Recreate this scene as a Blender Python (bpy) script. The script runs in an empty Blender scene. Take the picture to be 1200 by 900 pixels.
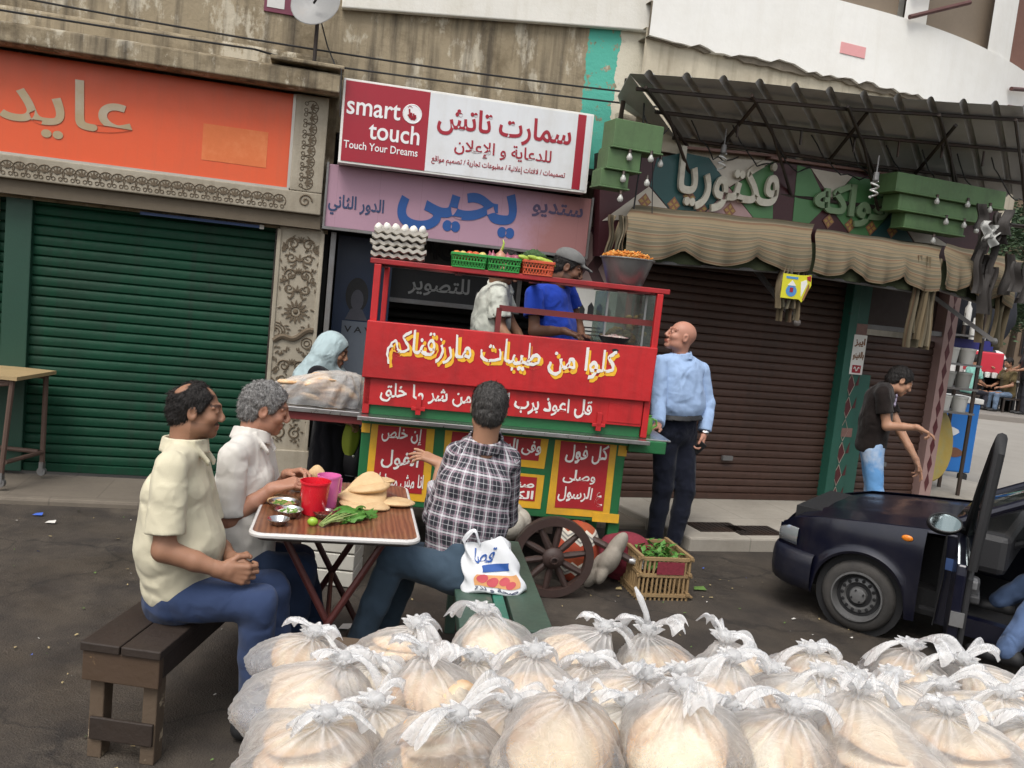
import bpy, bmesh, math, random
import numpy as np
from mathutils import Vector, Matrix
R = math.radians
sin, cos, pi = math.sin, math.cos, math.pi
sc = bpy.context.scene
col = sc.collection

# ---------------------------------------------------------------- camera
CAM_PITCH, CAM_ROLL, CAM_H, CAM_F = 6.0, 6.0, 1.7, 1000.0
cam = bpy.data.cameras.new('camera'); cam.sensor_width = 36; cam.lens = CAM_F / 1200 * 36
cam.clip_start = 0.05; cam.clip_end = 600
camo = bpy.data.objects.new('camera', cam); col.objects.link(camo)
CM = Matrix.Translation((0, 0, CAM_H)) @ Matrix.Rotation(R(90 - CAM_PITCH), 4, 'X') @ Matrix.Rotation(R(CAM_ROLL), 4, 'Z')
camo.matrix_world = CM; sc.camera = camo

# ---------------------------------------------------------------- light
SUN_EL, SUN_AZ = 58, 200          # degrees; azimuth clockwise from +Y: behind the camera, a little to its left
w = bpy.data.worlds.new('World'); sc.world = w; w.use_nodes = True
wn = w.node_tree; bg = wn.nodes['Background']
sky = wn.nodes.new('ShaderNodeTexSky'); sky.sky_type = 'NISHITA'; sky.sun_disc = False
sky.sun_elevation = R(SUN_EL); sky.sun_rotation = R(SUN_AZ); sky.dust_density = 4; sky.air_density = 1.2
hs = wn.nodes.new('ShaderNodeHueSaturation'); hs.inputs['Saturation'].default_value = 0.25
wn.links.new(sky.outputs[0], hs.inputs['Color']); wn.links.new(hs.outputs[0], bg.inputs[0])
bg.inputs[1].default_value = 0.13
sl = bpy.data.lights.new('sun', 'SUN'); sl.energy = 1.0; sl.angle = R(25); sl.color = (1, .95, .88)
so = bpy.data.objects.new('sun', sl); col.objects.link(so)
sdir = Vector((sin(R(SUN_AZ)) * cos(R(SUN_EL)), cos(R(SUN_AZ)) * cos(R(SUN_EL)), sin(R(SUN_EL))))
so.rotation_euler = sdir.to_track_quat('Z', 'Y').to_euler()
sc.view_settings.view_transform = 'Standard'; sc.view_settings.look = 'None'
sc.view_settings.exposure = 0.7; sc.view_settings.gamma = 1.0
sc.cycles.transparent_max_bounces = 32; sc.cycles.max_bounces = 8; sc.cycles.caustics_reflective = False; sc.cycles.caustics_refractive = False

# ---------------------------------------------------------------- helpers
def ray(px, py):
    return (CM.to_3x3() @ Vector((px - 600, 450 - py, -CAM_F)))
def at(px, py, Y):
    d = ray(px, py); return Vector((0, 0, CAM_H)) + d * (Y / d.y)
def onz(px, py, z):
    d = ray(px, py); return Vector((0, 0, CAM_H)) + d * ((z - CAM_H) / d.z)
class Frame:                        # x along the wall, -y out of the wall towards the street, z up
    def __init__(s, p0, deg):
        s.M = Matrix.Translation((p0[0], p0[1], 0)) @ Matrix.Rotation(R(deg), 4, 'Z'); s.I = s.M.inverted()
    def on(s, px, py, v):
        o = s.I @ Vector((0, 0, CAM_H)); d = s.I.to_3x3() @ ray(px, py)
        return o + d * ((-v - o.y) / d.y)
WORLD = Frame((0, 0), 0)
FL = Frame((-3.37, 6.02), 13.6)     # left and middle fronts
GR = Frame((1.2, 7.12), 20)         # corner restaurant front
INFO = {}
def tag(o, label=None, cat=None, group=None, kind=None):
    if label: o['label'] = label
    if cat: o['category'] = cat
    if group: o['group'] = group
    if kind: o['kind'] = kind
    return o
def thing(name, label, cat, base=(0, 0, 0), frame=WORLD, group=None):
    o = bpy.data.objects.new(name, None); col.objects.link(o); o.empty_display_size = .1
    base = Vector(base); o.matrix_world = frame.M @ Matrix.Translation(base)
    INFO[o] = base
    return tag(o, label, cat, group)
def link_part(o, parent):
    o.parent = parent; o.matrix_parent_inverse = Matrix.Identity(4); o.matrix_basis = Matrix.Identity(4)
def copy_tree(o, parent=None):
    c = o.copy(); col.objects.link(c)
    if parent is not None: c.parent = parent
    for ch in [x for x in bpy.data.objects if x.parent == o]: copy_tree(ch, c)
    return c
class MB:
    def __init__(s): s.v = []; s.f = []; s.m = []; s.cur = 0; s.attr = {}
    def add(s, vs, fs, M=None):
        n = len(s.v)
        for p in vs:
            p = Vector(p); s.v.append(M @ p if M is not None else p)
        for f in fs: s.f.append([i + n for i in f]); s.m.append(s.cur)
        return s
    def box(s, c, d, M=None, rz=0, taper=1.0):
        x, y, z = d[0] / 2, d[1] / 2, d[2] / 2
        vs = [Vector((sx * x * (taper if sz > 0 else 1), sy * y * (taper if sz > 0 else 1), sz * z)) for sz in (-1, 1) for sy in (-1, 1) for sx in (-1, 1)]
        T = Matrix.Translation(c) @ (M if M is not None else Matrix.Rotation(rz, 4, 'Z'))
        return s.add(vs, [(0, 2, 3, 1), (4, 5, 7, 6), (0, 1, 5, 4), (2, 6, 7, 3), (0, 4, 6, 2), (1, 3, 7, 5)], T)
    def span(s, a, b):              # box between two corners
        a = Vector(a); b = Vector(b)
        return s.box((a + b) / 2, [abs(q) for q in (b - a)])
    def bar(s, p, q, w, h, up=(0, 0, 1)):
        p = Vector(p); q = Vector(q); d = q - p; L = d.length; z = d.normalized(); up = Vector(up)
        if abs(z.dot(up)) > .98: up = Vector((0, 1, 0))
        x = up.cross(z).normalized(); y = z.cross(x)
        M = Matrix(((x.x, y.x, z.x, p.x), (x.y, y.y, z.y, p.y), (x.z, y.z, z.z, p.z), (0, 0, 0, 1))) @ Matrix.Translation((0, 0, L / 2))
        return s.add([(sx * w / 2, sy * h / 2, sz * L / 2) for sz in (-1, 1) for sy in (-1, 1) for sx in (-1, 1)],
                     [(0, 2, 3, 1), (4, 5, 7, 6), (0, 1, 5, 4), (2, 6, 7, 3), (0, 4, 6, 2), (1, 3, 7, 5)], M)
    def tube(s, pts, r, n=8, closed=False, cap=True, flat=None):
        pts = [Vector(p) for p in pts]; m = len(pts); rs = r if isinstance(r, (list, tuple)) else [r] * m
        vs = []; prev = None
        for i, p in enumerate(pts):
            a = pts[(i - 1) % m] if (closed or i > 0) else p; b = pts[(i + 1) % m] if (closed or i < m - 1) else p
            t = (b - a).normalized() if (b - a).length > 1e-9 else Vector((0, 0, 1))
            if prev is None:
                x = t.orthogonal().normalized()
                if flat is not None: x = (Vector(flat) - t * t.dot(Vector(flat))).normalized()
            else: x = (prev - t * t.dot(prev)).normalized()
            prev = x; y = t.cross(x)
            for k in range(n):
                g = 2 * pi * k / n; vs.append(p + (x * cos(g) + y * sin(g)) * rs[i])
        fs = []
        for i in range(m if closed else m - 1):
            j = (i + 1) % m
            for k in range(n): fs.append((i * n + k, i * n + (k + 1) % n, j * n + (k + 1) % n, j * n + k))
        if cap and not closed: fs += [tuple(range(n - 1, -1, -1)), tuple((m - 1) * n + k for k in range(n))]
        return s.add(vs, fs)
    def lathe(s, prof, n=24, M=None, closed=False, cap=True):
        vs = []; fs = []; m = len(prof)
        for r, z in prof:
            for k in range(n): g = 2 * pi * k / n; vs.append((r * cos(g), r * sin(g), z))
        for i in range(m if closed else m - 1):
            j = (i + 1) % m
            for k in range(n): fs.append((i * n + k, i * n + (k + 1) % n, j * n + (k + 1) % n, j * n + k))
        if not closed and cap:
            if prof[0][0] > 1e-6: fs.append(tuple(range(n - 1, -1, -1)))
            if prof[-1][0] > 1e-6: fs.append(tuple((m - 1) * n + k for k in range(n)))
        return s.add(vs, fs, M)
    def prism(s, poly, y0, y1, M=None):   # polygon in x,z, thick along y
        n = len(poly); vs = [(x, y0, z) for x, z in poly] + [(x, y1, z) for x, z in poly]
        a = sum(poly[i][0] * poly[(i + 1) % n][1] - poly[(i + 1) % n][0] * poly[i][1] for i in range(n))
        f = [tuple(range(n)), tuple(range(2 * n - 1, n - 1, -1))] + [(i, n + i, n + (i + 1) % n, (i + 1) % n) for i in range(n)]
        if (a > 0) != (y0 < y1): f = [tuple(reversed(q)) for q in f]
        return s.add(vs, f, M)
    def grid(s, fn, nu, nv):
        vs = [fn(i / nu, j / nv) for j in range(nv + 1) for i in range(nu + 1)]
        return s.add(vs, [(j * (nu + 1) + i, j * (nu + 1) + i + 1, (j + 1) * (nu + 1) + i + 1, (j + 1) * (nu + 1) + i) for j in range(nv) for i in range(nu)])
    def ball(s, c, r, nu=12, nv=8, M=None):
        r = (r, r, r) if isinstance(r, (int, float)) else r
        T = Matrix.Translation(c) @ (M if M is not None else Matrix.Identity(4)) @ Matrix.Diagonal((*r, 1))
        vs = [(0, 0, 1)]; fs = []
        for j in range(1, nv):
            for i in range(nu): a, b = 2 * pi * i / nu, pi * j / nv; vs.append((sin(b) * cos(a), sin(b) * sin(a), cos(b)))
        vs.append((0, 0, -1)); L = len(vs) - 1
        for i in range(nu):
            k = (i + 1) % nu; fs.append((0, 1 + i, 1 + k)); fs.append((L, L - nu + k, L - nu + i))
            for j in range(nv - 2): fs.append((1 + j * nu + i, 1 + (j + 1) * nu + i, 1 + (j + 1) * nu + k, 1 + j * nu + k))
        return s.add(vs, fs, T)
    def build(s, name, mat, parent=None, base=None, frame=WORLD, smooth=False, bevel=0, fix=False, label=None):
        off = INFO[parent] if parent is not None and parent in INFO else Vector(base) if base is not None else Vector((0, 0, 0))
        me = bpy.data.meshes.new(name)
        me.from_pydata([tuple(p - off) for p in s.v], [], s.f)
        mats = mat if isinstance(mat, (list, tuple)) else [mat]
        for m in mats: me.materials.append(m)
        if len(mats) > 1: me.polygons.foreach_set('material_index', s.m)
        if fix:
            b = bmesh.new(); b.from_mesh(me); bmesh.ops.recalc_face_normals(b, faces=b.faces); b.to_mesh(me); b.free()
        for an, vals in s.attr.items():
            at_ = me.attributes.new(an, 'FLOAT', 'POINT'); at_.data.foreach_set('value', vals)
        if smooth:
            me.polygons.foreach_set('use_smooth', [True] * len(me.polygons))
            if smooth != 'all': me.set_sharp_from_angle(angle=R(40))
        me.update()
        o = bpy.data.objects.new(name, me); col.objects.link(o)
        if bevel:
            bm_ = o.modifiers.new('bevel', 'BEVEL'); bm_.width = bevel; bm_.segments = 2; bm_.limit_method = 'ANGLE'; bm_.angle_limit = R(35)
        if parent is not None: link_part(o, parent); INFO[o] = off
        else: o.matrix_world = frame.M @ Matrix.Translation(off); INFO[o] = off
        if label: o['label'] = label
        return o

# ---------------------------------------------------------------- materials
class NT:
    def __init__(s, name):
        s.mat = bpy.data.materials.new(name); s.mat.use_nodes = True; s.t = s.mat.node_tree
        s.p = s.t.nodes['Principled BSDF']; s.out = s.t.nodes['Material Output']
        s._c = None
    def n(s, typ, props=None, **ins):
        nd = s.t.nodes.new('ShaderNode' + typ)
        for k, v in (props or {}).items(): setattr(nd, k, v)
        for k, v in ins.items():
            key = k.replace('_', ' ')
            if k.startswith('i') and k[1:].isdigit(): key = int(k[1:])
            s.set(nd.inputs[key], v)
        return nd
    def set(s, sock, v):
        if isinstance(v, bpy.types.NodeSocket): s.t.links.new(v, sock)
        elif isinstance(v, bpy.types.Node): s.t.links.new(v.outputs[0], sock)
        else:
            if sock.type == 'RGBA' and len(v) == 3: v = (*v, 1)
            sock.default_value = v
    def coord(s, scale=(1, 1, 1), kind='Object', loc=(0, 0, 0), rot=(0, 0, 0)):
        if s._c is None: s._c = s.t.nodes.new('ShaderNodeTexCoord')
        return s.n('Mapping', Vector=s._c.outputs[kind], Scale=scale, Location=loc, Rotation=rot).outputs[0]
    def noise(s, scale=5, detail=5, rough=.55, vec=None, dist=0):
        return s.n('TexNoise', Vector=vec if vec is not None else s.coord(), Scale=scale, Detail=detail, Roughness=rough, Distortion=dist).outputs[0]
    def ramp(s, fac, stops):
        r = s.n('ValToRGB', Fac=fac); e = r.color_ramp.elements
        while len(e) < len(stops): e.new(.5)
        for q, (p, c) in zip(e, stops):
            q.position = p; q.color = (c, c, c, 1) if isinstance(c, (int, float)) else (*c, 1)
        return r.outputs[0]
    def mix(s, fac, a, b, mode='MIX'):
        m = s.n('Mix', {'data_type': 'RGBA', 'blend_type': mode})
        s.set(m.inputs[0], fac); s.set(m.inputs[6], a); s.set(m.inputs[7], b); return m.outputs[2]
    def math(s, op, a, b=0., c=None, clamp=False):
        m = s.n('Math', {'operation': op, 'use_clamp': clamp}, i0=a, i1=b)
        if c is not None: s.set(m.inputs[2], c)
        return m.outputs[0]
    def bump(s, h, strength=.3, dist=.01):
        b = s.n('Bump', Height=h, Strength=strength, Distance=dist); s.set(s.p.inputs['Normal'], b.outputs[0])
    def bsdf(s, **k):
        for a, v in k.items(): s.set(s.p.inputs[a.replace('_', ' ')], v)
        return s.mat
def sc3(c, k): return tuple(min(1, max(0, x * k)) for x in c)
def pm(name, c, var=.2, scale=6, rough=.6, metal=0, bump=.15, bs=60, dirt=None, da=.5, ds=3, streak=0, spec=.5, coat=0, chips=None, ca=.5, lf=0.):
    """one procedural paint / stone / cloth: blotchy tone, optional dirt blotches, vertical streaks, chipped patches, fine bump"""
    t = NT(name)
    base = t.mix(t.noise(scale, 6, .6), sc3(c, 1 - var), sc3(c, 1 + var))
    fine = t.noise(scale * 7, 4, .6)
    base = t.mix(t.math('MULTIPLY', fine, .35), base, sc3(c, .8))
    if dirt:
        m = t.ramp(t.noise(ds, 8, .65), [(.45, 0), (.75, 1)])
        base = t.mix(t.math('MULTIPLY', m, da), base, dirt)
    if streak:
        m = t.ramp(t.noise(1, 6, .6, t.coord((14, 14, .8))), [(.5, 0), (.72, 1)])
        base = t.mix(t.math('MULTIPLY', m, streak), base, dirt or sc3(c, .4))
    if chips:
        m = t.ramp(t.noise(ds * 3, 9, .7), [(1 - ca, 0), (1 - ca + .04, 1)])
        base = t.mix(m, base, chips)
    rg = t.math('MULTIPLY_ADD', fine, .25, rough - .12, True)
    hgt = t.noise(bs, 4, .6)
    if lf: hgt = t.math('MULTIPLY_ADD', t.noise(2.6, 3, .5), lf, hgt)
    t.bump(hgt, bump, .006)
    t.bsdf(Base_Color=base, Roughness=rg, Metallic=metal, Specular_IOR_Level=spec, Coat_Weight=coat)
    return t.mat
def flat(name, c, rough=.5, metal=0, **k):
    return pm(name, c, var=k.pop('var', .1), rough=rough, metal=metal, bump=k.pop('bump', .06), **k)
M = {}
M['red_paint'] = pm('red_paint', (.50, .014, .017), .16, 4, .5, bump=.3, bs=22, dirt=(.17, .012, .012), da=.6, ds=2.2, streak=.4, chips=(.10, .03, .025), ca=.285, lf=5)
M['green_paint'] = pm('green_paint', (.011, .125, .038), .25, 6, .5, bump=.3, bs=25, dirt=(.03, .045, .028), da=.6, chips=(.12, .11, .08), ca=.30, lf=4)
M['yellow_paint'] = pm('yellow_paint', (.70, .38, .02), .14, 8, .55, bump=.3, bs=30, dirt=(.28, .17, .05), da=.55, ds=5)
M['panel_red'] = pm('panel_red', (.36, .012, .018), .16, 5, .55, bump=.3, bs=25, dirt=(.16, .018, .018), da=.55, ds=4)
M['white_paint'] = pm('white_paint', (.78, .77, .73), .06, 8, .5, dirt=(.5, .47, .42), da=.35)
M['shade_yellow'] = pm('shade_yellow', (.82, .45, .03), .1, 8, .5)
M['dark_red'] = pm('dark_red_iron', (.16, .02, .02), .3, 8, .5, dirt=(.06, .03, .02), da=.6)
M['steel'] = pm('steel_sheet', (.55, .55, .55), .12, 5, .3, 1, bump=.1, bs=18, dirt=(.25, .23, .2), da=.5)
M['dark_iron'] = pm('dark_iron', (.06, .05, .045), .3, 8, .5, .6, dirt=(.1, .05, .03), da=.6)
M['grey_iron'] = pm('grey_iron', (.2, .2, .2), .3, 8, .5, .5, dirt=(.12, .07, .04), da=.5)
M['black'] = flat('black_matt', (.012, .012, .013), .6)
M['skin_metal'] = flat('bright_metal', (.75, .75, .76), .18, 1)
M['wood_dark'] = pm('dark_wood', (.026, .017, .012), .35, 5, .6, bump=.5, bs=30, dirt=(.03, .02, .015), da=.6)
M['wood_old'] = pm('worn_wood', (.105, .072, .046), .35, 6, .7, bump=.5, bs=30, dirt=(.06, .045, .03), da=.7, chips=(.36, .29, .2), ca=.42)
M['cream_plaster'] = pm('cream_plaster', (.5, .45, .36), .15, 3, .85, bump=.3, dirt=(.2, .16, .1), da=.5, streak=.3)
M['stone_pale'] = pm('pale_stone', (.36, .32, .25), .18, 5, .8, bump=.3, dirt=(.14, .11, .07), da=.6, streak=.3)
M['carve_dark'] = pm('carving_brown', (.12, .09, .058), .3, 9, .85, bump=.3)
M['pink_paint'] = flat('pink_paint', (.6, .3, .3), .6)
# ---------------------------------------------------------------- lettering (Arabic letters are joined here, glyph by glyph)
AR = {}
for ch, b, n in [('ء', 0xFE80, 1), ('آ', 0xFE81, 2), ('أ', 0xFE83, 2), ('ؤ', 0xFE85, 2), ('إ', 0xFE87, 2), ('ئ', 0xFE89, 4), ('ا', 0xFE8D, 2), ('ب', 0xFE8F, 4), ('ة', 0xFE93, 2), ('ت', 0xFE95, 4), ('ث', 0xFE99, 4), ('ج', 0xFE9D, 4), ('ح', 0xFEA1, 4), ('خ', 0xFEA5, 4), ('د', 0xFEA9, 2), ('ذ', 0xFEAB, 2), ('ر', 0xFEAD, 2), ('ز', 0xFEAF, 2), ('س', 0xFEB1, 4), ('ش', 0xFEB5, 4), ('ص', 0xFEB9, 4), ('ض', 0xFEBD, 4), ('ط', 0xFEC1, 4), ('ظ', 0xFEC5, 4), ('ع', 0xFEC9, 4), ('غ', 0xFECD, 4), ('ف', 0xFED1, 4), ('ق', 0xFED5, 4), ('ك', 0xFED9, 4), ('ل', 0xFEDD, 4), ('م', 0xFEE1, 4), ('ن', 0xFEE5, 4), ('ه', 0xFEE9, 4), ('و', 0xFEED, 2), ('ى', 0xFEEF, 2), ('ي', 0xFEF1, 4)]: AR[ch] = (b, n)
LA = {'ا': 0xFEFB, 'أ': 0xFEF7, 'إ': 0xFEF9, 'آ': 0xFEF5}
def shape(s):
    if not any(c in AR for c in s): return s
    out = []; i = 0; joined = False
    while i < len(s):
        c = s[i]
        if c not in AR:
            j = i
            if c.isdigit():
                while j < len(s) and s[j].isdigit(): j += 1
                out += list(reversed(s[i:j])); i = j
            else: out.append(c); i += 1
            joined = False; continue
        if c == 'ل' and i + 1 < len(s) and s[i + 1] in LA:
            out.append(chr(LA[s[i + 1]] + (1 if joined else 0))); joined = False; i += 2; continue
        b, n = AR[c]; nxt = n == 4 and i + 1 < len(s) and s[i + 1] in AR and s[i + 1] != 'ء'
        f = (3 if joined else 2) if nxt else (1 if joined and n > 1 else 0)
        out.append(chr(b + f)); joined = nxt; i += 1
    return ''.join(reversed(out))
_g = {}
def _curve(body, off=0., ext=0.):
    c = bpy.data.curves.new('glyph', 'FONT'); c.body = body; c.offset = off; c.extrude = ext; c.resolution_u = 4; c.size = 1
    o = bpy.data.objects.new('glyph', c); col.objects.link(o)
    bpy.context.view_layer.update()
    me = bpy.data.meshes.new_from_object(o.evaluated_get(bpy.context.evaluated_depsgraph_get()))
    vs = [v.co.copy() for v in me.vertices]; fs = [tuple(p.vertices) for p in me.polygons]
    bpy.data.objects.remove(o); bpy.data.curves.remove(c); bpy.data.meshes.remove(me)
    return vs, fs
def _wid(body):
    vs, _ = _curve(body); xs = [v.x for v in vs]; return max(xs) - min(xs)
def glyph(ch, off, ext):
    k = (ch, off, ext)
    if k not in _g:
        if '||' not in _g: _g['||'] = _wid('||')
        if ('w', ch) not in _g: _g[('w', ch)] = _wid('|' + ch + '|') - _g['||']
        _g[k] = (*_curve(ch, off, ext), _g[('w', ch)])
    return _g[k]
def letters(mb, s, x0, x1, z0, z1=None, y=0., bold=0., depth=.002, slant=0., rise=0., gap=0., wob=0., seed=1, hand=0.):
    """set s between x0 and x1, standing on z0 (to z1 if given), its back on the plane y and its face depth nearer the street"""
    vs = []; fs = []; x = 0; rn = random.Random(seed)
    for i, ch in enumerate(shape(s)):
        if ch == ' ': x += .28 + gap; continue
        gv, gf, adv = glyph(ch, bold + (rn.choice((-.008, 0, .008)) if hand else 0), .01); n = len(vs)
        dy = rn.uniform(-wob, wob)
        vs += [Vector((v.x + x, v.y + dy, v.z + .0006 * (i % 3))) for v in gv]; fs += [[q + n for q in f] for f in gf]
        x += adv + gap
    ax = min(v.x for v in vs); bx = max(v.x for v in vs); az = min(v.y for v in vs); bz = max(v.y for v in vs)
    kx = (x1 - x0) / (bx - ax); kz = (z1 - z0) / (bz - az) if z1 is not None else kx
    out = []
    for v in vs:
        u = (v.x - ax) / (bx - ax); z = (v.y - az) * kz
        d = (v.z + .01) / .02
        X = x0 + (v.x - ax) * kx + slant * z; h_ = hand * (bz - az) * kz
        out.append((X + h_ * (sin(X * 61 + z * 47 + seed) + .6 * sin(z * 151 + X * 83)), y - depth * d - .0003 * d, z0 + z + rise * u + h_ * (sin(X * 73 - z * 39 + seed) + .6 * sin(X * 167 + z * 90))))
    mb.add(out, fs); return mb
# ================================================================ setting: ground, pavements, road
def ground_mat():
    t = NT('asphalt')
    big = t.noise(.55, 6, .6); mid = t.noise(3, 7, .65); fine = t.noise(90, 3, .7); grit = t.n('TexVoronoi', Vector=t.coord(), Scale=140).outputs[0]
    c = t.mix(big, (.040, .032, .025), (.092, .074, .056))
    c = t.mix(t.ramp(mid, [(.42, 0), (.66, .85)]), c, (.026, .021, .018))
    c = t.mix(t.ramp(t.noise(1.3, 8, .7), [(.55, 0), (.68, .7)]), c, (.135, .112, .085))
    ck = t.n('TexVoronoi', {'feature': 'DISTANCE_TO_EDGE'}, Vector=t.n('MixRGB', {'blend_type': 'ADD'}, Fac=.25, Color1=t.coord((.55, .55, .55)), Color2=t.n('TexNoise', Vector=t.coord(), Scale=3, Detail=5).outputs[1]).outputs[0], Scale=1.4).outputs[0]
    c = t.mix(t.ramp(ck, [(.0, .7), (.012, 0)]), c, (.016, .013, .011))
    c = t.mix(t.math('MULTIPLY', fine, .5), c, (.11, .1, .09), 'SOFT_LIGHT')
    wet = t.ramp(t.noise(.8, 5, .6), [(.5, 0), (.62, 1)])
    t.bsdf(Base_Color=c, Roughness=t.math('MULTIPLY_ADD', wet, -.3, .85))
    t.bump(t.math('ADD', t.math('MULTIPLY', grit, .5), t.math('ADD', fine, t.math('MULTIPLY', mid, 1.5))), .55, .008)
    return t.mat
g = MB(); g.grid(lambda a, b: (-150 + 300 * a, -60 + 300 * b, 0), 20, 20)
tag(g.build('ground', ground_mat()), kind='structure')
def paving(name, c, c2, size, dirt):
    t = NT(name)
    br = t.n('TexBrick', Vector=t.coord(), Scale=1.0, Color1=(*c, 1), Color2=(*c2, 1), Mortar=(*sc3(c, .62), 1), Mortar_Size=.006, Brick_Width=size, Row_Height=size, Bias=0.)
    br.offset = .5
    cc = t.mix(t.ramp(t.noise(1.6, 8, .68), [(.4, 0), (.72, .85)]), br.outputs[0], dirt)
    cc = t.mix(t.math('MULTIPLY', t.noise(22, 5, .7), .5), cc, sc3(c, 1.35))
    t.bsdf(Base_Color=cc, Roughness=.85); t.bump(t.noise(70, 5, .7), .35, .006)
    return t.mat
pv = MB(); pv.span((-6, 1.2, -.02), (4.75, -.62, .045))
pvo = pv.build('pavement', paving('old_paving', (.14, .118, .092), (.15, .126, .097), .55, (.075, .062, .05)), frame=FL, bevel=.02); tag(pvo, kind='structure')
pv = MB(); pv.prism([(-.35, -.05), (-.2, -1.12), (4.6, -1.30), (5.2, .3), (4.2, 3.0), (-.2, 1.0)], -.02, .1)
for i, p in enumerate(pv.v): pv.v[i] = Vector((p.x, p.z, p.y))
pvo = pv.build('footpath', paving('pale_paving', (.30, .275, .235), (.33, .30, .255), .6, (.19, .17, .14)), frame=GR, bevel=.015, fix=True); tag(pvo, kind='structure')
rd = MB(); rd.add([(4.0, 9.2, .004), (60, 9.2, .004), (60, 19.2, .004), (4.0, 19.2, .004)], [(0, 1, 2, 3)])
tag(rd.build('road', pm('dusty_road', (.27, .25, .22), .15, .4, .85, bump=.3, bs=40, dirt=(.17, .15, .13), da=.5, ds=.6)), kind='structure')
fk = MB(); fk.span((4, 19.2, -.05), (60, 60, .14)); tag(fk.build('far_pavement', pm('far_paving', (.2, .18, .16), .2, 1, .85), bevel=.03), kind='structure')
# drain covers in the footpath
for (px, py, lb) in ((838, 618, 'rusty square drain cover in the pale footpath behind the standing man'), (884, 622, 'rusty drain cover at the footpath edge near the dark car')):
    c = GR.on(px, py, 0); c = onz(px, py, .1); q = GR.I @ c
    dm = MB()
    dm.span((q.x - .2, q.y - .12, .1), (q.x + .2, q.y + .12, .106))
    for k in range(9): dm.span((q.x - .18 + k * .042, q.y - .1, .106), (q.x - .16 + k * .042, q.y + .1, .110))
    tag(dm.build('drain_cover', M['dark_iron'], base=(q.x, q.y, .1), frame=GR), lb, 'drain cover')
# litter and leaves trodden into the street (nobody could count it)
lt = MB(); rnd = random.Random(4); lm = [flat('paper_scrap', (.6, .58, .54), .8), flat('leaf_scrap', (.10, .19, .04), .7), flat('straw_scrap', (.33, .26, .13), .8), flat('blue_scrap', (.05, .12, .5), .6)]
for i in range(320):
    Y = 2.6 + rnd.random() ** 1.3 * 3.4; x = rnd.uniform(-3.4, 2.2); s_ = rnd.uniform(.003, .010) * (1.6 if rnd.random() < .1 else 1)
    lt.cur = rnd.choice([0, 0, 1, 2, 2, 1, 2, 3 if rnd.random() < .3 else 2])
    a = rnd.uniform(0, 6.3); q = Matrix.Translation((x, Y, .008)) @ Matrix.Rotation(a, 4, 'Z') @ Matrix.Rotation(rnd.uniform(-.4, .4), 4, 'X')
    lt.add([(-s_, -s_ * .6, 0), (s_, -s_ * .4, .002), (s_ * .7, s_ * .6, .005), (-s_ * .8, s_ * .5, .001)], [(0, 1, 2, 3)], q)
for (px, py, k, s_) in ((45, 603, 3, .03), (60, 612, 0, .03), (410, 735, 0, .05), (725, 690, 2, .02), (820, 690, 1, .04)):
    c = onz(px, py, .01); lt.cur = k; lt.add([(-s_, -s_ * .6, 0), (s_, -s_ * .4, .002), (s_ * .7, s_ * .6, .012), (-s_ * .8, s_ * .5, .004)], [(0, 1, 2, 3)], Matrix.Translation(c))
tag(lt.build('litter', lm), 'scraps of paper, straw and leaf trodden into the dark asphalt', 'litter', kind='stuff')
# ================================================================ left shop and the building above
def wall_mat(name, upper):
    t = NT(name); c0 = t._c
    base = t.mix(t.noise(1.2, 7, .65), (.20, .158, .098), (.42, .355, .25))
    base = t.mix(t.ramp(t.noise(2.2, 8, .7), [(.50, 0), (.64, .8)]), base, (.13, .10, .062))
    base = t.mix(t.ramp(t.noise(5, 8, .7, t.coord((1, 1, .5))), [(.54, 0), (.60, .85)]), base, (.52, .47, .37))
    st = t.ramp(t.noise(1, 6, .6, t.coord((9, 9, .7))), [(.48, 0), (.68, .85)])
    base = t.mix(st, base, (.06, .05, .04))
    if upper:
        xyz = t.n('SeparateXYZ', Vector=t.coord()); j = t.math('MULTIPLY_ADD', t.noise(9, 5, .6), .12, -.06)
        u = t.math('ADD', xyz.outputs[0], j)
        m = t.math('MULTIPLY', t.math('GREATER_THAN', u, 3.79), t.math('LESS_THAN', u, 4.05))
        peel = t.ramp(t.noise(9, 9, .72, t.coord(loc=(3, 1, 2))), [(.56, 1), (.6, 0)])
        base = t.mix(t.math('MULTIPLY', m, peel), base, (.10, .42, .33))
        m2 = t.math('GREATER_THAN', u, 4.05); base = t.mix(t.math('MULTIPLY', m2, t.ramp(t.noise(5, 8, .7), [(.56, 1), (.66, .2)])), base, (.62, .58, .47))
    t.bsdf(Base_Color=base, Roughness=.9, Specular_IOR_Level=.2); t.bump(t.math('ADD', t.noise(25, 8, .7), t.noise(4, 5)), .5, .015)
    return t.mat
M['wall'] = wall_mat('weathered_plaster', True)
M['cornice'] = wall_mat('weathered_concrete', False)
# the old building: wall over the shops with the two shop openings left free
b = thing('old_building', 'weathered brown plaster building above the shops on the left and middle', 'building', (0, 0, 0), FL)
m = MB(); m.span((-6, .0, 2.0), (1.93, .5, 6)); m.span((1.93, .0, 2.75), (4.62, .5, 6)); m.span((-6, .0, 0), (-.3, .5, 2.0)); m.span((4.32, .02, 0), (4.45, .5, 2.75))
m.build('wall', M['wall'], b)
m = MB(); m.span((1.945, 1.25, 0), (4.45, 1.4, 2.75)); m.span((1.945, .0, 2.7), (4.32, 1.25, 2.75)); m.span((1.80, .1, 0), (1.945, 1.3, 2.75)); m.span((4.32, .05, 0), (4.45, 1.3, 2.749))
m.build('entrance_recess', pm('dark_recess', (.018, .017, .016), .3, 3, .8), b)
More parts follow.
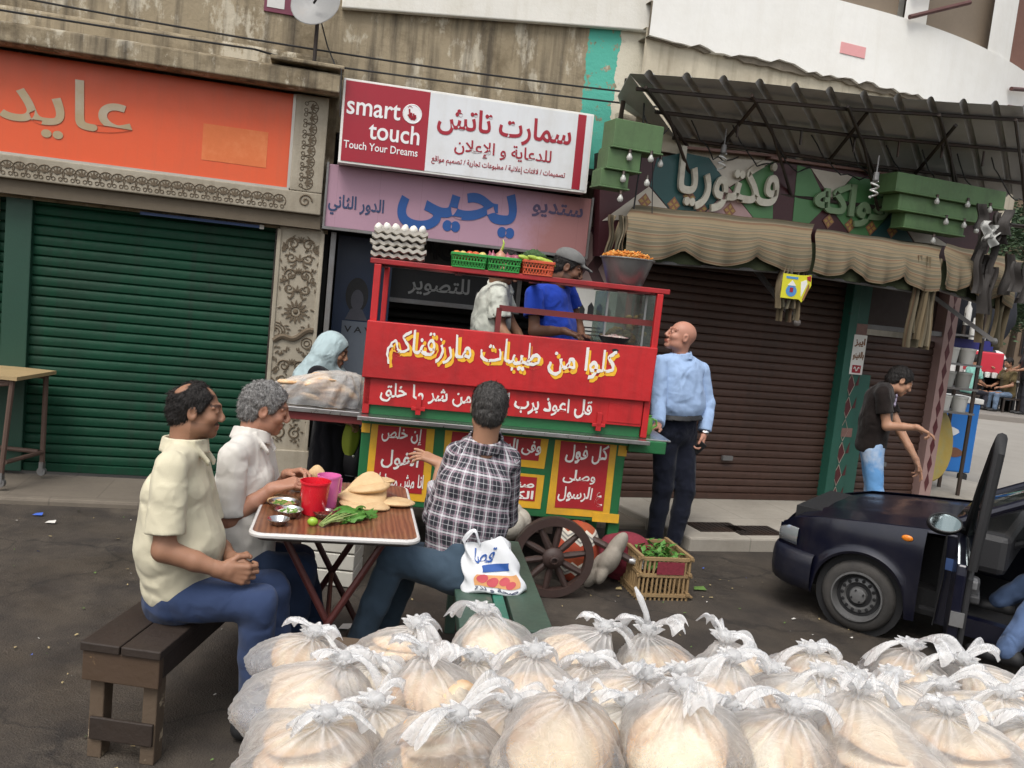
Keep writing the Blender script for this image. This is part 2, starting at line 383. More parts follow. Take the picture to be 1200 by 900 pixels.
# ledge over the orange sign
m = MB(); m.prism([(0, 3.12), (-.30, 3.10), (-.33, 3.085), (-.33, 2.97), (-.28, 2.955), (0, 2.985)], -6, 1.93)
for i, p in enumerate(m.v): m.v[i] = Vector((p.y, p.x, p.z))
m.build('cornice', M['cornice'], b, fix=True, bevel=.008)
m = MB(); m.span((-6, -.10, 3.12), (1.9, 0, 3.25)); m.build('string_course', M['cornice'], b, bevel=.02)
m = MB(); m.span((1.45, -.36, 3.122), (1.95, -.02, 3.15)); m.build('ledge_slab', M['cornice'], b, bevel=.008)
m = MB(); m.prism([(1.9, 3.62), (4.1, 3.84), (4.62, 3.88), (4.62, 6), (1.9, 6)], 0, -.06); m.build('white_band', pm('white_render', (.74, .72, .66), .08, 2, .85, bump=.3, dirt=(.5, .46, .36), da=.5, streak=.25), b, bevel=.01)
# posters pasted high on the wall, cut by the frame
m = MB(); m.span((1.36, -.012, 3.52), (1.62, 0, 3.75)); m.cur = 1; m.span((1.38, -.015, 3.55), (1.5, -.012, 3.72))
m.build('pasted_poster', [flat('poster_wine', (.16, .03, .06), .6), flat('poster_white', (.6, .6, .58), .6)], b)
# orange sign
s = thing('shop_sign', 'orange shop sign with silver Arabic letters in a carved stone frame', 'sign', (.7, 0, 2.2), FL)
m = MB(); m.span((-6, -.13, 2.29), (1.615, 0, 2.95)); m.build('sign_board', pm('orange_board', (.72, .098, .026), .07, 1.2, .42, bump=.12, dirt=(.50, .10, .04), da=.6, ds=1.3, streak=.3, lf=4), s)
m = MB(); m.span((1.02, -.1325, 2.41), (1.46, -.13, 2.66)); m.build('faded_patch', pm('patch_residue', (.68, .165, .045), .15, 6, .6, dirt=(.7, .3, .12), da=.5, ds=6), s)
m = MB(); letters(m, 'عايد', -.27, .56, 2.42, 2.83, y=-.131, bold=.012, depth=.004); m.build('lettering', pm('silver_letters', (.40, .31, .19), .2, 3, .38, .55, bump=.05, dirt=(.50, .50, .52), da=.7, ds=1.6), s)
m = MB(); m.span((-6, -.15, 2.275), (1.63, -.13, 2.29)); m.span((1.615, -.15, 2.29), (1.635, -.0, 2.95)); m.build('sign_edging', pm('steel_edge', (.45, .42, .37), .2, 5, .4, .4), s)
# carved frame
def palmette(mb, c, k, y, up):
    """a carved palmette with an S scroll round it; up=True stacks upward"""
    T = Matrix.Translation((c[0], y, c[1])) @ (Matrix.Rotation(R(90), 4, 'Y') if up else Matrix.Identity(4))
    for a, l in ((-62, .034), (-32, .044), (0, .05), (32, .044), (62, .034)):
        q = T @ Matrix.Rotation(R(a), 4, 'Y')
        mb.prism([(0, -.006), (.0055, l * .5), (.003, l * .9), (0, l), (-.003, l * .9), (-.0055, l * .5)], 0, -.005, q)
    pts = [Vector((.045 * cos(g) * (1 if g < pi else .97), -.002, .05 * sin(g) * .9 + .006)) for g in [pi * (-.22 + 1.44 * i / 14) for i in range(15)]]
    mb.tube([T @ p for p in pts], .0035, 5)
    for sx in (-1, 1):
        sp = [Vector((sx * (.022 - .012 * cos(g)), -.002, -.032 + .012 * sin(g))) for g in [2 * pi * i / 9 for i in range(10)]]
        mb.tube([T @ p for p in sp], .0028, 5)
f = thing('carved_frame', 'pale carved stone border with dark palmettes below and beside the orange sign', 'stone frame', (.7, 0, 2.1), FL)
m = MB(); m.span((-6, -.16, 2.12), (1.865, 0, 2.275)); m.span((1.635, -.16, 2.275), (1.865, 0, 2.955)); m.build('stone_border', M['stone_pale'], f, bevel=.008)
m = MB()
for k in range(37): palmette(m, (1.57 - k * .077, 2.185), 1, -.16, False)
for k in range(8): palmette(m, (1.742, 2.34 + k * .076), 1, -.16, True)
sp = [Vector((1.75 + .05 * (1 - i / 26) * cos(i * .42), -.162, 2.21 + .05 * (1 - i / 26) * sin(i * .42))) for i in range(24)]
m.tube(sp, .006, 5)
m.build('carved_pattern', M['carve_dark'], f)
m = MB(); m.span((-6, -.12, 2.02), (1.87, .02, 2.12)); m.build('soffit', pm('soffit_brown', (.12, .095, .065), .2, 3, .8), f)
# pillar with carved scrolls
p = thing('carved_pillar', 'pale pillar carved with dark scrolls and a sun rosette between green shutter and studio door', 'pillar', (1.74, 0, .0), FL)
m = MB(); m.span((1.585, -.05, .05), (1.90, .3, 2.02)); m.span((1.57, -.06, .05), (1.60, .1, 2.0)); m.span((1.88, -.06, .05), (1.91, .1, 2.0)); m.span((1.56, -.08, .05), (1.92, .1, .35))
m.build('shaft', M['stone_pale'], p, bevel=.006)
m = MB()
def spiral(c, r, turns, a0, sx=1, w=.006, y=-.052):
    m.tube([Vector((c[0] + sx * r * (1 - .8 * t) * cos(a0 + turns * 2 * pi * t), y, c[1] + r * (1 - .8 * t) * sin(a0 + turns * 2 * pi * t))) for t in [i / 22 for i in range(23)]], [w * (1.3 - .7 * i / 22) for i in range(23)], 5)
def leaf(c, a, l, w, y=-.052):
    m.prism([(0, 0), (w, l * .35), (w * .6, l * .75), (0, l), (-w * .6, l * .75), (-w, l * .35)], y, y - .006, Matrix.Translation((c[0], 0, c[1])) @ Matrix.Rotation(R(a), 4, 'Y'))
cx = 1.742
for z0 in (1.93, 1.70, 1.02, .78):
    for sx in (-1, 1):
        spiral((cx + sx * .055, z0 - .03), .045, 1.4, 0, sx); spiral((cx + sx * .06, z0 - .13), .04, 1.3, pi, sx); spiral((cx + sx * .105, z0 - .06), .02, 1.2, 1, sx, .004)
        for a in (30, 70, 110): leaf((cx + sx * .1, z0 - .08), sx * a, .035, .007)
        leaf((cx + sx * .02, z0 - .16), sx * 150, .06, .009)
    for a in (-50, -25, 0, 25, 50): leaf((cx, z0 - .02), a, .05, .008)
    for a in (-40, 0, 40): leaf((cx, z0 - .16), a, .06, .009)
for k in range(14): leaf((cx + .035 * sin(k * 2 * pi / 14), 1.40 + .035 * cos(k * 2 * pi / 14)), k * 360 / 14, .055, .011)
m.tube([Vector((cx + .036 * cos(g), -.052, 1.40 + .036 * sin(g))) for g in [2 * pi * i / 16 for i in range(16)]], .006, 5, closed=True)
m.ball((cx, -.05, 1.40), (.02, .012, .02), 10, 6)
m.tube([Vector((1.60 + .28 * t, -.052, 1.17 + .09 * t + .02 * sin(9 * t))) for t in [i / 12 for i in range(13)]], .022, 6)
for r_ in (.03, .05, .07): m.tube([Vector((1.605 + r_ * cos(g), -.052, 1.24 + r_ * sin(g))) for g in [pi * (-.5 + i / 10) for i in range(11)]], .005, 5)
for r_ in (.02, .04): m.tube([Vector((1.84 + r_ * cos(g), -.052, 1.17 + r_ * sin(g))) for g in [2 * pi * i / 12 for i in range(12)]], .005, 5, closed=True)
rn = random.Random(14)
for z0 in (.62, .48): 
    for sx in (-1, 1): spiral((cx + sx * .06, z0), .05, 1.4, pi / 2, sx)
for k in range(120):
    x_, z_ = rn.uniform(.015, .135), rn.uniform(.38, 1.97)
    if abs(z_ - 1.40) < .1 and x_ < .1: continue
    a_ = rn.uniform(0, 360); l_ = rn.uniform(.018, .04)
    for sx in (-1, 1): leaf((cx + sx * x_, z_), sx * a_, l_, .006)
m.build('carved_pattern', M['carve_dark'], p)
# green roller shutters
def shutter(frame, x0, x1, z0, z1, y, pitch, mat, bulge, mb=None):
    m = mb or MB(); n = int((z1 - z0) / pitch); prof = []
    for k in range(n):
        z = z0 + k * pitch
        prof += [(y, z), (y - bulge * .8, z + pitch * .12), (y - bulge, z + pitch * .45), (y - bulge * .75, z + pitch * .8), (y, z + pitch * .93), (y + .006, z + pitch * .96)]
    prof.append((y, z0 + n * pitch)); vs = [(x0, a, b_) for a, b_ in prof] + [(x1, a, b_) for a, b_ in prof]; L = len(prof)
    m.add(vs, [(i, L + i, L + i + 1, i + 1) for i in range(L - 1)]); return m
M['shut_green'] = pm('green_shutter', (.0035, .042, .021), .28, 2.2, .6, spec=.2, bump=.35, bs=26, dirt=(.012, .025, .017), da=.75, ds=1.5, streak=.65, chips=(.07, .055, .04), ca=.27, lf=9)
M['shut_brown'] = pm('brown_shutter', (.058, .027, .018), .3, 2.5, .55, bump=.35, bs=26, dirt=(.034, .019, .013), da=.75, ds=1.5, streak=.6, chips=(.10, .07, .05), ca=.27, lf=9)
for (x0, x1, lb) in ((-.08, 1.57, 'wide closed green roller shutter beside the carved pillar'), (-2.2, -.25, 'green roller shutter cut by the left edge behind the trolley')):
    t = thing('roller_shutter', lb, 'shutter', ((x0 + x1) / 2, 0, .07), FL)
    shutter(FL, x0, x1, .13, 2.05, .06, .071, None, .011).build('slat_curtain', M['shut_green'], t, smooth=True)
    m = MB(); m.span((x0, .03, .07), (x1, .075, .13)); m.build('bottom_rail', M['shut_green'], t, bevel=.005)
t = thing('shutter_post', 'dark green post between the two green shutters', 'post', (-.165, 0, .07), FL)
m = MB(); m.span((-.25, -.0, .07), (-.08, .12, 2.05)); m.build('post_body', pm('dark_green_post', (.01, .05, .03), .2, 4, .5), t, bevel=.006)
m = MB(); m.span((1.555, .0, .07), (1.585, .1, 2.05)); m.build('guide_rail', M['wood_dark'], t)
m = MB(); m.span((.62, -.03, 1.985), (1.44, .0, 2.005)); m.cur = 1; m.span((1.44, -.032, 1.98), (1.47, .0, 2.01)); tag(m.build('blue_tube', [flat('blue_tube', (.03, .08, .25), .4), M['white_paint']], base=(1, 0, 2), frame=FL), 'thin blue lamp batten with white end across the top of the green shutter', 'lamp batten')
# cables sagging across the wall
for (x0, z0, x1, z1, sag, lb) in ((-1.5, 3.36, 5.2, 3.42, .10, 'black cable sagging across the wall above the ledge and the red white sign'), (-1.5, 3.16, 4.7, 3.28, .05, 'lower black cable running along the ledge over the orange sign')):
    m = MB(); m.tube([(x0 + (x1 - x0) * t, -.1 - .05 * (z0 < 3.2) * 5 * (1 if t < .5 else .3), z0 + (z1 - z0) * t - sag * 4 * t * (1 - t)) for t in [i / 24 for i in range(25)]], .007, 6)
    tag(m.build('cable', M['black'], base=(x0, 0, z0), frame=FL), lb, 'cable')
# satellite dish
d = thing('satellite_dish', 'grey satellite dish on the ledge at the top edge', 'satellite dish', (1.76, -.2, 3.15), FL)
T = Matrix.Translation((1.72, -.33, 3.54)) @ Matrix.Rotation(R(-20), 4, 'Z') @ Matrix.Rotation(R(70), 4, 'X')
m = MB(); m.lathe([(0, -.035), (.06, -.032), (.12, -.018), (.17, 0), (.175, .003), (.17, .006), (.12, -.012), (.06, -.026), (0, -.03)], 28, T); m.build('reflector', pm('dish_grey', (.24, .24, .235), .1, 6, .5, dirt=(.25, .2, .16), da=.6), d, smooth=True, fix=True)
m = MB(); m.tube([(1.74, -.2, 3.15), (1.74, -.2, 3.55)], .014, 8); m.tube([(1.74, -.2, 3.5), (1.71, -.29, 3.65)], .012, 8); m.build('mast', M['dark_iron'], d)
m = MB(); m.tube([(1.71, -.36, 3.53), (1.80, -.56, 3.63)], .008, 6); m.ball((1.80, -.57, 3.635), .024, 8, 6); m.build('feed_arm', M['black'], d)
m = MB(); m.tube([(1.75, -.22, 3.5), (1.82, -.22, 3.3), (1.88, -.28, 3.17), (1.93, -.37, 3.12), (1.945, -.38, 2.8)], .005, 5); m.build('lead', M['black'], d)

# ================================================================ red and white sign, lilac sign, studio entrance
s = thing('printed_sign', 'red and white printed sign over the studio with Latin and Arabic lettering', 'sign', (2.89, 0, 2.5), FL)
TILT = Matrix.Translation((2.89, -.24, 2.81)) @ Matrix.Rotation(R(-.6), 4, 'Y') @ Matrix.Translation((-2.89, 0, -2.81))
def tilt(mb):
    for i, q in enumerate(mb.v): mb.v[i] = TILT @ q
    return mb
m = MB(); m.span((1.955, -.03, 2.51), (3.825, .10, 3.10)); tilt(m).build('sign_box', M['white_paint'], s, bevel=.004)
M['sign_red'] = flat('sign_red', (.34, .010, .026), .4, var=.1, dirt=(.22, .02, .03), da=.4, streak=.2); M['sign_white'] = pm('sign_white', (.70, .72, .74), .04, 2, .4, bump=.05, dirt=(.52, .50, .46), da=.5, streak=.22, lf=3)
for q_ in (((1.972, -.034, 2.527), (2.575, -.03, 3.085)), ((3.70, -.034, 2.53), (3.765, -.03, 3.085))): m = MB(); m.span(*q_); tilt(m).build('red_panel', M['sign_red'], s)
m = MB(); m.span((2.575, -.0335, 2.527), (3.70, -.03, 3.085)); m.span((3.765, -.0335, 2.527), (3.81, -.03, 3.085)); tilt(m).build('white_panel', M['sign_white'], s)
m = MB(); letters(m, 'smart', 1.99, 2.37, 2.855, 2.965, y=-.034, bold=.012, depth=.002); letters(m, 'touch', 2.155, 2.52, 2.70, 2.83, y=-.034, bold=.012, depth=.002)
letters(m, 'Touch Your Dreams', 1.985, 2.515, 2.618, 2.672, y=-.034, bold=.008, depth=.002)
m.tube([(2.455 + .066 * cos(g), -.034, 2.915 + .066 * sin(g)) for g in [2 * pi * i / 28 for i in range(28)]], .004, 5, closed=True)
m.prism([(2.455 + .062 * cos(2 * pi * i / 28), 2.915 + .062 * sin(2 * pi * i / 28)) for i in range(28)], -.034, -.036)
tilt(m).build('white_lettering', flat('sign_text_white', (.8, .8, .8), .4), s)
m = MB()   # the pointing hand in the disc
for (x_, z0, z1) in ((-.018, -.03, .032), (-.002, -.03, .008), (.014, -.03, .004), (.028, -.028, -.004)): m.tube([(2.455 + x_ * .9, -.037, 2.915 + z0), (2.455 + x_ - .006, -.037, 2.915 + z1)], .0065, 6)
m.prism([(2.437, 2.90), (2.484, 2.90), (2.478, 2.872), (2.446, 2.872)], -.036, -.038); m.tube([(2.442, -.037, 2.885), (2.424, -.037, 2.907)], .006, 6)
m.tube([(2.437 + .014 * cos(g), -.037, 2.955 + .012 * sin(g)) for g in [pi * i / 8 for i in range(9)]], .002, 4)
tilt(m).build('hand_mark', M['sign_red'], s)
m = MB(); letters(m, 'سمارت تاتش', 2.64, 3.66, 2.80, 3.01, y=-.0335, bold=.02, depth=.003); letters(m, 'للدعاية و الإعلان', 2.78, 3.52, 2.665, 2.79, y=-.0335, bold=.012, depth=.003)
letters(m, 'تصميمات / لافتات إعلانية / مطبوعات تجارية / تصميم مواقع', 2.62, 3.64, 2.585, 2.645, y=-.0335, bold=.008, depth=.003)
tilt(m).build('red_lettering', M['sign_red'], s)
s = thing('painted_sign', 'faded lilac studio sign with blue painted Arabic lettering under the red white sign', 'sign', (2.9, 0, 2.04), FL)
m = MB(); m.span((1.90, -.13, 2.05), (3.92, .02, 2.50))
t = NT('lilac_board'); x = t.n('SeparateXYZ', Vector=t.coord()).outputs[0]
cc = t.mix(t.ramp(t.math('ADD', x, t.math('MULTIPLY_ADD', t.noise(2, 6, .7), .9, -.3)), [(.62, 0), (.95, 1)]), t.mix(t.noise(3, 6), (.33, .19, .25), (.42, .255, .325)), (.30, .135, .13))
br = t.n('TexBrick', Vector=t.coord(rot=(R(90), 0, 0)), Scale=1, Mortar_Size=.002, Brick_Width=.31, Row_Height=.9, Color1=(1, 1, 1, 1), Color2=(1, 1, 1, 1), Mortar=(.72, .72, .72, 1)); br.offset = 0
cc = t.mix(.5, cc, br.outputs[0], 'MULTIPLY'); t.bsdf(Base_Color=cc, Roughness=.6); t.bump(t.noise(30, 4), .1, .005)
m.build('board', t.mat, s, bevel=.003)
m = MB(); m.span((1.885, -.145, 2.03), (3.935, -.02, 2.05)); m.span((3.92, -.145, 2.05), (3.935, -.02, 2.51)); m.span((1.885, -.145, 2.05), (1.9, -.02, 2.51)); m.build('metal_edge', M['grey_iron'], s)
M['sign_blue'] = flat('sign_blue', (.012, .075, .27), .5, var=.2)
m = MB(); letters(m, 'يحيى', 2.42, 3.33, 2.10, 2.46, y=-.13, bold=.03, depth=.004); m.build('large_lettering', M['sign_blue'], s)
m = MB(); letters(m, 'الدور الثاني', 1.915, 2.32, 2.14, 2.29, y=-.13, bold=.02, depth=.003); m.build('floor_lettering', flat('navy_letters', (.02, .045, .12), .5), s)
m = MB(); letters(m, 'ستديو', 3.45, 3.86, 2.31, 2.43, y=-.13, bold=.02, depth=.003); m.build('studio_lettering', flat('plum_letters', (.07, .05, .11), .5), s)
# inside the entrance
s = thing('studio_nameplate', 'black studio nameplate with grey Arabic lettering in a grey frame inside the dark doorway', 'sign', (2.95, .5, 1.6), FL)
m = MB(); m.span((2.46, .5, 1.55), (3.55, .55, 1.83)); m.build('plate', M['black'], s)
m = MB()
for a, b_ in (((2.43, .48, 1.81), (3.58, .56, 1.85)), ((2.43, .48, 1.53), (3.58, .56, 1.57)), ((2.43, .48, 1.57), (2.47, .56, 1.81)), ((3.54, .48, 1.57), (3.58, .56, 1.81))): m.span(a, b_)
m.build('plate_frame', M['grey_iron'], s, bevel=.004)
m = MB(); letters(m, 'ى للتصوير', 2.62, 3.32, 1.61, 1.78, y=.5, bold=.015, depth=.003); m.build('lettering', flat('grey_letters', (.3, .3, .29), .5), s)
m = MB(); m.span((2.45, .75, 1.88), (3.75, .8, 2.2)); o = m.build('dim_panel', pm('dim_grey', (.07, .068, .065), .2, 3, .6), base=(3.1, .75, 1.88), frame=FL); tag(o, 'dim grey panel over the studio doorway bearing black capitals', 'panel')
m = MB(); letters(m, 'AG', 2.72, 3.02, 1.92, 2.12, y=.75, bold=.02, depth=.02); m.build('lettering', M['black'], o)
t = thing('photo_poster', 'dark blue portrait poster on the studio wall left of the red cart', 'poster', (2.15, .3, 1.0), FL)
m = MB(); m.span((2.02, .33, .5), (2.46, .36, 2.02)); m.build('backing', pm('deep_blue', (.006, .022, .062), .3, 2, .4), t)
m = MB(); m.span((2.10, .325, .85), (2.44, .33, 1.35)); m.build('paper', flat('poster_grey', (.12, .14, .17), .5), t)
m = MB(); m.prism([(2.2 + .09 * cos(a), 1.56 + .14 * sin(a)) for a in [2 * pi * i / 20 for i in range(20)]], .33, .326); m.build('portrait_hair', M['black'], t)
m = MB(); m.prism([(2.205 + .05 * cos(a), 1.52 + .085 * sin(a)) for a in [2 * pi * i / 20 for i in range(20)]], .326, .323); m.prism([(2.12, 1.36), (2.3, 1.36), (2.25, 1.45), (2.16, 1.45)], .328, .325); m.build('portrait_face', pm('dim_face', (.06, .06, .075), .3, 12, .5), t)
m = MB(); letters(m, 'V A V A', 2.12, 2.42, 1.26, 1.31, y=.325, bold=.02, depth=.002); m.build('lettering', M['black'], t)
m = MB(); m.span((1.955, -.03, .1), (1.995, .08, 2.02)); tag(m.build('door_jamb', M['grey_iron'], base=(1.97, 0, .1), frame=FL, bevel=.004), 'pale grey metal jamb at the left of the studio entrance', 'door jamb')
t = thing('studio_shutter', 'dark closed grille shutter at the back of the studio entrance', 'shutter', (3.1, 1.2, .07), FL)
shutter(FL, 2.3, 4.3, .1, 1.9, 1.18, .08, None, .015).build('slat_curtain', pm('black_shutter', (.016, .016, .016), .2, 4, .5), t, smooth=True)
m = MB(); m.span((3.62, 1.1, .07), (3.70, 1.2, 2.2)); m.span((2.3, 1.1, 1.9), (4.3, 1.2, 2.0)); m.build('shutter_frame', M['dark_iron'], t)
# diamond tiled pier with leaflet
t = thing('tiled_pier', 'narrow pier tiled in maroon and lilac diamonds behind the vendor', 'pier', (4.1, 0, .07), FL)
m = MB(); m.span((3.86, -.02, .07), (4.40, .3, 2.3)); m.build('pier_body', pm('maroon_tile', (.06, .022, .024), .2, 6, .35), t)
m = MB()
for k in range(6):
    for j, x in enumerate((3.98, 4.16, 4.34)):
        z = 2.12 - k * .3 - (.15 if j % 2 else 0); m.prism([(x, z + .14), (x + .085, z), (x, z - .14), (x - .085, z)], -.02, -.024)
m.build('diamond_tiles', pm('lilac_tile', (.33, .23, .21), .15, 6, .35), t)
m = MB(); m.tube([(3.83, -.04, .07), (3.83, -.04, 2.3)], .022, 8); m.build('drain_pipe', M['grey_iron'], t)
s = thing('paper_notice', 'white paper notice with a black row of arched windows on the tiled pier', 'notice', (4.08, -.03, 1.4), FL)
m = MB(); m.span((3.90, -.034, 1.40), (4.26, -.03, 1.80)); m.build('sheet', flat('paper', (.55, .54, .5), .7), s)
m = MB()
for k in range(4):
    x = 3.945 + k * .075; h = (.06, .085, .085, .06)[k]; m.prism([(x, 1.58), (x + .05, 1.58), (x + .05, 1.58 + h), (x + .025, 1.60 + h + .015), (x, 1.58 + h)], -.034, -.036)
m.span((3.92, -.036, 1.55), (4.24, -.034, 1.57))
for k in range(3): m.span((3.93, -.036, 1.43 + k * .03), (4.2 - .03 * k, -.034, 1.44 + k * .03))
m.build('print', M['black'], s)
# ================================================================ corner restaurant
def gp(px, py, v=.1):
    q = GR.on(px, py, v); return (q.x, q.z)
def wp(px, py, Y):                      # pixel at world depth Y, in the restaurant's frame
    return GR.I @ at(px, py, Y)
b = thing('corner_building', 'white rounded corner building with brown shuttered restaurant below and a balcony above', 'building', (1, 0, 0), GR)
m = MB(); m.span((-.40, .04, 0), (-.30, .5, 2.45)); m.span((-.62, .02, 2.15), (3.0, .6, 3.2)); m.span((1.9, .10, 0), (2.1, .5, 2.2)); m.span((2.95, .12, 0), (3.12, .6, 2.2)); m.span((2.99, .6, 0), (3.11, 6, 3.3))
m.build('wall', M['cream_plaster'], b)
# curved beige fascia and balcony
def curve(t, off): # plan of the bowed balcony front: straight at left, bending away round the corner
    u = -.50 + 4.8 * t; bow = 0 if u < 1.6 else (u - 1.6) ** 2 * .09
    return u, -(.06 + off) + bow
m = MB()
def strip(z0, z1, off, jag=0., n=64, sd=1, t0=0., t1=1.):
    rn = random.Random(sd); vs = []; fs = []
    jit = [rn.uniform(0, 1) for _ in range(n + 1)]
    for i in range(n + 1):
        u, y = curve(t0 + (t1 - t0) * i / n, off); j = jag * (.5 * jit[i] + .5 * jit[(i // 4) * 4])
        vs += [(u, y, z0 - j), (u, y, z1), (u, y + .3, z1), (u, y + .3, z0 - j)]
    for i in range(n):
        a, c = i * 4, i * 4 + 4
        for k in range(4): fs.append((a + k, c + k, c + (k + 1) % 4, a + (k + 1) % 4))
    return vs, fs
m.add(*strip(2.95, 3.86, 0)); m.build('fascia', pm('old_beige_render', (.58, .52, .40), .12, 2.5, .85, bump=.4, bs=30, dirt=(.22, .18, .12), da=.5, ds=2, streak=.55), b, fix=True)
m = MB(); m.add(*strip(3.79, 4.05, .03, .05, sd=3)); m.build('broken_edge', pm('broken_render', (.2, .17, .13), .4, 14, .95, bump=.9, bs=40), b, fix=True)
m = MB(); m.add(*strip(3.83, 4.40, .06, .07, sd=5)); m.build('balcony_wall', pm('whitewash', (.86, .85, .81), .04, 2, .85, bump=.3, bs=20, dirt=(.68, .65, .58), da=.5, ds=1.2, streak=.2), b, fix=True)
m = MB(); c = gp(1004, 58, .17); m.span((c[0] - .13, -.126, c[1] - .04), (c[0] + .13, -.1235, c[1] + .05)); m.build('pink_smear', flat('pink_smear', (.75, .36, .36), .8), b)
m = MB(); m.span((-1.3, 1.0, 3.2), (4.5, 1.2, 7)); m.build('upper_wall', M['cream_plaster'], b)
# posts, screens and rails above the balcony wall, all following its curve
M['whitewash'] = bpy.data.materials['whitewash']
def t_at(px, z=4.4):
    best = min(range(401), key=lambda i: abs((lambda q: 600 + CAM_F * q.x / -q.z)(CM.inverted() @ (GR.M @ Vector((*curve(i / 400, .06), z)))) - px)); return best / 400
def arc_part(nm, p0, p1, z0, z1, off, mt): m = MB(); m.add(*strip(z0, z1, off, n=12, t0=t_at(p0), t1=t_at(p1))); return m.build(nm, mt, b, fix=True)
taupe = pm('screen_taupe', (.21, .165, .12), .15, 4, .7)
arc_part('balcony_screen', 640, 1061, 4.3, 6, -.04, taupe); arc_part('balcony_screen', 1075, 1172, 4.2, 6, -.06, taupe); arc_part('balcony_screen', 1180, 1260, 4.2, 6, -.06, pm('screen_brown', (.20, .09, .06), .2, 4, .7))
for p0, p1 in ((812, 838), (1060, 1086), (1158, 1184)): arc_part('balcony_post', p0, p1, 4.38, 6.5, .05, M['whitewash'])
arc_part('orange_curtain', 765, 785, 4.35, 6, -.03, pm('orange_curtain', (.5, .16, .05), .2, 9, .8))
for (p0, z0, p1, z1) in ((1062, 4.40, 1120, 4.66), (1062, 4.62, 1120, 4.9), (1186, 4.15, 1240, 4.3), (1186, 3.98, 1240, 4.1)):
    a = Vector((*curve(t_at(p0), .10), z0)); c = Vector((*curve(t_at(p1), .16), z1)); m = MB(); m.tube([a, c], .02, 8); m.build('rail', pm('rail_brown', (.10, .04, .035), .2, 6, .5), b)
# brown roller shutters
for (x0, x1, z1, lb) in ((-.30, 1.90, 2.22, 'wide closed brown roller shutter of the restaurant behind the bald man'), (2.06, 2.96, 1.72, 'narrow brown roller shutter behind the young man in the black shirt')):
    t = thing('roller_shutter', lb, 'shutter', ((x0 + x1) / 2, 0, .1), GR)
    shutter(GR, x0, x1, .15, z1, .05, .066, None, .010).build('slat_curtain', M['shut_brown'], t, smooth=True)
    m = MB(); m.span((x0, .01, .1), (x1, .06, .15)); m.build('bottom_rail', M['shut_brown'], t, bevel=.004)
    m = MB(); m.span(((x0 + x1) / 2 - .05, .0, .45), ((x0 + x1) / 2 + .05, .03, .49)); m.build('lock', M['grey_iron'], t)
m = MB(); m.span((2.04, -.03, 1.72), (2.98, .05, 1.765)); tag(m.build('door_lintel', M['grey_iron'], base=(2.5, 0, 1.72), frame=GR, bevel=.004), 'pale metal bar across the narrow brown doorway', 'lintel')
m = MB(); m.span((2.06, .08, 1.76), (2.96, .12, 2.25)); tag(m.build('door_panel', pm('dark_brown_panel', (.05, .03, .022), .2, 3, .6), base=(2.5, 0, 1.76), frame=GR), 'dark brown panel above the narrow brown shutter', 'panel')
m = MB(); m.span((1.84, -.06, .1), (1.93, .12, 2.25)); tag(m.build('green_post', pm('teal_post', (.018, .10, .07), .25, 4, .5, chips=(.04, .05, .04), ca=.36), base=(1.88, 0, .1), frame=GR, bevel=.006), 'teal painted metal post beside the diamond tiled pier of the restaurant', 'post')
t = thing('tiled_pier', 'pier of teal and maroon diamond tiles between the two brown shutters', 'pier', (2.0, 0, .1), GR)
m = MB(); m.span((1.93, -.03, .1), (2.07, .2, 2.25)); m.span((2.07, -.0, .1), (2.22, .04, 1.30)); m.build('pier_body', pm('teal_tile', (.022, .10, .075), .2, 6, .4), t)
m = MB()
for k in range(6):
    z = 1.20 - k * .21
    if k != 2: m.prism([(1.975, z + .1), (2.02, z), (1.975, z - .1), (1.93, z)], -.03, -.033); m.prism([(2.065, z), (2.065, z + .1), (2.03, z + .1 - .105)], -.03, -.033)
m.build('diamond_tiles', pm('maroon_diamond', (.09, .018, .022), .2, 6, .35), t)
m = MB(); m.span((1.93, -.036, .72), (2.07, -.03, .80)); m.span((1.93, -.036, 1.66), (2.07, -.03, 1.76)); m.build('tile_strip', pm('brown_strip', (.22, .12, .10), .4, 22, .5), t)
m = MB()
for k in range(6):
    z = 1.20 - k * .21
    m.bar((1.93, -.034, z), (1.975, -.034, z + .1), .004, .004); m.bar((1.975, -.034, z + .1), (2.02, -.034, z), .004, .004); m.bar((1.93, -.034, z), (1.975, -.034, z - .1), .004, .004); m.bar((1.975, -.034, z - .1), (2.02, -.034, z), .004, .004)
m.build('grout_lines', pm('grout', (.38, .34, .28), .2, 10, .8), t)
s = thing('small_notice', 'small white notice with brown Arabic lettering and a red emblem on the tiled pier', 'notice', (2.0, -.04, 1.3), GR)
m = MB(); m.span((1.915, -.062, 1.30), (2.06, -.058, 1.66)); m.build('plate', M['white_paint'], s)
m = MB(); letters(m, 'ايبز', 1.93, 2.045, 1.55, 1.63, y=-.062, bold=.03, depth=.002); letters(m, 'بالفينو', 1.93, 2.05, 1.43, 1.51, y=-.062, bold=.03, depth=.002); m.build('lettering', flat('brown_letters', (.2, .08, .02), .5), s)
m = MB(); m.span((1.94, -.0645, 1.315), (2.035, -.062, 1.385)); m.cur = 1; m.tube([(1.955 + .06 * t_, -.0655, 1.35 + .018 * sin(t_ * 9)) for t_ in [i / 12 for i in range(13)]], .005, 5); m.build('red_emblem', [M['sign_red'], M['white_paint']], s)
t = thing('tiled_jamb', 'pink and maroon diamond tiled jamb at the corner of the restaurant', 'jamb', (3.05, 0, .1), GR)
m = MB(); m.span((2.96, -.05, .1), (3.10, .12, 2.3)); m.build('jamb_body', pm('jamb_pink', (.34, .22, .20), .2, 6, .5), t)
m = MB()
for k in range(11): z = 2.12 - k * .18; m.prism([(3.03, z + .09), (3.06, z), (3.03, z - .09), (3.0, z)], -.05, -.053)
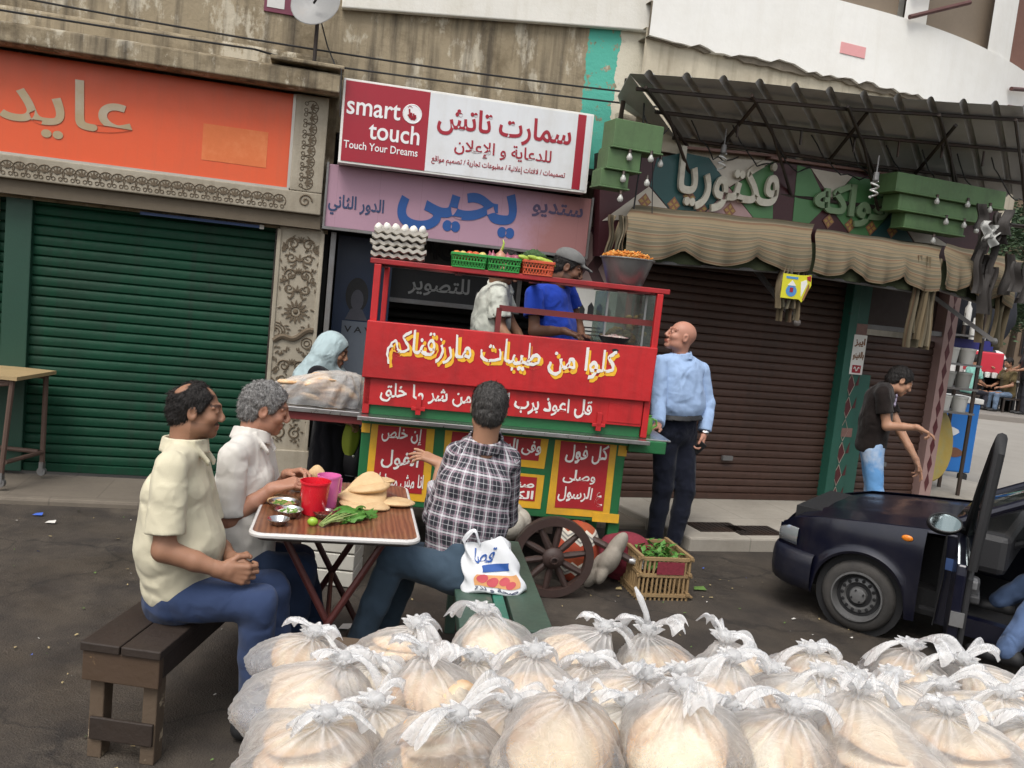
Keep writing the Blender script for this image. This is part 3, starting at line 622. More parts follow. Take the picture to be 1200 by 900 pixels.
m.build('diamond_tiles', bpy.data.materials['maroon_diamond'], t)
# tiled sign band with raised letters
t = thing('tiled_sign', 'restaurant sign band of green teal pink and white tile triangles with raised Arabic letters', 'sign', (1, 0, 2.4), GR)
def quad(pts): return [gp(x, y) for x, y in pts]
m = MB(); m.prism(quad([(702, 300), (704, 178), (1180, 208), (1150, 330)]), .02, -.095); m.build('maroon_backing', pm('maroon_board', (.062, .018, .022), .25, 6, .4), t)
C3 = lambda x, y: (900 + x / 3.75, 160 + y / 3.75); C2 = lambda x, y: (690 + x / 3.75, 60 + y / 3.75)
pats = {'white_tile': [[C2(60, 745), C2(265, 595), C2(378, 728)], [C2(530, 468), C2(812, 482), C2(618, 596)], [C3(190, 140), C3(375, 172), C3(282, 275)], [C3(555, 322), C3(618, 258), C3(640, 380), C3(800, 482), C3(650, 470)]],
        'teal_band': [[C2(270, 592), C2(300, 470), C2(415, 445), C2(528, 468), C2(616, 598), C2(482, 738), C2(382, 726)], [C3(440, 450), C3(553, 326), C3(642, 470)]],
        'rose_tile': [[C2(486, 738), C2(618, 602), C2(745, 762)]],
        'leaf_green': [[C2(812, 485), C2(808, 764), C2(748, 762), C2(622, 600)], [C3(130, 125), C3(188, 142), C3(262, 300), C3(150, 412), C3(106, 400)], [C3(285, 278), C3(378, 174), C3(480, 195), C3(552, 322), C3(438, 448), C3(368, 438), C3(268, 302)]]}
tone = {'white_tile': (.55, .50, .42), 'teal_band': (.022, .085, .085), 'rose_tile': (.45, .29, .28), 'leaf_green': (.085, .22, .085)}
for i, (nm, polys) in enumerate(pats.items()):
    m = MB()
    for pl in polys: m.prism(quad(pl), -.095, -.1)
    m.build('tile_pattern', pm(nm, tone[nm], .15, 6, .4, dirt=sc3(tone[nm], .5), da=.4), t, fix=True)
m = MB()
for (x, y) in (C2(245, 660), C2(372, 675), C2(492, 690), C2(440, 640)) + (C2(618, 700),) + (C3(265, 372), C3(360, 390), C3(452, 402), C3(545, 415)):
    u, z = gp(x, y); m.prism([(u, z + .065), (u + .06, z), (u, z - .065), (u - .06, z)], -.1, -.104); m.cur = 1
    for a in range(4): m.prism([(u, z + .008), (u + .015, z + .03), (u, z + .05), (u - .015, z + .03)], -.104, -.106, Matrix.Translation((u, 0, z)) @ Matrix.Rotation(R(90 * a), 4, 'Y') @ Matrix.Translation((-u, 0, -z)))
    m.cur = 0
m.build('flower_pattern', [pm('flower_brown', (.27, .12, .07), .3, 12, .4), pm('flower_ochre', (.40, .26, .07), .2, 12, .4)], t, fix=True)
m = MB()
for (x0, y0), (x1, y1) in ((C2(415, 425), C2(820, 462)), (C3(0, 95), C3(560, 170))):
    a, b_ = gp(x0, y0), gp(x1, y1); m.bar((a[0], -.1, a[1]), (b_[0], -.1, b_[1]), .02, .085, up=(0, 1, 0))
m.build('border_strip', bpy.data.materials['brown_strip'], t)
u0, za = gp(*C2(370, 660)); u1, zb = gp(*C2(818, 640)); zt = gp(*C2(600, 470))[1]
m = MB(); letters(m, 'فكتوريا', u0, u1, min(za, zb) - .04, zt + .03, y=-.115, bold=.02, depth=.03); m.build('white_letters', pm('white_plastic_letters', (.60, .57, .48), .12, 6, .6, dirt=(.26, .21, .14), da=.7, ds=5), t)
u0, za = gp(*C3(190, 300)); u1, zb = gp(*C3(510, 360)); zt = gp(*C3(300, 210))[1]
m = MB(); letters(m, 'فواكه', u0, u1, za - .13, zt + .02, y=-.115, bold=.03, depth=.025); m.build('green_letters', pm('green_plastic_letters', (.20, .30, .17), .15, 6, .5, dirt=(.08, .1, .06), da=.5), t)
# stepped green light boxes with bulbs
M['step_green'] = pm('step_green', (.095, .175, .07), .2, 5, .6, dirt=(.055, .085, .04), da=.7, streak=.4)
def bulb_mb(mb, c):
    T = Matrix.Translation(c) @ Matrix.Scale(.72, 4); mb.lathe([(.0, .0), (.016, 0), (.016, -.03), (.02, -.035)], 10, T); mb.cur = 1
    mb.lathe([(.012, -.035), (.016, -.05), (.03, -.075), (.032, -.092), (.022, -.112), (0, -.12)], 12, T); mb.cur = 0
bulbm = [M['dark_iron'], flat('bulb_glass', (.42, .42, .39), .15)]
def light_box(lb, tiers, bulbs, v0):
    t = thing('light_box', lb, 'light box', ((tiers[0][0] + tiers[0][1]) / 2, -v0, tiers[0][3]), GR)
    for (u0, u1, z0, z1, d) in tiers:
        m = MB(); m.span((u0, -v0 - d, z0), (u1, -v0 + .14, z1)); m.span((u0 - .012, -v0 - d - .012, z0 - .014), (u1 + .012, -v0 + .14, z0)); m.build('tier', M['step_green'], t, bevel=.005)
    for (u, z, d) in bulbs:
        m = MB(); bulb_mb(m, (u, -v0 - d, z)); m.build('bulb', bulbm, t, smooth=True)
q = lambda px, py, v: (GR.on(px, py, v).x, GR.on(px, py, v).z)
v = .55
a = q(722, 138, v); b1 = q(777, 140, v); c = q(718, 170, v); d_ = q(714, 195, v); e_ = q(710, 218, v)
light_box('green stepped light box with hanging bulbs at the left end of the restaurant sign', [(a[0], b1[0] + .02, c[1], a[1], .06), (a[0] - .02, b1[0] - .13, d_[1], c[1] - .014, .04), (a[0] - .05, b1[0] - .2, e_[1] + .01, d_[1] - .014, .02)],
          [(*q(738, 175, v), .07), (*q(763, 177, v), .07), (*q(732, 200, v), .05), (*q(760, 205, v), .05), (*q(730, 223, v), .03), (*q(778, 182, v), .02)], v - .06)
v = .5
a = q(1053, 198, v); b1 = q(1182, 212, v); c = q(1055, 226, v); d_ = q(1066, 250, v); e_ = q(1080, 274, v)
light_box('green stepped light box with hanging bulbs at the right end of the restaurant sign', [(a[0], b1[0], c[1] + .02, a[1] - .02, .08), (a[0] + .08, b1[0] - .16, d_[1] + .03, c[1] + .006, .05), (a[0] + .2, b1[0] - .35, e_[1] + .05, d_[1] + .016, .02)],
          [(*q(1098, 228, v), .09), (*q(1134, 232, v), .09), (*q(1160, 238, v), .09), (*q(1112, 252, v), .06), (*q(1133, 256, v), .06), (*q(1100, 274, v), .03), (*q(1152, 262, v), .02)], v - .08)
for (px, py, lb) in ((845, 160, 'spiral energy saving lamp hanging over the white raised letters'), (1023, 192, 'spiral energy saving lamp hanging over the green raised letters')):
    t = thing('spiral_lamp', lb, 'lamp', wp(px, py + 40, 6.9), GR); c = INFO[t]
    m = MB(); m.tube([c + Vector((0, 0, .33)), c + Vector((0, 0, .17))], .006, 6); m.lathe([(0, .2), (.02, .2), (.024, .14), (.016, .13)], 12, Matrix.Translation(c)); m.build('lamp_holder', M['grey_iron'], t)
    m = MB(); m.tube([c + Vector((.028 * cos(g), .028 * sin(g), .135 - .0085 * g)) for g in [i * .35 for i in range(46)]], .008, 6); m.build('spiral_tube', flat('tube_glass', (.5, .5, .48), .2), t, smooth=True)
# corrugated canopy on an iron frame
t = thing('corrugated_canopy', 'grey corrugated metal canopy on a dark iron frame over the restaurant sign', 'canopy', (1, -.6, 3.0), GR)
fl_, fr_ = wp(738, 86, 6.25), wp(1203, 126, 6.95); bl_, br_ = wp(700, 168, 7.1), wp(1215, 236, 8.3)
bl_ = wp(800, 172, 7.15)
fl2 = wp(727, 110, 6.7)
def roof(a, b_, dz=0.):
    f = fl_.lerp(fr_, a); k = bl_.lerp(br_, a); p = f.lerp(k, b_)
    ph = (a * 11.5) % 1; rib = .034 * max(0, 1 - (abs(ph - .5) * 8) ** 2) ; p.z += rib + .012 * sin(a * 7) * (1 - b_) + dz + .03 * sin(b_ * 3.1); return p
m = MB(); m.grid(lambda a, b_: roof(a, b_), 276, 8); m.grid(lambda a, b_: roof(a, b_, -.004), 276, 8); m.build('roof_sheet', pm('roof_grey', (.46, .46, .45), .15, 4, .55, .3, dirt=(.35, .33, .30), da=.6), t)
m = MB(); pl = [fl_, bl_, wp(728, 125, 6.9), wp(724, 112, 6.6)]; m.add([p + Vector((0, 0, .0)) for p in pl] + [p + Vector((0, 0, -.006)) for p in pl], [(0, 1, 2, 3), (7, 6, 5, 4), (0, 3, 7, 4), (0, 4, 5, 1)]); m.build('side_sheet', bpy.data.materials['roof_grey'], t)
m = MB()
for b_ in (.12, .45, .8): m.tube([roof(0, b_, -.05), roof(.5, b_, -.05), roof(1, b_, -.05)], .015, 6)
for a in (.03, .28, .52, .76, .97): m.tube([roof(a, .06, -.06), roof(a, .98, -.06)], .014, 6); m.tube([roof(a, .45, -.06), roof(a + .02, .9, -.36)], .014, 6)
for a in (.12, .4, .64): m.tube([roof(a, .8, -.06), roof(a + .16, .15, -.07)], .016, 6)
m.tube([roof(0, .9, -.33), roof(1, .9, -.36)], .018, 6)
for a in (.2, .36, .5, .62, .74, .86): m.tube([roof(a, .45, -.05), roof(a, .46, -.17)], .01, 5)
m.tube([wp(735, 92, 6.6), wp(727, 140, 6.7)], .018, 6)
m.build('iron_frame', M['dark_iron'], t)
m = MB(); rn = random.Random(8)
for k in range(9):
    a = .08 + k * .1; p = roof(a, .5, -.06); q_ = roof(a + rn.uniform(.06, .14), .85, -.1)
    m.tube([p.lerp(q_, i / 10) - Vector((0, 0, rn.uniform(.1, .16) * 4 * (i / 10) * (1 - i / 10))) for i in range(11)], .006, 5)
m.tube([wp(755, 120, 6.6), wp(752, 180, 6.62), wp(742, 250, 6.6)], .007, 5); m.tube([wp(755, 135, 6.6), wp(762, 155, 6.6), wp(775, 160, 6.6), wp(784, 150, 6.65)], .005, 5)
m.tube([wp(765, 190, 6.6), wp(764, 262, 6.55)], .004, 5)
m.build('loose_wires', M['black'], t)
m = MB(); pl = [roof(.0, .8, -.3), roof(1, .8, -.34), roof(1, .99, -.42), roof(0, .99, -.42)]
m.span((-.3, -.02, 2.97), (3.1, .03, 3.3)); m.build('back_board', pm('dark_back_board', (.02, .019, .018), .3, 4, .8), t)  # plain near-black board fills the dark void between canopy and sign band
t = thing('cloth_scrap', 'pale rag and plastic caught in the wires under the right end of the canopy', 'rag', wp(1165, 265, 7.0), GR); c = INFO[t]
m = MB(); rn = random.Random(3)
for k in range(4):
    o_ = c + Vector((rn.uniform(-.08, .08), 0, rn.uniform(-.05, .05))); m.grid(lambda a, b_: o_ + Vector((.07 * (a - .5) + .03 * sin(b_ * 5 + k), .02 * sin(a * 6), -.14 * b_ * (1 - .4 * a))), 8, 8)
m.build('rag', pm('rag_pale', (.4, .4, .38), .3, 20, .9), t, smooth='all')
m = MB(); rn = random.Random(5)
for k in range(16):
    p = wp(rn.uniform(1150, 1205), rn.uniform(235, 320), 7.1 + rn.uniform(-.1, .1)); w_, l, f = rn.uniform(.04, .10), rn.uniform(.15, .4), rn.uniform(0, 6)
    m.grid(lambda a, b_: p + Vector((w_ * (a - .5) * (1 + .5 * b_) + .02 * sin(b_ * 6 + f), .03 * sin(a * 7 + f), -l * b_)), 7, 8)
tag(m.build('hung_clutter', pm('dark_clutter', (.03, .025, .022), .5, 9, .7), base=wp(1180, 300, 7.1), frame=GR, smooth='all'), 'dark bundle of wires and rags hanging at the restaurant corner', 'bundle')
# striped awnings
def stripe_mat():
    t = NT('awning_stripes'); v = t.n('Attribute', {'attribute_name': 'stripe'}).outputs['Fac']
    fr = t.math('FRACT', t.math('MULTIPLY', v, 3.2))
    r = t.n('ValToRGB', Fac=fr); e = r.color_ramp; e.interpolation = 'CONSTANT'
    cs = [(0, (.30, .23, .13)), (.18, (.43, .36, .25)), (.24, (.12, .13, .09)), (.46, (.17, .155, .11)), (.52, (.42, .36, .25)), (.58, (.24, .10, .05)), (.70, (.34, .26, .15)), (.88, (.15, .14, .10))]
    while len(e.elements) < len(cs): e.elements.new(.5)
    for q_, (p, c) in zip(e.elements, cs): q_.position = p; q_.color = (*[.62 * (.5 * a_ + .5 * b_) for a_, b_ in zip(c, (.27, .215, .145))], 1)
    c = t.mix(t.math('MULTIPLY', t.ramp(t.noise(4, 8, .7), [(.45, 0), (.7, 1)]), .45), r.outputs[0], (.10, .09, .06))
    t.bsdf(Base_Color=c, Roughness=.9, Specular_IOR_Level=.2); t.bump(t.noise(60, 3), .2, .004); return t.mat
M['stripes'] = stripe_mat(); M['lining'] = pm('awning_lining', (.045, .055, .025), .3, 6, .9)
def awning(lb, P0, P1, depth, drop, wall0, wall1, n_sc, seed, drapes=()):
    """front top edge runs P0..P1; the cloth comes out of the wall line wall0..wall1 and hangs in scallops"""
    t = thing('striped_awning', lb, 'awning', P0, GR); m = MB(); st = []
    N, H = 72, 14; up = Vector((0, 0, 1)); rn = random.Random(seed); ph = rn.uniform(0, 6)
    vs = []
    for j in range(H + 1):
        for i in range(N + 1):
            a = i / N; b_ = j / H; top = P0.lerp(P1, a); wl = wall0.lerp(wall1, a)
            scal = abs(sin(pi * (a * n_sc + .25)))
            if b_ < .3: p = wl.lerp(top, b_ / .3); p.z += .02 * sin(pi * b_ / .3)
            else:
                k = (b_ - .3) / .7; L = drop * (.66 + .34 * scal ** .8)
                p = top + Vector((0, -.05 * sin(k * 2.2) - .02 * sin(a * 40 + ph) * k, -L * k))
            p.z += .004 * sin(a * 17 + ph); vs.append(p); st.append(b_ * (1.5 if b_ > .3 else 1))
    m.add(vs, [(j * (N + 1) + i, j * (N + 1) + i + 1, (j + 1) * (N + 1) + i + 1, (j + 1) * (N + 1) + i) for j in range(H) for i in range(N)])
    m.attr['stripe'] = st; m.build('canopy_cloth', M['stripes'], t, smooth='all')
    m = MB(); m.grid(lambda a, b_: P0.lerp(P1, a) + Vector((0, .03 + .02 * sin(a * 30), -.05 - (drop * 1.02 - .05) * b_)), 40, 4); m.build('lining', M['lining'], t, smooth='all')
    m = MB(); m.tube([P0 + Vector((0, .05, -drop * 1.02)), P1 + Vector((0, .05, -drop * 1.02))], .014, 6); m.build('front_bar', M['grey_iron'], t)
    for (c, top, bot, wid, sd) in drapes:       # bunched cloth hanging at the end of the awning
        m = MB(); rn = random.Random(sd); st = []
        for k in range(7):
            off = (k - 3) / 3 * wid; l = (bot - top) * rn.uniform(.75, 1.05); ph = rn.uniform(0, 6); y = rn.uniform(-.05, .05); n0 = len(m.v)
            m.grid(lambda a, b_: c + Vector((off + wid * .28 * (a - .5) * (1 + .4 * b_) + .012 * sin(b_ * 7 + ph), y + .03 * sin(a * 6.3 + ph), (top - c.z) + l * b_)), 8, 10)
            st += [(.2 + k * .17 + .11 * (q_ % 9) / 8) for q_ in range(99)]
        m.attr['stripe'] = st; m.build('end_drape', M['stripes'], t, smooth='all')
    return t
Y1, Y2, Y3 = 6.35, 6.95, 7.3
A0, A1 = wp(733, 256, 6.3), wp(950, 276, 6.75); W0, W1 = wp(745, 240, 6.9), wp(955, 262, 7.4)
d1 = wp(925, 330, 6.72); d0 = wp(722, 285, 6.3)
awning('striped scalloped awning over the wide brown shutter', A0, A1, .5, .29, W0, W1, 2.5, 1, [(d1, d1.z + .18, d1.z - .3, .09, 4), (d0, d0.z + .2, d0.z - .12, .05, 5)])
A0, A1 = wp(955, 276, 6.75), wp(1100, 300, 7.0); W0, W1 = wp(958, 268, 7.4), wp(1105, 288, 7.9)
d1 = wp(1084, 345, 7.0)
awning('striped scalloped awning over the narrow doorway and tiled pier', A0, A1, .5, .30, W0, W1, 2.5, 2, [(d1, d1.z + .3, d1.z - .45, .12, 6)])
A0, A1 = wp(1106, 296, 7.0), wp(1188, 325, 7.4); W0, W1 = wp(1110, 286, 7.6), wp(1200, 306, 8.0)
d1 = wp(1168, 360, 7.4)
awning('striped scalloped awning turning the corner at the right', A0, A1, .4, .28, W0, W1, 2.2, 3, [(d1, d1.z + .25, d1.z - .42, .14, 7)])
for (p, q_, Ya, Yb, lb) in (((873, 300), (934, 378), 7.4, 6.75, 'pale folding arm under the awning over the wide shutter'), ((1040, 308), (1165, 400), 7.8, 7.3, 'pale folding arm under the awning by the restaurant corner')):
    a, c = wp(*p, Ya), wp(*q_, Yb); m = MB(); m.bar(a, c, .035, .035); m.ball(c, .03, 8, 6); tag(m.build('awning_arm', M['grey_iron'], base=a, frame=GR), lb, 'awning arm')
# hanging ice cream board, and a neutral design on it
t = thing('hanging_board', 'yellow ice cream advertising board hanging from the awning end', 'advertising board', wp(940, 350, 6.6), GR); c = INFO[t]
a, b_, c_, d_ = wp(918, 320, 6.62), wp(962, 318, 6.62), wp(958, 346, 6.62), wp(919, 349, 6.62)
ax = wp(940, 319, 6.62); u0, u1, z0, z1 = a.x, a.x + .17, d_.z, a.z; y = a.y
m = MB(); m.span((u0, y - .004, z0), (u1, y, z1)); m.prism([(u1, z0), (u1, z1), (u1 + .09, z1 + .01), (u1 + .1, z1 - .07), (u1 + .03, z0 - .02)], y - .004, y); m.build('board', flat('board_yellow', (.66, .62, .03), .4), t)
m = MB(); m.prism([(u0 + .09 + .05 * cos(g), z0 + .06 + .045 * sin(g)) for g in [2 * pi * i / 16 for i in range(16)]], y - .004, y - .006); m.span((u0 + .03, y - .006, z1 - .035), (u1 - .03, y - .004, z1 - .018)); m.build('blue_scoop', flat('scoop_blue', (.08, .25, .55), .4), t)
m = MB(); m.prism([(u1 + .015, z0 + .02), (u1 + .0, z1 - .05), (u1 + .05, z1 - .03), (u1 + .06, z1 - .06)], y - .004, y - .006); m.prism([(u0 + .05, z0 + .1), (u0 + .09, z1 - .045), (u0 + .13, z0 + .1)], y - .006, y - .007); m.build('white_swirl', M['white_paint'], t)
m = MB(); m.prism([(u1 + .05, z1 - .005), (u1 + .085, z1 + .005), (u1 + .09, z1 - .04), (u1 + .055, z1 - .03)], y - .004, y - .007); m.span((u0 + .075, y - .008, z0 + .05), (u0 + .105, y - .006, z0 + .085)); m.build('red_mark', M['sign_red'], t)
m = MB(); m.prism([(u1 + .03, z0 + .0), (u1 + .075, z1 - .05), (u1 + .085, z1 - .09), (u1 + .045, z0 - .005)], y - .004, y - .0065); m.build('brown_cone', flat('cone_brown', (.25, .12, .04), .5), t)
# ================================================================ the food cart
CT = Frame((-.85, 4.92), 6.1)
def cp(px, py, v=0.):
    q = CT.on(px, py, v); return q.x, q.z
W_ = 1.70
t = thing('food_cart', 'red and green painted food cart with white Arabic lettering and wooden wheels', 'food cart', (.85, .4, 0), CT)
# lower body
m = MB(); m.span((.0, .06, .37), (1.60, .80, .86)); m.build('body', M['green_paint'], t, bevel=.006)
m = MB()
for x in (.03, 1.55): m.span((x, .08, .24), (x + .07, .15, .37)); m.span((x, .70, .07), (x + .07, .77, .37))
m.span((.62, .12, .30), (.68, .2, .37)); m.build('leg', M['green_paint'], t, bevel=.004)
m = MB(); m.span((.0, .02, .86), (1.66, .84, .905)); m.span((1.60, .0, .83), (1.83, .45, .905)); m.build('top_frame', M['green_paint'], t, bevel=.005)
m = MB(); m.span((-.02, -.10, .905), (1.70, .9, .917)); m.span((-.02, -.104, .895), (1.70, -.10, .919)); m.build('counter_sheet', M['steel'], t, bevel=.002)
m = MB(); m.span((1.705, .02, .905), (1.86, .43, .915)); m.build('end_shelf', M['steel'], t, bevel=.002)
def panel(x0, x1, z0, z1, lines, sd):
    m = MB(); rn = random.Random(sd); j = lambda: rn.uniform(-.006, .006); bw = .042
    o_ = [(x0 + j(), z0 + j()), (x1 + j(), z0 + j()), (x1 + j(), z1 + j()), (x0 + j(), z1 + j())]; m.prism(o_, .06, .056)
    pf = m.build('panel_border', M['yellow_paint'], t)
    m = MB(); m.prism([(x0 + bw + j(), z0 + bw + j()), ((x0 + x1) / 2, z0 + bw + j()), (x1 - bw + j(), z0 + bw + j()), (x1 - bw + j(), z1 - bw * .5), (x0 + bw + j(), z1 - bw * .5)], .056, .053); pn = m.build('panel', M['panel_red'], t)
    for (s_, a, b_, c, d) in lines:
        m = MB(); letters(m, s_, a, b_, c, d, y=.0535, bold=.022, depth=.002, slant=.03, rise=rn.uniform(-.008, .004), wob=.05, seed=sd, hand=.012); o = m.build('lettering', M['white_paint'], pn)
a0 = cp(441, 489); a1 = cp(512, 494); lo = cp(437, 578)
panel(.055, .43, .41, .872, [('إن خلص', .12, .36, .745, .85), ('الفول', .13, .35, .595, .715), ('انا مش مسئول', .10, .39, .455, .57)], 1)
panel(.49, 1.115, .675, .872, [('وفى السماء رزقكم', .55, 1.075, .72, .84)], 2)
panel(.49, 1.115, .42, .635, [('صناعة الأسطى', .57, 1.06, .54, .605), ('الكونيسة ٢٠', .60, 1.06, .46, .53)], 3)
panel(1.155, 1.545, .40, .872, [('كل فول', 1.23, 1.49, .72, .845), ('وصلى', 1.23, 1.43, .595, .68), ('ع الرسول', 1.21, 1.49, .465, .58)], 4)
m = MB(); m.span((.0, .053, .80), (.05, .06, .86)); m.span((1.552, .053, .79), (1.605, .06, .86)); m.span((1.44, .052, .37), (1.605, .06, .425)); m.build('yellow_corner', M['yellow_paint'], t)
# red boards
m = MB(); m.span((.0, .03, .918), (1.66, .06, .985)); m.build('green_strip', M['green_paint'], t)
m = MB(); m.prism([(.0, .975), (1.66, .985), (1.66, 1.145), (.0, 1.135)], .035, .01); m.span((1.45, .006, 1.0), (1.655, .01, 1.12)); m.build('lower_board', M['red_paint'], t, bevel=.004)
m = MB(); m.prism([(-.02, 1.135), (1.69, 1.145), (1.70, 1.47), (-.015, 1.465)], .02, -.02); m.build('upper_board', M['red_paint'], t, bevel=.005)
for i in range(2):
    m = MB(); m.span((.28 + i * 1.08, -.004, .965), (.36 + i * 1.08, .01, .985)); m.span((.305 + i * 1.08, -.004, .94), (.335 + i * 1.08, .03, 1.05)); m.build('hinge', M['red_paint'], t, bevel=.002)
M['brush_white'] = flat('brush_white', (.78, .76, .72), .5)
m = MB(); letters(m, 'كلوا من طيبات مارزقناكم', .125, 1.475, 1.205, 1.425, y=-.0205, bold=.03, depth=.0015, wob=.02, rise=-.005, hand=.012); m.build('yellow_shadow', M['shade_yellow'], t)
m = MB(); letters(m, 'كلوا من طيبات مارزقناكم', .11, 1.46, 1.225, 1.44, y=-.0225, bold=.012, depth=.0015, wob=.02, rise=-.005, hand=.012); m.build('lettering', M['brush_white'], t)
m = MB(); letters(m, 'قل اعوذ برب الفلق من شر ما خلق', .09, 1.35, 1.0, 1.12, y=.0095, bold=.02, depth=.0015, slant=.02, wob=.03, rise=.0, hand=.014); m.build('lettering', M['brush_white'], t)
m = MB(); u, z = cp(720, 411); m.prism([(u + .018 * cos(g) * (1 + .3 * sin(3 * g)), z + .014 * sin(g)) for g in [2 * pi * i / 14 for i in range(14)]], -.02, -.022); m.build('burn_mark', M['black'], t)
# posts and rails
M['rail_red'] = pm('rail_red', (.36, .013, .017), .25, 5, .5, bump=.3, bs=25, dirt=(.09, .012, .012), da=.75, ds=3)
m = MB(); m.bar((.015, .03, .92), (.015, .03, 1.79), .04, .04); m.build('post', M['red_paint'], t, bevel=.004)
m = MB(); m.bar((.03, .80, .92), (.03, .80, 1.79), .035, .035); m.build('post', M['red_paint'], t, bevel=.004)
for y in (.03, .80): m = MB(); m.bar((1.685, y, .92), (1.685, y, 1.79), .038, .038); m.build('post', M['red_paint'], t, bevel=.004)
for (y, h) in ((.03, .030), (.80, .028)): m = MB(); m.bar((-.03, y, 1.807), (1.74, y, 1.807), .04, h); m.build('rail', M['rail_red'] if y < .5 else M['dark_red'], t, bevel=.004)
m = MB()
for k, x in enumerate((.015, .5, 1.0, 1.685)): m.bar((x, .05, 1.80), (x, .78, 1.80), .04, .035)
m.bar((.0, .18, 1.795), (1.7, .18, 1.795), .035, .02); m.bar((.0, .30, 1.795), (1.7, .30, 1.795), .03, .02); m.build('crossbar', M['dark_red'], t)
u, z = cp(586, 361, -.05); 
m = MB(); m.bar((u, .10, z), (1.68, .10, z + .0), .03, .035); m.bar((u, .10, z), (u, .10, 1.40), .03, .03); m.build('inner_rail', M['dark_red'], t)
m = MB(); m.span((.0, .04, 1.30), (1.68, .80, 1.33)); m.build('inner_shelf', M['steel'], t)
# left shelf on a beam
m = MB(); m.span((-.57, .12, .86), (.0, .55, .89)); m.span((-.57, .10, .835), (.0, .13, .895)); m.build('side_beam', M['dark_red'], t, bevel=.003)
m = MB(); m.span((-.585, .08, .896), (-.005, .62, .908)); m.span((-.585, .076, .885), (-.005, .08, .912)); m.build('side_shelf', M['steel'], t, bevel=.002)
# wheel
M['wheel_wood'] = pm('wheel_wood', (.042, .021, .017), .35, 7, .6, bump=.4, bs=30, dirt=(.05, .04, .035), da=.6)
def wheel(cx, cy, r, parent):
    T = Matrix.Translation((cx, cy, r)) @ Matrix.Rotation(R(90), 4, 'X')
    m = MB(); m.lathe([(r * .80, -.028), (r * .985, -.028), (r * .985, .028), (r * .80, .028)], 40, T, closed=True); w_ = m.build('wheel', M['wheel_wood'], parent, smooth=True, fix=True)
    m = MB(); m.lathe([(r * .985, -.024), (r, -.024), (r, .024), (r * .985, .024)], 40, T, closed=True); m.build('tyre', M['dark_iron'], w_, smooth=True, fix=True)
    m = MB(); m.lathe([(0, -.05), (.045, -.05), (.06, -.035), (.062, .03), (.045, .05), (.026, .055), (.024, .075), (.017, .078), (.015, .06), (0, .06)], 20, T); m.build('hub', M['wheel_wood'], w_, smooth=True, fix=True)
    for k in range(10):
        g = 2 * pi * (k + .3) / 10; d = Vector((cos(g), 0, sin(g))); c = Vector((cx, cy, r)); m = MB()
        m.tube([c + d * .05, c + d * .1, c + d * r * .82], [.017, .021, .017], 8); m.build('spoke', M['wheel_wood'], w_, smooth=True)
wc = CT.I @ Vector((.335, 4.755, 0))
wheel(wc.x, wc.y, .235, t); wheel(wc.x + .02, .95, .235, t)
m = MB(); m.tube([(wc.x, wc.y + .04, .235), (wc.x + .02, .92, .235)], .025, 8); m.span((wc.x - .05, .1, .26), (wc.x + .05, .16, .42)); m.span((wc.x - .05, .68, .26), (wc.x + .05, .74, .42)); m.build('axle', M['dark_iron'], t)
a = cp(703, 636, .05); b_ = cp(738, 655, .12)
m = MB(); m.tube([(1.2, .1, .36), (a[0] + .02, -.1, a[1] - .0), (b_[0], -.14, b_[1])], .022, 8); m.build('shaft', M['wheel_wood'], t)
e_ = cp(754, 662, .2); m = MB(); m.tube([(b_[0] - .01, -.14, b_[1]), (b_[0] + .05, -.15, b_[1] - .01), (e_[0], -.17, e_[1] + .01), (e_[0] + .0, -.18, e_[1] - .03)], [.021, .022, .021, .015], 10); m.build('shaft_end', flat('worn_chrome', (.7, .7, .7), .25, .8), t, smooth=True)

# ---------------------------------------------------------------- what stands on the cart
RZ = 1.822
def lumpy(mb, c, r, sd, amt=.06, sq=(1, 1, 1), n=(14, 10), M_=None):
    k0 = len(mb.v); mb.ball(c, (r * sq[0], r * sq[1], r * sq[2]), *n, M=M_); rn = random.Random(sd); a = [rn.uniform(0, 6) for _ in range(6)]; C_ = Vector(c)
    for i in range(k0, len(mb.v)):
        d = mb.v[i] - C_; q_ = d / r
        mb.v[i] = C_ + d * (1 + amt * (sin(q_.x * 3 + a[0]) + sin(q_.y * 3.3 + a[1]) + sin(q_.z * 2.7 + a[2])) / 2)
    return mb
# egg trays
M['pulp'] = pm('grey_pulp', (.46, .43, .38), .12, 12, .95, bump=.3, bs=120); M['egg'] = flat('egg_shell', (.72, .69, .63), .45, var=.06)
u0, z0 = cp(434, 306, -.06); u1, _ = cp(497, 306, -.06); ez = RZ; ew = (u1 - u0)
def tray_mb():
    m = MB(); nx, ny = 6, 5; px_ = ew / nx
    def f(a, b_):
        x, y = a * ew, b_ * px_ * ny
        return (x, y,   .014 + .006 * cos(2 * pi * x / px_) + .004 * cos(2 * pi * y / px_))
    m.grid(f, 48, 40); m.grid(lambda a, b_: Vector(f(a, b_)) - Vector((0, 0, .020)), 48, 40)
    for yy in (0, 1): m.grid(lambda a, b_: Vector(f(a, yy)) - Vector((0, 0, .020 * b_)), 48, 1)
    for xx in (0, 1): m.grid(lambda a, b_: Vector(f(xx, a)) - Vector((0, 0, .020 * b_)), 40, 1)
    return m
nT = 5
names = ['lowest grey pulp egg tray of the stack on the cart rail', 'second grey pulp egg tray from the bottom on the cart rail', 'third grey pulp egg tray from the bottom on the cart rail', 'fourth grey pulp egg tray from the bottom on the cart rail', 'topmost grey pulp egg tray holding white eggs on the cart rail']
_n = ['lowest grey pulp egg tray of the stack on the cart rail', 'second grey pulp egg tray from the bottom on the cart rail', 'third grey pulp egg tray from the bottom on the cart rail', 'topmost grey pulp egg tray holding white eggs on the cart rail']
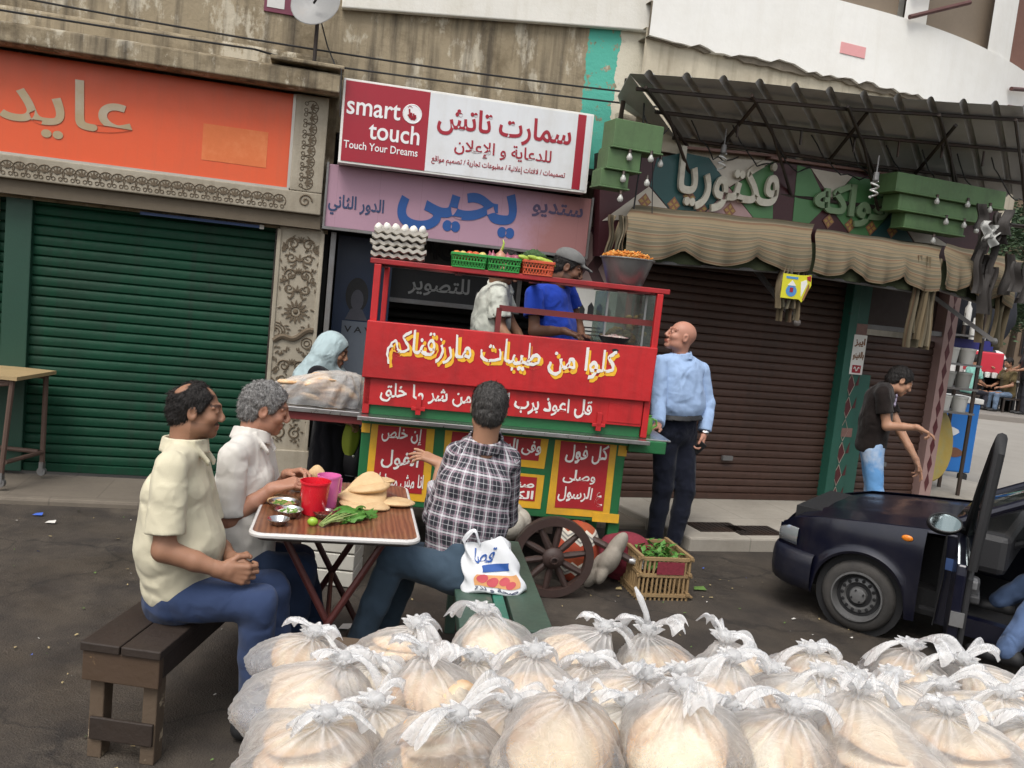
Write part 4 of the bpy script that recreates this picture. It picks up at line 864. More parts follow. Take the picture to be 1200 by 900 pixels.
for k in range(nT):
    m = tray_mb(); off = Vector((u0 + .01 * sin(k * 2.1), .02 + .008 * cos(k * 3), ez + .018 + k * .034)); m.v = [p + off for p in m.v]
    tag(m.build('egg_tray', M['pulp'], base=off, frame=CT, smooth='all'), names[k], 'egg tray', 'stacked egg trays')
eg = None; rn = random.Random(2)
for i in range(6):
    for j in range(5):
        p_ = ew / 6; c = Vector((u0 + (i + .5) * p_ + .01 * sin(6.3), .02 + (j + .5) * p_, ez + .018 + 4 * .034 + .026))
        if eg is None:
            m = MB(); m.lathe([(0, -.022), (.012, -.02), (.019, -.01), (.0215, 0), (.019, .012), (.012, .023), (.005, .0285), (0, .029)], 14); 
            m.v = [p + c for p in m.v]; eg = m.build('egg', M['egg'], base=c, frame=CT, smooth='all'); tag(eg, 'white egg standing in the topmost grey tray on the cart rail', 'egg', 'eggs in the topmost tray'); o = eg
        else: o = eg.copy(); col.objects.link(o)
        o.matrix_world = CT.M @ Matrix.Translation(c + Vector((rn.uniform(-.003, .003), rn.uniform(-.003, .003), rn.uniform(-.006, .008)))) @ Matrix.Rotation(rn.uniform(-.25, .25), 4, 'X') @ Matrix.Rotation(rn.uniform(-.25, .25), 4, 'Y')
# vegetable crates
def veg_crate(u0, u1, y0, y1, z, h, mat, lb):
    t_ = thing('vegetable_crate', lb, 'crate', ((u0 + u1) / 2, (y0 + y1) / 2, z), CT, 'plastic crates on the cart rail'); fl = .012
    m = MB(); m.span((u0 + fl, y0 + fl, z), (u1 - fl, y1 - fl, z + .006)); m.build('base', mat, t_)
    m = MB()
    for a, b_ in (((u0, y0), (u1, y0)), ((u1, y0), (u1, y1)), ((u1, y1), (u0, y1)), ((u0, y1), (u0, y0))): m.bar((*a, z + h), (*b_, z + h), .012, .016)
    m.build('rim', mat, t_, bevel=.002)
    m = MB(); 
    cs = [((u0, y0), (u1, y0)), ((u1, y0), (u1, y1)), ((u1, y1), (u0, y1)), ((u0, y1), (u0, y0))]; ce = Vector(((u0 + u1) / 2, (y0 + y1) / 2, 0))
    for a, b_ in cs:
        a = Vector((*a, 0)); b_ = Vector((*b_, 0)); n = max(6, int((b_ - a).length / .018))
        f = lambda t1, t2: (a.lerp(b_, t1) - ce) * (.93 + .07 * t2) + ce + Vector((0, 0, z + h * t2))
        for k in range(n + 1): t1 = k / n; m.bar(f(t1, .02), f(min(1, t1 + 1.6 / n), .98), .004, .004); m.bar(f(t1, .02), f(max(0, t1 - 1.6 / n), .98), .004, .004)
        for q_ in (0.03, .5): m.bar(f(0, q_), f(1, q_), .006, .007)
    m.build('lattice_wall', mat, t_); return t_
cg = pm('crate_green', (.03, .28, .05), .12, 6, .4); co_ = pm('crate_orange', (.55, .09, .035), .12, 6, .4)
cr = []
for (pl, pr, mt, lb) in ((528, 568, cg, 'green lattice crate of tomatoes on the cart rail'), (570, 608, cg, 'green lattice crate of red onions on the cart rail beside the tomatoes'), (611, 647, co_, 'orange lattice crate of green peppers on the cart rail')):
    a, _ = cp(pl, 318, -.05); b_, _ = cp(pr, 322, -.05); cr.append((a, b_)); veg_crate(a, b_, .0, .24, RZ + .002, .075, mt, lb)
tom = [pm('tomato_red', (.55, .06, .015), .2, 9, .25, bump=.02), pm('tomato_orange', (.62, .20, .03), .2, 9, .25, bump=.02), pm('tomato_pale', (.55, .42, .12), .2, 9, .3, bump=.02)]
oni = pm('onion_red', (.28, .06, .10), .35, 14, .35, bump=.1); oni2 = pm('onion_tan', (.42, .2, .13), .3, 14, .4, bump=.1)
pep = pm('pepper_green', (.33, .44, .06), .2, 8, .3, bump=.05); herb = pm('herb_dark', (.035, .08, .02), .4, 20, .8); lgreen = pm('leafy_green', (.07, .20, .03), .35, 15, .6); stemg = pm('stem_green', (.28, .36, .12), .2, 9, .5)
rn = random.Random(12); a, b_ = cr[0]; ti = ['orange red tomato lying in the green crate on the rail', 'pale yellow tomato lying in the green crate on the rail', 'red tomato lying in the green crate on the rail']
for i in range(5):
    for j in range(3):
        c = (a + .025 + i * (b_ - a - .05) / 4, .035 + j * .08 + rn.uniform(-.01, .01), RZ + .068 + rn.uniform(-.004, .012)); k = rn.choice([0, 0, 1, 1, 2])
        m = MB(); lumpy(m, c, .026, i * 7 + j, .05, (1, 1, .86)); tag(m.build('tomato', tom[k], base=c, frame=CT, smooth='all'), ['red tomato among the tomatoes in the green crate', 'orange tomato among the tomatoes in the green crate', 'pale unripe tomato among the tomatoes in the green crate'][k], 'tomato', 'tomatoes in the green crate: ' + ['red', 'orange', 'pale'][k])
a, b_ = cr[1]
for i in range(4):
    for j in range(3):
        c = Vector((a + .028 + i * (b_ - a - .056) / 3, .04 + j * .075 + rn.uniform(-.01, .01), RZ + .072 + rn.uniform(-.004, .014))); big = (i == 1 and j == 0); r_ = .036 if big else .027
        o = thing('onion', 'large tan onion with a curved green sprout standing in the second green crate' if big else 'red onion lying in the second green crate on the rail', 'onion', c, CT, None if big else 'red onions in the second green crate')
        m = MB(); T = Matrix.Translation(c) @ Matrix.Rotation(0 if big else rn.uniform(-1, 1), 4, 'X') @ Matrix.Rotation(0 if big else rn.uniform(-1, 1), 4, 'Y')
        m.lathe([(0, -r_ * .9), (r_ * .5, -r_ * .8), (r_ * .95, -r_ * .3), (r_, 0), (r_ * .85, r_ * .5), (r_ * .4, r_ * .9), (r_ * .18, r_ * 1.2), (.003, r_ * 1.6)], 16, T); m.build('bulb', oni2 if big else oni, o, smooth='all')
        if big: m = MB(); m.tube([c + Vector((0, 0, .03)), c + Vector((.008, 0, .06)), c + Vector((.012, 0, .085)), c + Vector((.004, 0, .105))], [.008, .007, .006, .003], 8); m.build('sprout', pep, o, smooth='all')
a, b_ = cr[2]
for i in range(6):
    c = Vector((a + .03 + (i % 3) * .05, .02 + (i // 3) * .07, RZ + .085 + .006 * (i % 2))); g = rn.uniform(-.5, .5)
    m = MB(); m.tube([c + Vector((-.06 * cos(g), .03 * sin(g) - .03, .012)), c + Vector((-.03, -.01, .008)), c, c + Vector((.035, .0, -.004)), c + Vector((.065, .01 * g, -.022))], [.006, .015, .017, .014, .004], 10)
    tag(m.build('green_pepper', pep, base=c, frame=CT, smooth='all'), 'pale green pepper lying in the orange crate on the rail', 'pepper', 'peppers in the orange crate')
# a green glass bowl of herbs behind the peppers
c = Vector((a + .09, .30, RZ + .004)); t_ = thing('herb_bowl', 'green tinted bowl heaped with dark herbs behind the orange crate', 'bowl', c, CT)
m = MB(); m.lathe([(0, 0), (.06, 0), (.11, .06), (.135, .115), (.131, .115), (.106, .062), (.055, .006), (0, .006)], 28, Matrix.Translation(c)); m.build('bowl', pm('bowl_green', (.05, .10, .06), .1, 6, .2), t_, smooth=True)
m = MB(); lumpy(m, c + Vector((0, 0, .10)), .075, 3, .15, (1.2, 1.2, .7), (24, 16)); 
for i, p in enumerate(m.v): m.v[i] = p + Vector((rn.uniform(-.008, .008), rn.uniform(-.008, .008), rn.uniform(-.008, .008)))
m.build('herbs', herb, t_)
# big metal bowl with fried pieces on the right end of the rail
u, z = cp(732, 336, -.15); c = Vector((u, .16, RZ + .0))
t_ = thing('metal_bowl', 'large grey metal bowl heaped with orange fried food on the cart rail', 'bowl', c, CT)
m = MB(); m.lathe([(0, 0), (.10, 0), (.108, .005), (.158, .155), (.168, .157), (.168, .163), (.156, .163), (.104, .012), (0, .01)], 36, Matrix.Translation(c)); m.build('bowl', pm('bowl_alu', (.30, .31, .31), .12, 5, .38, .7, dirt=(.2, .2, .19), da=.4), t_, smooth=True)
m = MB(); fr_m = [pm('fried_orange', (.62, .22, .035), .3, 20, .6, bump=.4), pm('fried_gold', (.62, .33, .08), .3, 20, .6, bump=.4)]
m.cur = 1; m.lathe([(.15, .15), (.10, .17), (0, .18)], 24, Matrix.Translation(c)); m.cur = 0
for i in range(240):
    g = rn.uniform(0, 6.3); r_ = .145 * rn.random() ** .5; p = c + Vector((r_ * cos(g), r_ * sin(g), .165 + .03 * (1 - (r_ / .145) ** 2) + rn.uniform(0, .012))); m.cur = rn.choice([0, 0, 1])
    d = Vector((rn.uniform(-1, 1), rn.uniform(-1, 1), rn.uniform(-.3, .5))).normalized() * .016; m.bar(p - d, p + d, .008, .007)
m.build('fried_food', fr_m, t_)
# glass case with falafel, and a pan in front of it
u0, z0 = cp(706, 400, -.3); u1, _ = cp(762, 400, -.3); z1 = 1.78
t_ = thing('glass_case', 'dusty glass case heaped with brown falafel on the cart shelf', 'display case', ((u0 + u1) / 2, .5, 1.33), CT)
gt = NT('dusty_glass'); gl = gt.n('BsdfGlossy', Roughness=.1, Color=(.8, .85, .83)); tr = gt.n('BsdfTransparent', Color=(.80, .86, .83)); df = gt.n('BsdfDiffuse', Color=(.30, .33, .31))
m1 = gt.n('MixShader', Fac=.12); gt.set(m1.inputs[1], tr); gt.set(m1.inputs[2], gl); m2 = gt.n('MixShader', Fac=gt.math('MULTIPLY', gt.noise(6, 6), .22)); gt.set(m2.inputs[1], m1); gt.set(m2.inputs[2], df); gt.set(gt.out.inputs[0], m2); M['glass'] = gt.mat
m = MB()
for a, b_ in (((u0, .28, 1.335), (u1, .285, z1)), ((u0, .70, 1.335), (u1, .705, z1)), ((u0, .285, 1.335), (u0 + .005, .70, z1)), ((u1 - .005, .285, 1.335), (u1, .70, z1))): m.span(a, b_)
m.build('pane', M['glass'], t_)
m = MB()
for x in (u0, u1 - .2 * (u1 - u0)): m.bar((x, .28, 1.335), (x, .28, z1), .012, .012)
m.build('case_frame', flat('alu_frame', (.45, .46, .45), .4, .6), t_)
fal = pm('falafel', (.33, .19, .05), .45, 30, .8, bump=.6, bs=90)
m = MB()
for i in range(70):
    x = rn.uniform(u0 + .03, u1 - .03); h_ = .21 * min(1, max(.1, (x - u0) / (u1 - u0) * 1.4)); lumpy(m, (x, rn.uniform(.31, .6), 1.44 + rn.random() * h_), .026, i, .1, (1, 1, .7), (8, 6))
m.build('falafel_heap', fal, t_, smooth='all')
u, z = cp(722, 402, -.1); c = Vector((u, .17, 1.335 + .15)); t_ = thing('frying_pan', 'black pan of chopped pink onion at the right end of the cart shelf', 'pan', c, CT)
m = MB(); m.lathe([(0, -.15), (.06, -.15), (.07, -.02), (.085, 0), (.10, .02), (.096, .02), (.08, .004), (0, .002)], 28, Matrix.Translation(c)); m.build('pan', M['black'], t_, smooth=True)
m = MB(); cm = [pm('onion_chop', (.62, .40, .38), .2, 20, .5), pm('onion_chop_white', (.7, .62, .56), .2, 20, .5)]
for i in range(150):
    g = rn.uniform(0, 6.3); r_ = .085 * rn.random() ** .5; p = c + Vector((r_ * cos(g), r_ * sin(g), .008 + .02 * (1 - r_ / .09) + rn.uniform(0, .008))); m.cur = rn.choice([0, 1]); m.box(p, (.014, .009, .007), rz=rn.uniform(0, 3))
m.build('chopped_onion', cm, t_)
u, z = cp(745, 352, -.2)
m = MB(); pz = 1.335; c = Vector((u - .01, .45, pz)); m.lathe([(0, .0), (.1, 0), (.1, .42), (.09, .43), (0, .43)], 24, Matrix.Translation(c)); 
# green jug at the right end shelf
u, z = cp(762, 488, -.1); c = Vector((u, .2, .917)); t_ = thing('green_jug', 'small light green plastic jug behind the right end of the red board', 'jug', c, CT)
m = MB(); m.lathe([(0, 0), (.04, 0), (.05, .03), (.045, .09), (.035, .11), (.04, .12), (.035, .12), (0, .1)], 18, Matrix.Translation(c)); m.build('jug_body', pm('jug_green', (.14, .38, .07), .1, 6, .4), t_, smooth=True)
m = MB(); m.tube([c + Vector((.04, 0, .1)), c + Vector((.07, 0, .09)), c + Vector((.075, 0, .06)), c + Vector((.045, 0, .035))], .007, 6); m.build('handle', bpy.data.materials['jug_green'], t_)

# ---------------------------------------------------------------- under and beside the cart
def sack(name, lb, cat, c, r, mat, sd, amt=.25, M_=None, frame=CT):
    m = MB(); m.ball(c, r, 72, 44, M_); rn = random.Random(sd); a = [(Vector((rn.uniform(-1, 1), rn.uniform(-1, 1), rn.uniform(-1, 1))).normalized() * rn.uniform(6, 26), rn.uniform(0, 6)) for _ in range(5)]; C_ = Vector(c)
    for i, p in enumerate(m.v):
        d = p - C_; s_ = (sum(abs(sin((p - C_).dot(k) + f)) for k, f in a) / 5 - .62) * 2.0; q_ = C_ + d * (1 + amt * s_); q_.z = max(q_.z, .006); m.v[i] = q_
    return tag(m.build(name, mat, base=(c[0], c[1], 0), frame=frame, smooth='all'), lb, cat)
wv = NT('striped_sack'); x = wv.n('SeparateXYZ', Vector=wv.coord()); zz = wv.math('ADD', x.outputs[2], wv.math('MULTIPLY', wv.math('ABSOLUTE', wv.math('SUBTRACT', wv.math('FRACT', wv.math('MULTIPLY', x.outputs[0], 14)), .5)), .05))
rr = wv.n('ValToRGB', Fac=wv.math('FRACT', wv.math('MULTIPLY', zz, 5.2))); rr.color_ramp.interpolation = 'CONSTANT'; e = rr.color_ramp.elements
for p_, c_ in ((.0, (.33, .05, .02)), (.42, (.5, .47, .4)), (.5, (.2, .19, .18)), (.56, (.5, .47, .4)), (.63, (.2, .19, .18)), (.69, (.55, .5, .42)), (.78, (.30, .06, .02))):
    q_ = e[0] if p_ == 0 else e.new(p_); q_.color = (*c_, 1)
wv.bsdf(Base_Color=rr.outputs[0], Roughness=.9)
q_ = CT.I @ onz(690, 680, .16); sack('striped_sack', 'red and white zigzag striped sack lying behind the cart wheel', 'sack', (q_.x, .02, .19), (.15, .12, .19), wv.mat, 3, .18)
q_ = CT.I @ at(708, 662, 4.95); sack('grey_sack', 'crumpled grey sack hanging over the striped sack beside the wheel', 'sack', (q_.x, q_.y, q_.z), (.06, .08, .18), pm('grey_sack', (.27, .24, .20), .3, 14, .95, bump=.6), 5, .5, Matrix.Rotation(R(28), 4, 'Y'))
q_ = CT.I @ at(598, 612, 5.0); sack('pale_sack', 'pale crumpled cloth bundle under the cart behind the seated man', 'sack', (q_.x, q_.y, q_.z), (.11, .1, .13), pm('pale_sack', (.42, .39, .33), .25, 14, .95, bump=.6), 7, .5)
q_ = CT.I @ at(735, 636, 5.2); sack('red_mesh_sack', 'dark red mesh sack lying behind the palm crate', 'sack', (q_.x, q_.y, .16), (.2, .13, .15), pm('red_mesh', (.19, .02, .035), .5, 60, .9, bump=.6), 9, .3)
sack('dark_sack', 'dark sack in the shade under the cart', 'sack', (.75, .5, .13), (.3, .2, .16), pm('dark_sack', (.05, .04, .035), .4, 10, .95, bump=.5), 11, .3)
# palm rib crate with greens
KC = Frame((0.86, 4.86), 13); t_ = thing('palm_crate', 'crate of palm ribs holding green leaves at the right end of the cart', 'crate', (.2, .2, 0), KC)
M['palm'] = pm('palm_rib', (.30, .20, .095), .25, 9, .7, bump=.3, bs=40, dirt=(.2, .12, .06), da=.5)
m = MB(); Wc, Dc, Hc = .31, .37, .25; rn = random.Random(6)
for z in (.03, .15, .25):
    for y in (0, Dc): m.bar((-.02, y, z), (Wc + .02, y, z), .02, .018)
    for x in (0, Wc): m.bar((x, -.02, z + .012), (x, Dc + .02, z + .012), .02, .018)
m.build('crate_frame', M['palm'], t_)
m = MB()
for k in range(12):
    x = k * Wc / 11
    for y in (0, Dc): m.tube([(x + rn.uniform(-.004, .004), y, .0), (x, y, Hc + .01)], .0075, 6)
for k in range(12):
    y = k * Dc / 11
    for x in (0, Wc): m.tube([(x, y, .0), (x, y, Hc + .01)], .0075, 6)
for k in range(9): m.bar((.01 + k * .042, 0, .02), (.01 + k * .042, Dc, .02), .014, .008)
m.build('palm_slats', M['palm'], t_, smooth=True)
m = MB(); m.span((.10, -.014, .16), (.27, -.010, .235)); m.build('red_rag', bpy.data.materials['red_mesh'], t_)
def leaves(mb, c, rx, ry, rz, n, l, sd):
    rn = random.Random(sd)
    for i in range(n):
        p = Vector(c) + Vector((rn.uniform(-rx, rx), rn.uniform(-ry, ry), rn.uniform(0, rz))); T = Matrix.Translation(p) @ Matrix.Rotation(rn.uniform(0, 6.3), 4, 'Z') @ Matrix.Rotation(rn.uniform(-.9, .6), 4, 'Y')
        L = l * rn.uniform(.6, 1.2); wd = L * .28
        mb.add([(0, 0, 0), (L * .4, -wd, .1 * L), (L * .45, 0, .04 * L), (L * .4, wd, .1 * L), (L, 0, -.05 * L)], [(0, 1, 2), (0, 2, 3), (1, 4, 2), (2, 4, 3)], T)
    return mb
m = MB(); leaves(m, (.155, .18, .17), .11, .13, .10, 220, .06, 2); tag(m.build('leafy_greens', lgreen, base=(.155, .18, .17), frame=KC), 'loose bunch of green leaves filling the palm crate', 'greens')
# rubber sheet of bread on the left shelf comes with the bags
# ================================================================ figures: one skin surface grown from blended volumes, clothes as surfaces of their own
def V(*a): return np.array(a, dtype=np.float64)
def unit(a): a = np.asarray(a, dtype=np.float64); return a / (np.linalg.norm(a) + 1e-12)
_ht = np.random.RandomState(7).rand(4096)
def vnoise(P, s):
    Q = P * s; I = np.floor(Q).astype(np.int64); F = Q - I; F = F * F * (3 - 2 * F); out = 0
    for dx in (0, 1):
        for dy in (0, 1):
            for dz in (0, 1):
                h = ((I[..., 0] + dx) * 73856093 ^ (I[..., 1] + dy) * 19349663 ^ (I[..., 2] + dz) * 83492791) & 4095
                wgt = (F[..., 0] if dx else 1 - F[..., 0]) * (F[..., 1] if dy else 1 - F[..., 1]) * (F[..., 2] if dz else 1 - F[..., 2])
                out = out + wgt * _ht[h]
    return out
def cap(a, b, ra, rb, k=.02, flat=None, op='u', col_=0):
    """tapered limb from a to b; flat=(axis, s) makes it s times wider along axis"""
    a = np.asarray(a, float); b = np.asarray(b, float); ba = b - a; L2 = max(ba @ ba, 1e-9); mx = max(ra, rb) * (flat[1] if flat else 1)
    def f(P):
        pa = P - a; t = np.clip((pa @ ba) / L2, 0, 1); q = pa - t[..., None] * ba
        if flat: ax = flat[0]; c = q @ ax; q = q - c[..., None] * ax * (1 - 1 / flat[1])
        return np.sqrt((q * q).sum(-1)) - (ra + (rb - ra) * t)
    lo = np.minimum(a, b) - mx; hi = np.maximum(a, b) + mx
    return dict(f=f, lo=lo, hi=hi, k=k, op=op, col=col_, a=a, b=b, r=(ra + rb) / 2)
def ell(c, ax, r, k=.015, op='u', col_=0):
    c = np.asarray(c, float); A = np.stack([unit(x) for x in ax]); r = np.asarray(r, float)
    def f(P):
        q = (P - c) @ A.T; k0 = np.sqrt(((q / r) ** 2).sum(-1)); k1 = np.sqrt(((q / r ** 2) ** 2).sum(-1)); return k0 * (k0 - 1) / np.maximum(k1, 1e-6)
    m = np.abs(A * r[:, None]).sum(0)
    return dict(f=f, lo=c - m, hi=c + m, k=k, op=op, col=col_, a=c, b=c, r=r.mean())
def half(c, n, k=.004, lo=None, hi=None): # keep the side that n points away from
    c = np.asarray(c, float); n = unit(n)
    return dict(f=lambda P: (P - c) @ n, lo=lo, hi=hi, k=k, op='i', col=-1)
def tor(c, up, fw, R1, R2, th, h, k=.008, col_=0):
    c = np.asarray(c, float); up = unit(up); fw = unit(np.asarray(fw) - up * (np.asarray(fw) @ up)); rt = np.cross(fw, up)
    def f(P):
        q = P - c; x = q @ rt; y = q @ fw; z = q @ up; s = .5 + .5 * np.clip(z / h, -1, 1)
        rr = np.sqrt((x / R1) ** 2 + (y / R2) ** 2); d = np.abs(rr - 1 - .12 * (1 - s)) * min(R1, R2) - th
        return np.maximum(d, np.abs(z) - h)
    m = max(R1, R2) + h + th
    return dict(f=f, lo=c - m, hi=c + m, k=k, op='u', col=col_, a=c, b=c, r=R1)
def field(prims, h, disp=None, pad=.03):
    us = [p for p in prims if p['op'] == 'u']
    lo = np.min([p['lo'] for p in us], 0) - pad; hi = np.max([p['hi'] for p in us], 0) + pad
    n = np.ceil((hi - lo) / h).astype(int) + 1; D = np.full(n, .08, np.float32)
    ax = [lo[i] + h * np.arange(n[i]) for i in range(3)]
    done = disp is None
    for p in prims:
        if not done and p['op'] != 'u':
            m = np.abs(D) < .035; D[m] += disp(lo + np.argwhere(m) * h).astype(np.float32); done = True
        if p.get('lo') is None: i0, i1 = np.zeros(3, int), n
        else:
            mg = p['k'] + 2.5 * h + (.03 if p['op'] == 'u' else 0); i0 = np.clip(np.floor((p['lo'] - mg - lo) / h).astype(int), 0, n); i1 = np.clip(np.ceil((p['hi'] + mg - lo) / h).astype(int) + 1, 0, n)
        if np.any(i1 <= i0): continue
        sl_ = tuple(slice(a, b) for a, b in zip(i0, i1))
        P = np.stack(np.meshgrid(*[ax[i][sl_[i]] for i in range(3)], indexing='ij'), -1); d = p['f'](P).astype(np.float32); o = D[sl_]; k = p['k']
        if p['op'] == 'u': hh = np.maximum(k - np.abs(o - d), 0) / k; D[sl_] = np.minimum(o, d) - hh * hh * k * .25
        elif p['op'] == 's': d = -d; hh = np.maximum(k - np.abs(o - d), 0) / k; D[sl_] = np.maximum(o, d) + hh * hh * k * .25
        elif p['op'] == 'i': hh = np.maximum(k - np.abs(o - d), 0) / k; D[sl_] = np.maximum(o, d) + hh * hh * k * .25
    if not done:
        m = np.abs(D) < .035; D[m] += disp(lo + np.argwhere(m) * h).astype(np.float32)
    return D, lo
def nets(D, lo, h):
    s = D < 0; n = np.array(D.shape); c = np.zeros(n - 1, np.int8)
    for dx in (0, 1):
        for dy in (0, 1):
            for dz in (0, 1): c += s[dx:n[0] - 1 + dx, dy:n[1] - 1 + dy, dz:n[2] - 1 + dz]
    act = (c > 0) & (c < 8); cells = np.argwhere(act); idx = np.full(n - 1, -1, np.int64); idx[act] = np.arange(len(cells))
    S = np.zeros((len(cells), 3)); W = np.zeros(len(cells)); cr = [(i >> 2 & 1, i >> 1 & 1, i & 1) for i in range(8)]
    val = {q: D[cells[:, 0] + q[0], cells[:, 1] + q[1], cells[:, 2] + q[2]] for q in cr}
    for q in cr:
        for a in range(3):
            if q[a]: continue
            r = list(q); r[a] = 1; r = tuple(r); va, vb = val[q], val[r]; m = (va < 0) != (vb < 0)
            t = np.where(m, va / np.where(m, va - vb, 1), 0); pt = np.tile(np.array(q, float), (len(cells), 1)); pt[:, a] += t; S[m] += pt[m]; W[m] += 1
    verts = lo + (cells + S / np.maximum(W, 1)[:, None]) * h; faces = []
    for a in range(3):
        b, c_ = (a + 1) % 3, (a + 2) % 3; sl0 = [slice(None)] * 3; sl1 = [slice(None)] * 3; sl0[a] = slice(0, -1); sl1[a] = slice(1, None)
        s0, s1 = s[tuple(sl0)], s[tuple(sl1)]; e = np.argwhere(s0 != s1); e = e[(e[:, b] > 0) & (e[:, c_] > 0) & (e[:, b] < n[b] - 1) & (e[:, c_] < n[c_] - 1)]
        if not len(e): continue
        fl = s0[e[:, 0], e[:, 1], e[:, 2]]; q = []
        for db, dc in ((1, 1), (0, 1), (0, 0), (1, 0)):
            k = e.copy(); k[:, b] -= db; k[:, c_] -= dc; q.append(idx[k[:, 0], k[:, 1], k[:, 2]])
        q = np.stack(q, 1); q[~fl] = q[~fl][:, ::-1]; q = q[(q >= 0).all(1)]; faces.append(q)
    return verts, np.concatenate(faces)
def surf(prims, h, disp=None):
    D, lo = field(prims, h, disp); return nets(D, lo, h)
def mesh_from(name, chunks, mat, parent=None, base=V(0, 0, 0), attrs=None):
    vs = np.concatenate([c[0] for c in chunks]) - base; n = 0; fs = []
    for v, f in chunks: fs.append(f + n); n += len(v)
    fs = np.concatenate(fs); me = bpy.data.meshes.new(name); me.vertices.add(len(vs)); me.vertices.foreach_set('co', vs.astype(np.float32).ravel())
    me.loops.add(fs.size); me.loops.foreach_set('vertex_index', fs.astype(np.int32).ravel()); me.polygons.add(len(fs)); me.polygons.foreach_set('loop_start', np.arange(0, fs.size, 4, dtype=np.int32))
    me.polygons.foreach_set('use_smooth', np.ones(len(fs), bool)); me.materials.append(mat); me.update(calc_edges=True); me.validate()
    for an, (ty, arr) in (attrs or {}).items():
        a = me.attributes.new(an, ty, 'POINT'); a.data.foreach_set('color' if ty == 'FLOAT_COLOR' else 'vector' if ty == 'FLOAT_VECTOR' else 'value', np.asarray(arr, np.float32).ravel())
    o = bpy.data.objects.new(name, me); col.objects.link(o)
    if parent is not None: link_part(o, parent)
    else: o.matrix_world = Matrix.Translation(base)
    return o
# ---- materials for people
def skin_mat(name, c):
    t = NT(name); a = t.n('Attribute', {'attribute_name': 'tint'}).outputs['Color']
    b = t.mix(t.noise(9, 5, .6), sc3(c, .82), sc3(c, 1.15)); b = t.mix(1.0, b, a, 'MULTIPLY')
    b = t.mix(t.math('MULTIPLY', t.noise(180, 2), .25), b, sc3(c, .6))
    t.bsdf(Base_Color=b, Roughness=.5, Specular_IOR_Level=.35, Subsurface_Weight=.08, Subsurface_Radius=(.012, .005, .003), Subsurface_Scale=.5); t.bump(t.noise(160, 4), .12, .003); return t.mat
def hair_mat(name, c, c2):
    t = NT(name); n = t.noise(1, 5, .7, t.coord((170, 170, 60), rot=(.3, .2, 0))); b = t.mix(t.ramp(n, [(.35, 0), (.65, 1)]), c, c2)
    t.bsdf(Base_Color=b, Roughness=.5, Specular_IOR_Level=.3); t.bump(n, .8, .008); return t.mat
def cloth_mat(name, c, var=.1, weave=420, rough=.9, folds=.8):
    t = NT(name); b = t.mix(t.noise(5, 5, .6), sc3(c, 1 - var), sc3(c, 1 + var)); b = t.mix(t.math('MULTIPLY', t.noise(weave, 2), .3), b, sc3(c, .7))
    t.bsdf(Base_Color=b, Roughness=rough, Specular_IOR_Level=.15, Sheen_Weight=.08)
    t.bump(crease(t, weave), folds, .03); return t.mat
def crease(t, weave=420):     # sharp soft-edged creases of worn cloth, plus its weave
    wv = t.n('MixRGB', {'blend_type': 'ADD'}, Fac=.22, Color1=t.coord((1, 1, .72), rot=(.25, .45, .2)), Color2=t.n('TexNoise', Vector=t.coord(), Scale=5, Detail=2).outputs[1]).outputs[0]
    v1 = t.n('TexVoronoi', {'feature': 'SMOOTH_F1'}, Vector=wv, Scale=9., Smoothness=.35).outputs[0]; v2 = t.n('TexVoronoi', {'feature': 'SMOOTH_F1'}, Vector=wv, Scale=21., Smoothness=.3).outputs[0]
    m = t.ramp(t.noise(4, 2), [(.35, 0), (.65, 1)])
    return t.math('ADD', t.math('MULTIPLY', m, t.math('MULTIPLY_ADD', v2, .35, t.math('MULTIPLY', v1, 1.1))), t.math('MULTIPLY', t.noise(weave, 2), .05))
def plaid_mat():
    t = NT('plaid_cloth'); a = t.n('Attribute', {'attribute_name': 'cloth_uv'}).outputs['Vector']; s_ = t.n('SeparateXYZ', Vector=a)
    def stripes(x, f, lo, hi, ph=0.): q = t.math('FRACT', t.math('MULTIPLY_ADD', x, f, ph)); return t.math('MULTIPLY', t.math('GREATER_THAN', q, lo), t.math('LESS_THAN', q, hi))
    c = (.23, .23, .25); F = 15.
    for ax in (0, 1):
        x = s_.outputs[ax]; c = t.mix(t.math('MULTIPLY', stripes(x, F, .0, .52), .72), c, (.018, .018, .025))
    for ax in (0, 1):
        x = s_.outputs[ax]; c = t.mix(t.math('MULTIPLY', stripes(x, F, .70, .80), .6), c, (.66, .65, .67)); c = t.mix(t.math('MULTIPLY', stripes(x, F, .58, .64), .6), c, (.34, .21, .26)); c = t.mix(t.math('MULTIPLY', stripes(x, F, .88, .93), .6), c, (.34, .21, .26)); c = t.mix(t.math('MULTIPLY', stripes(x, F, .24, .28), .5), c, (.6, .6, .62))
    t.bsdf(Base_Color=c, Roughness=.9, Specular_IOR_Level=.15); t.bump(crease(t), .5, .03); return t.mat
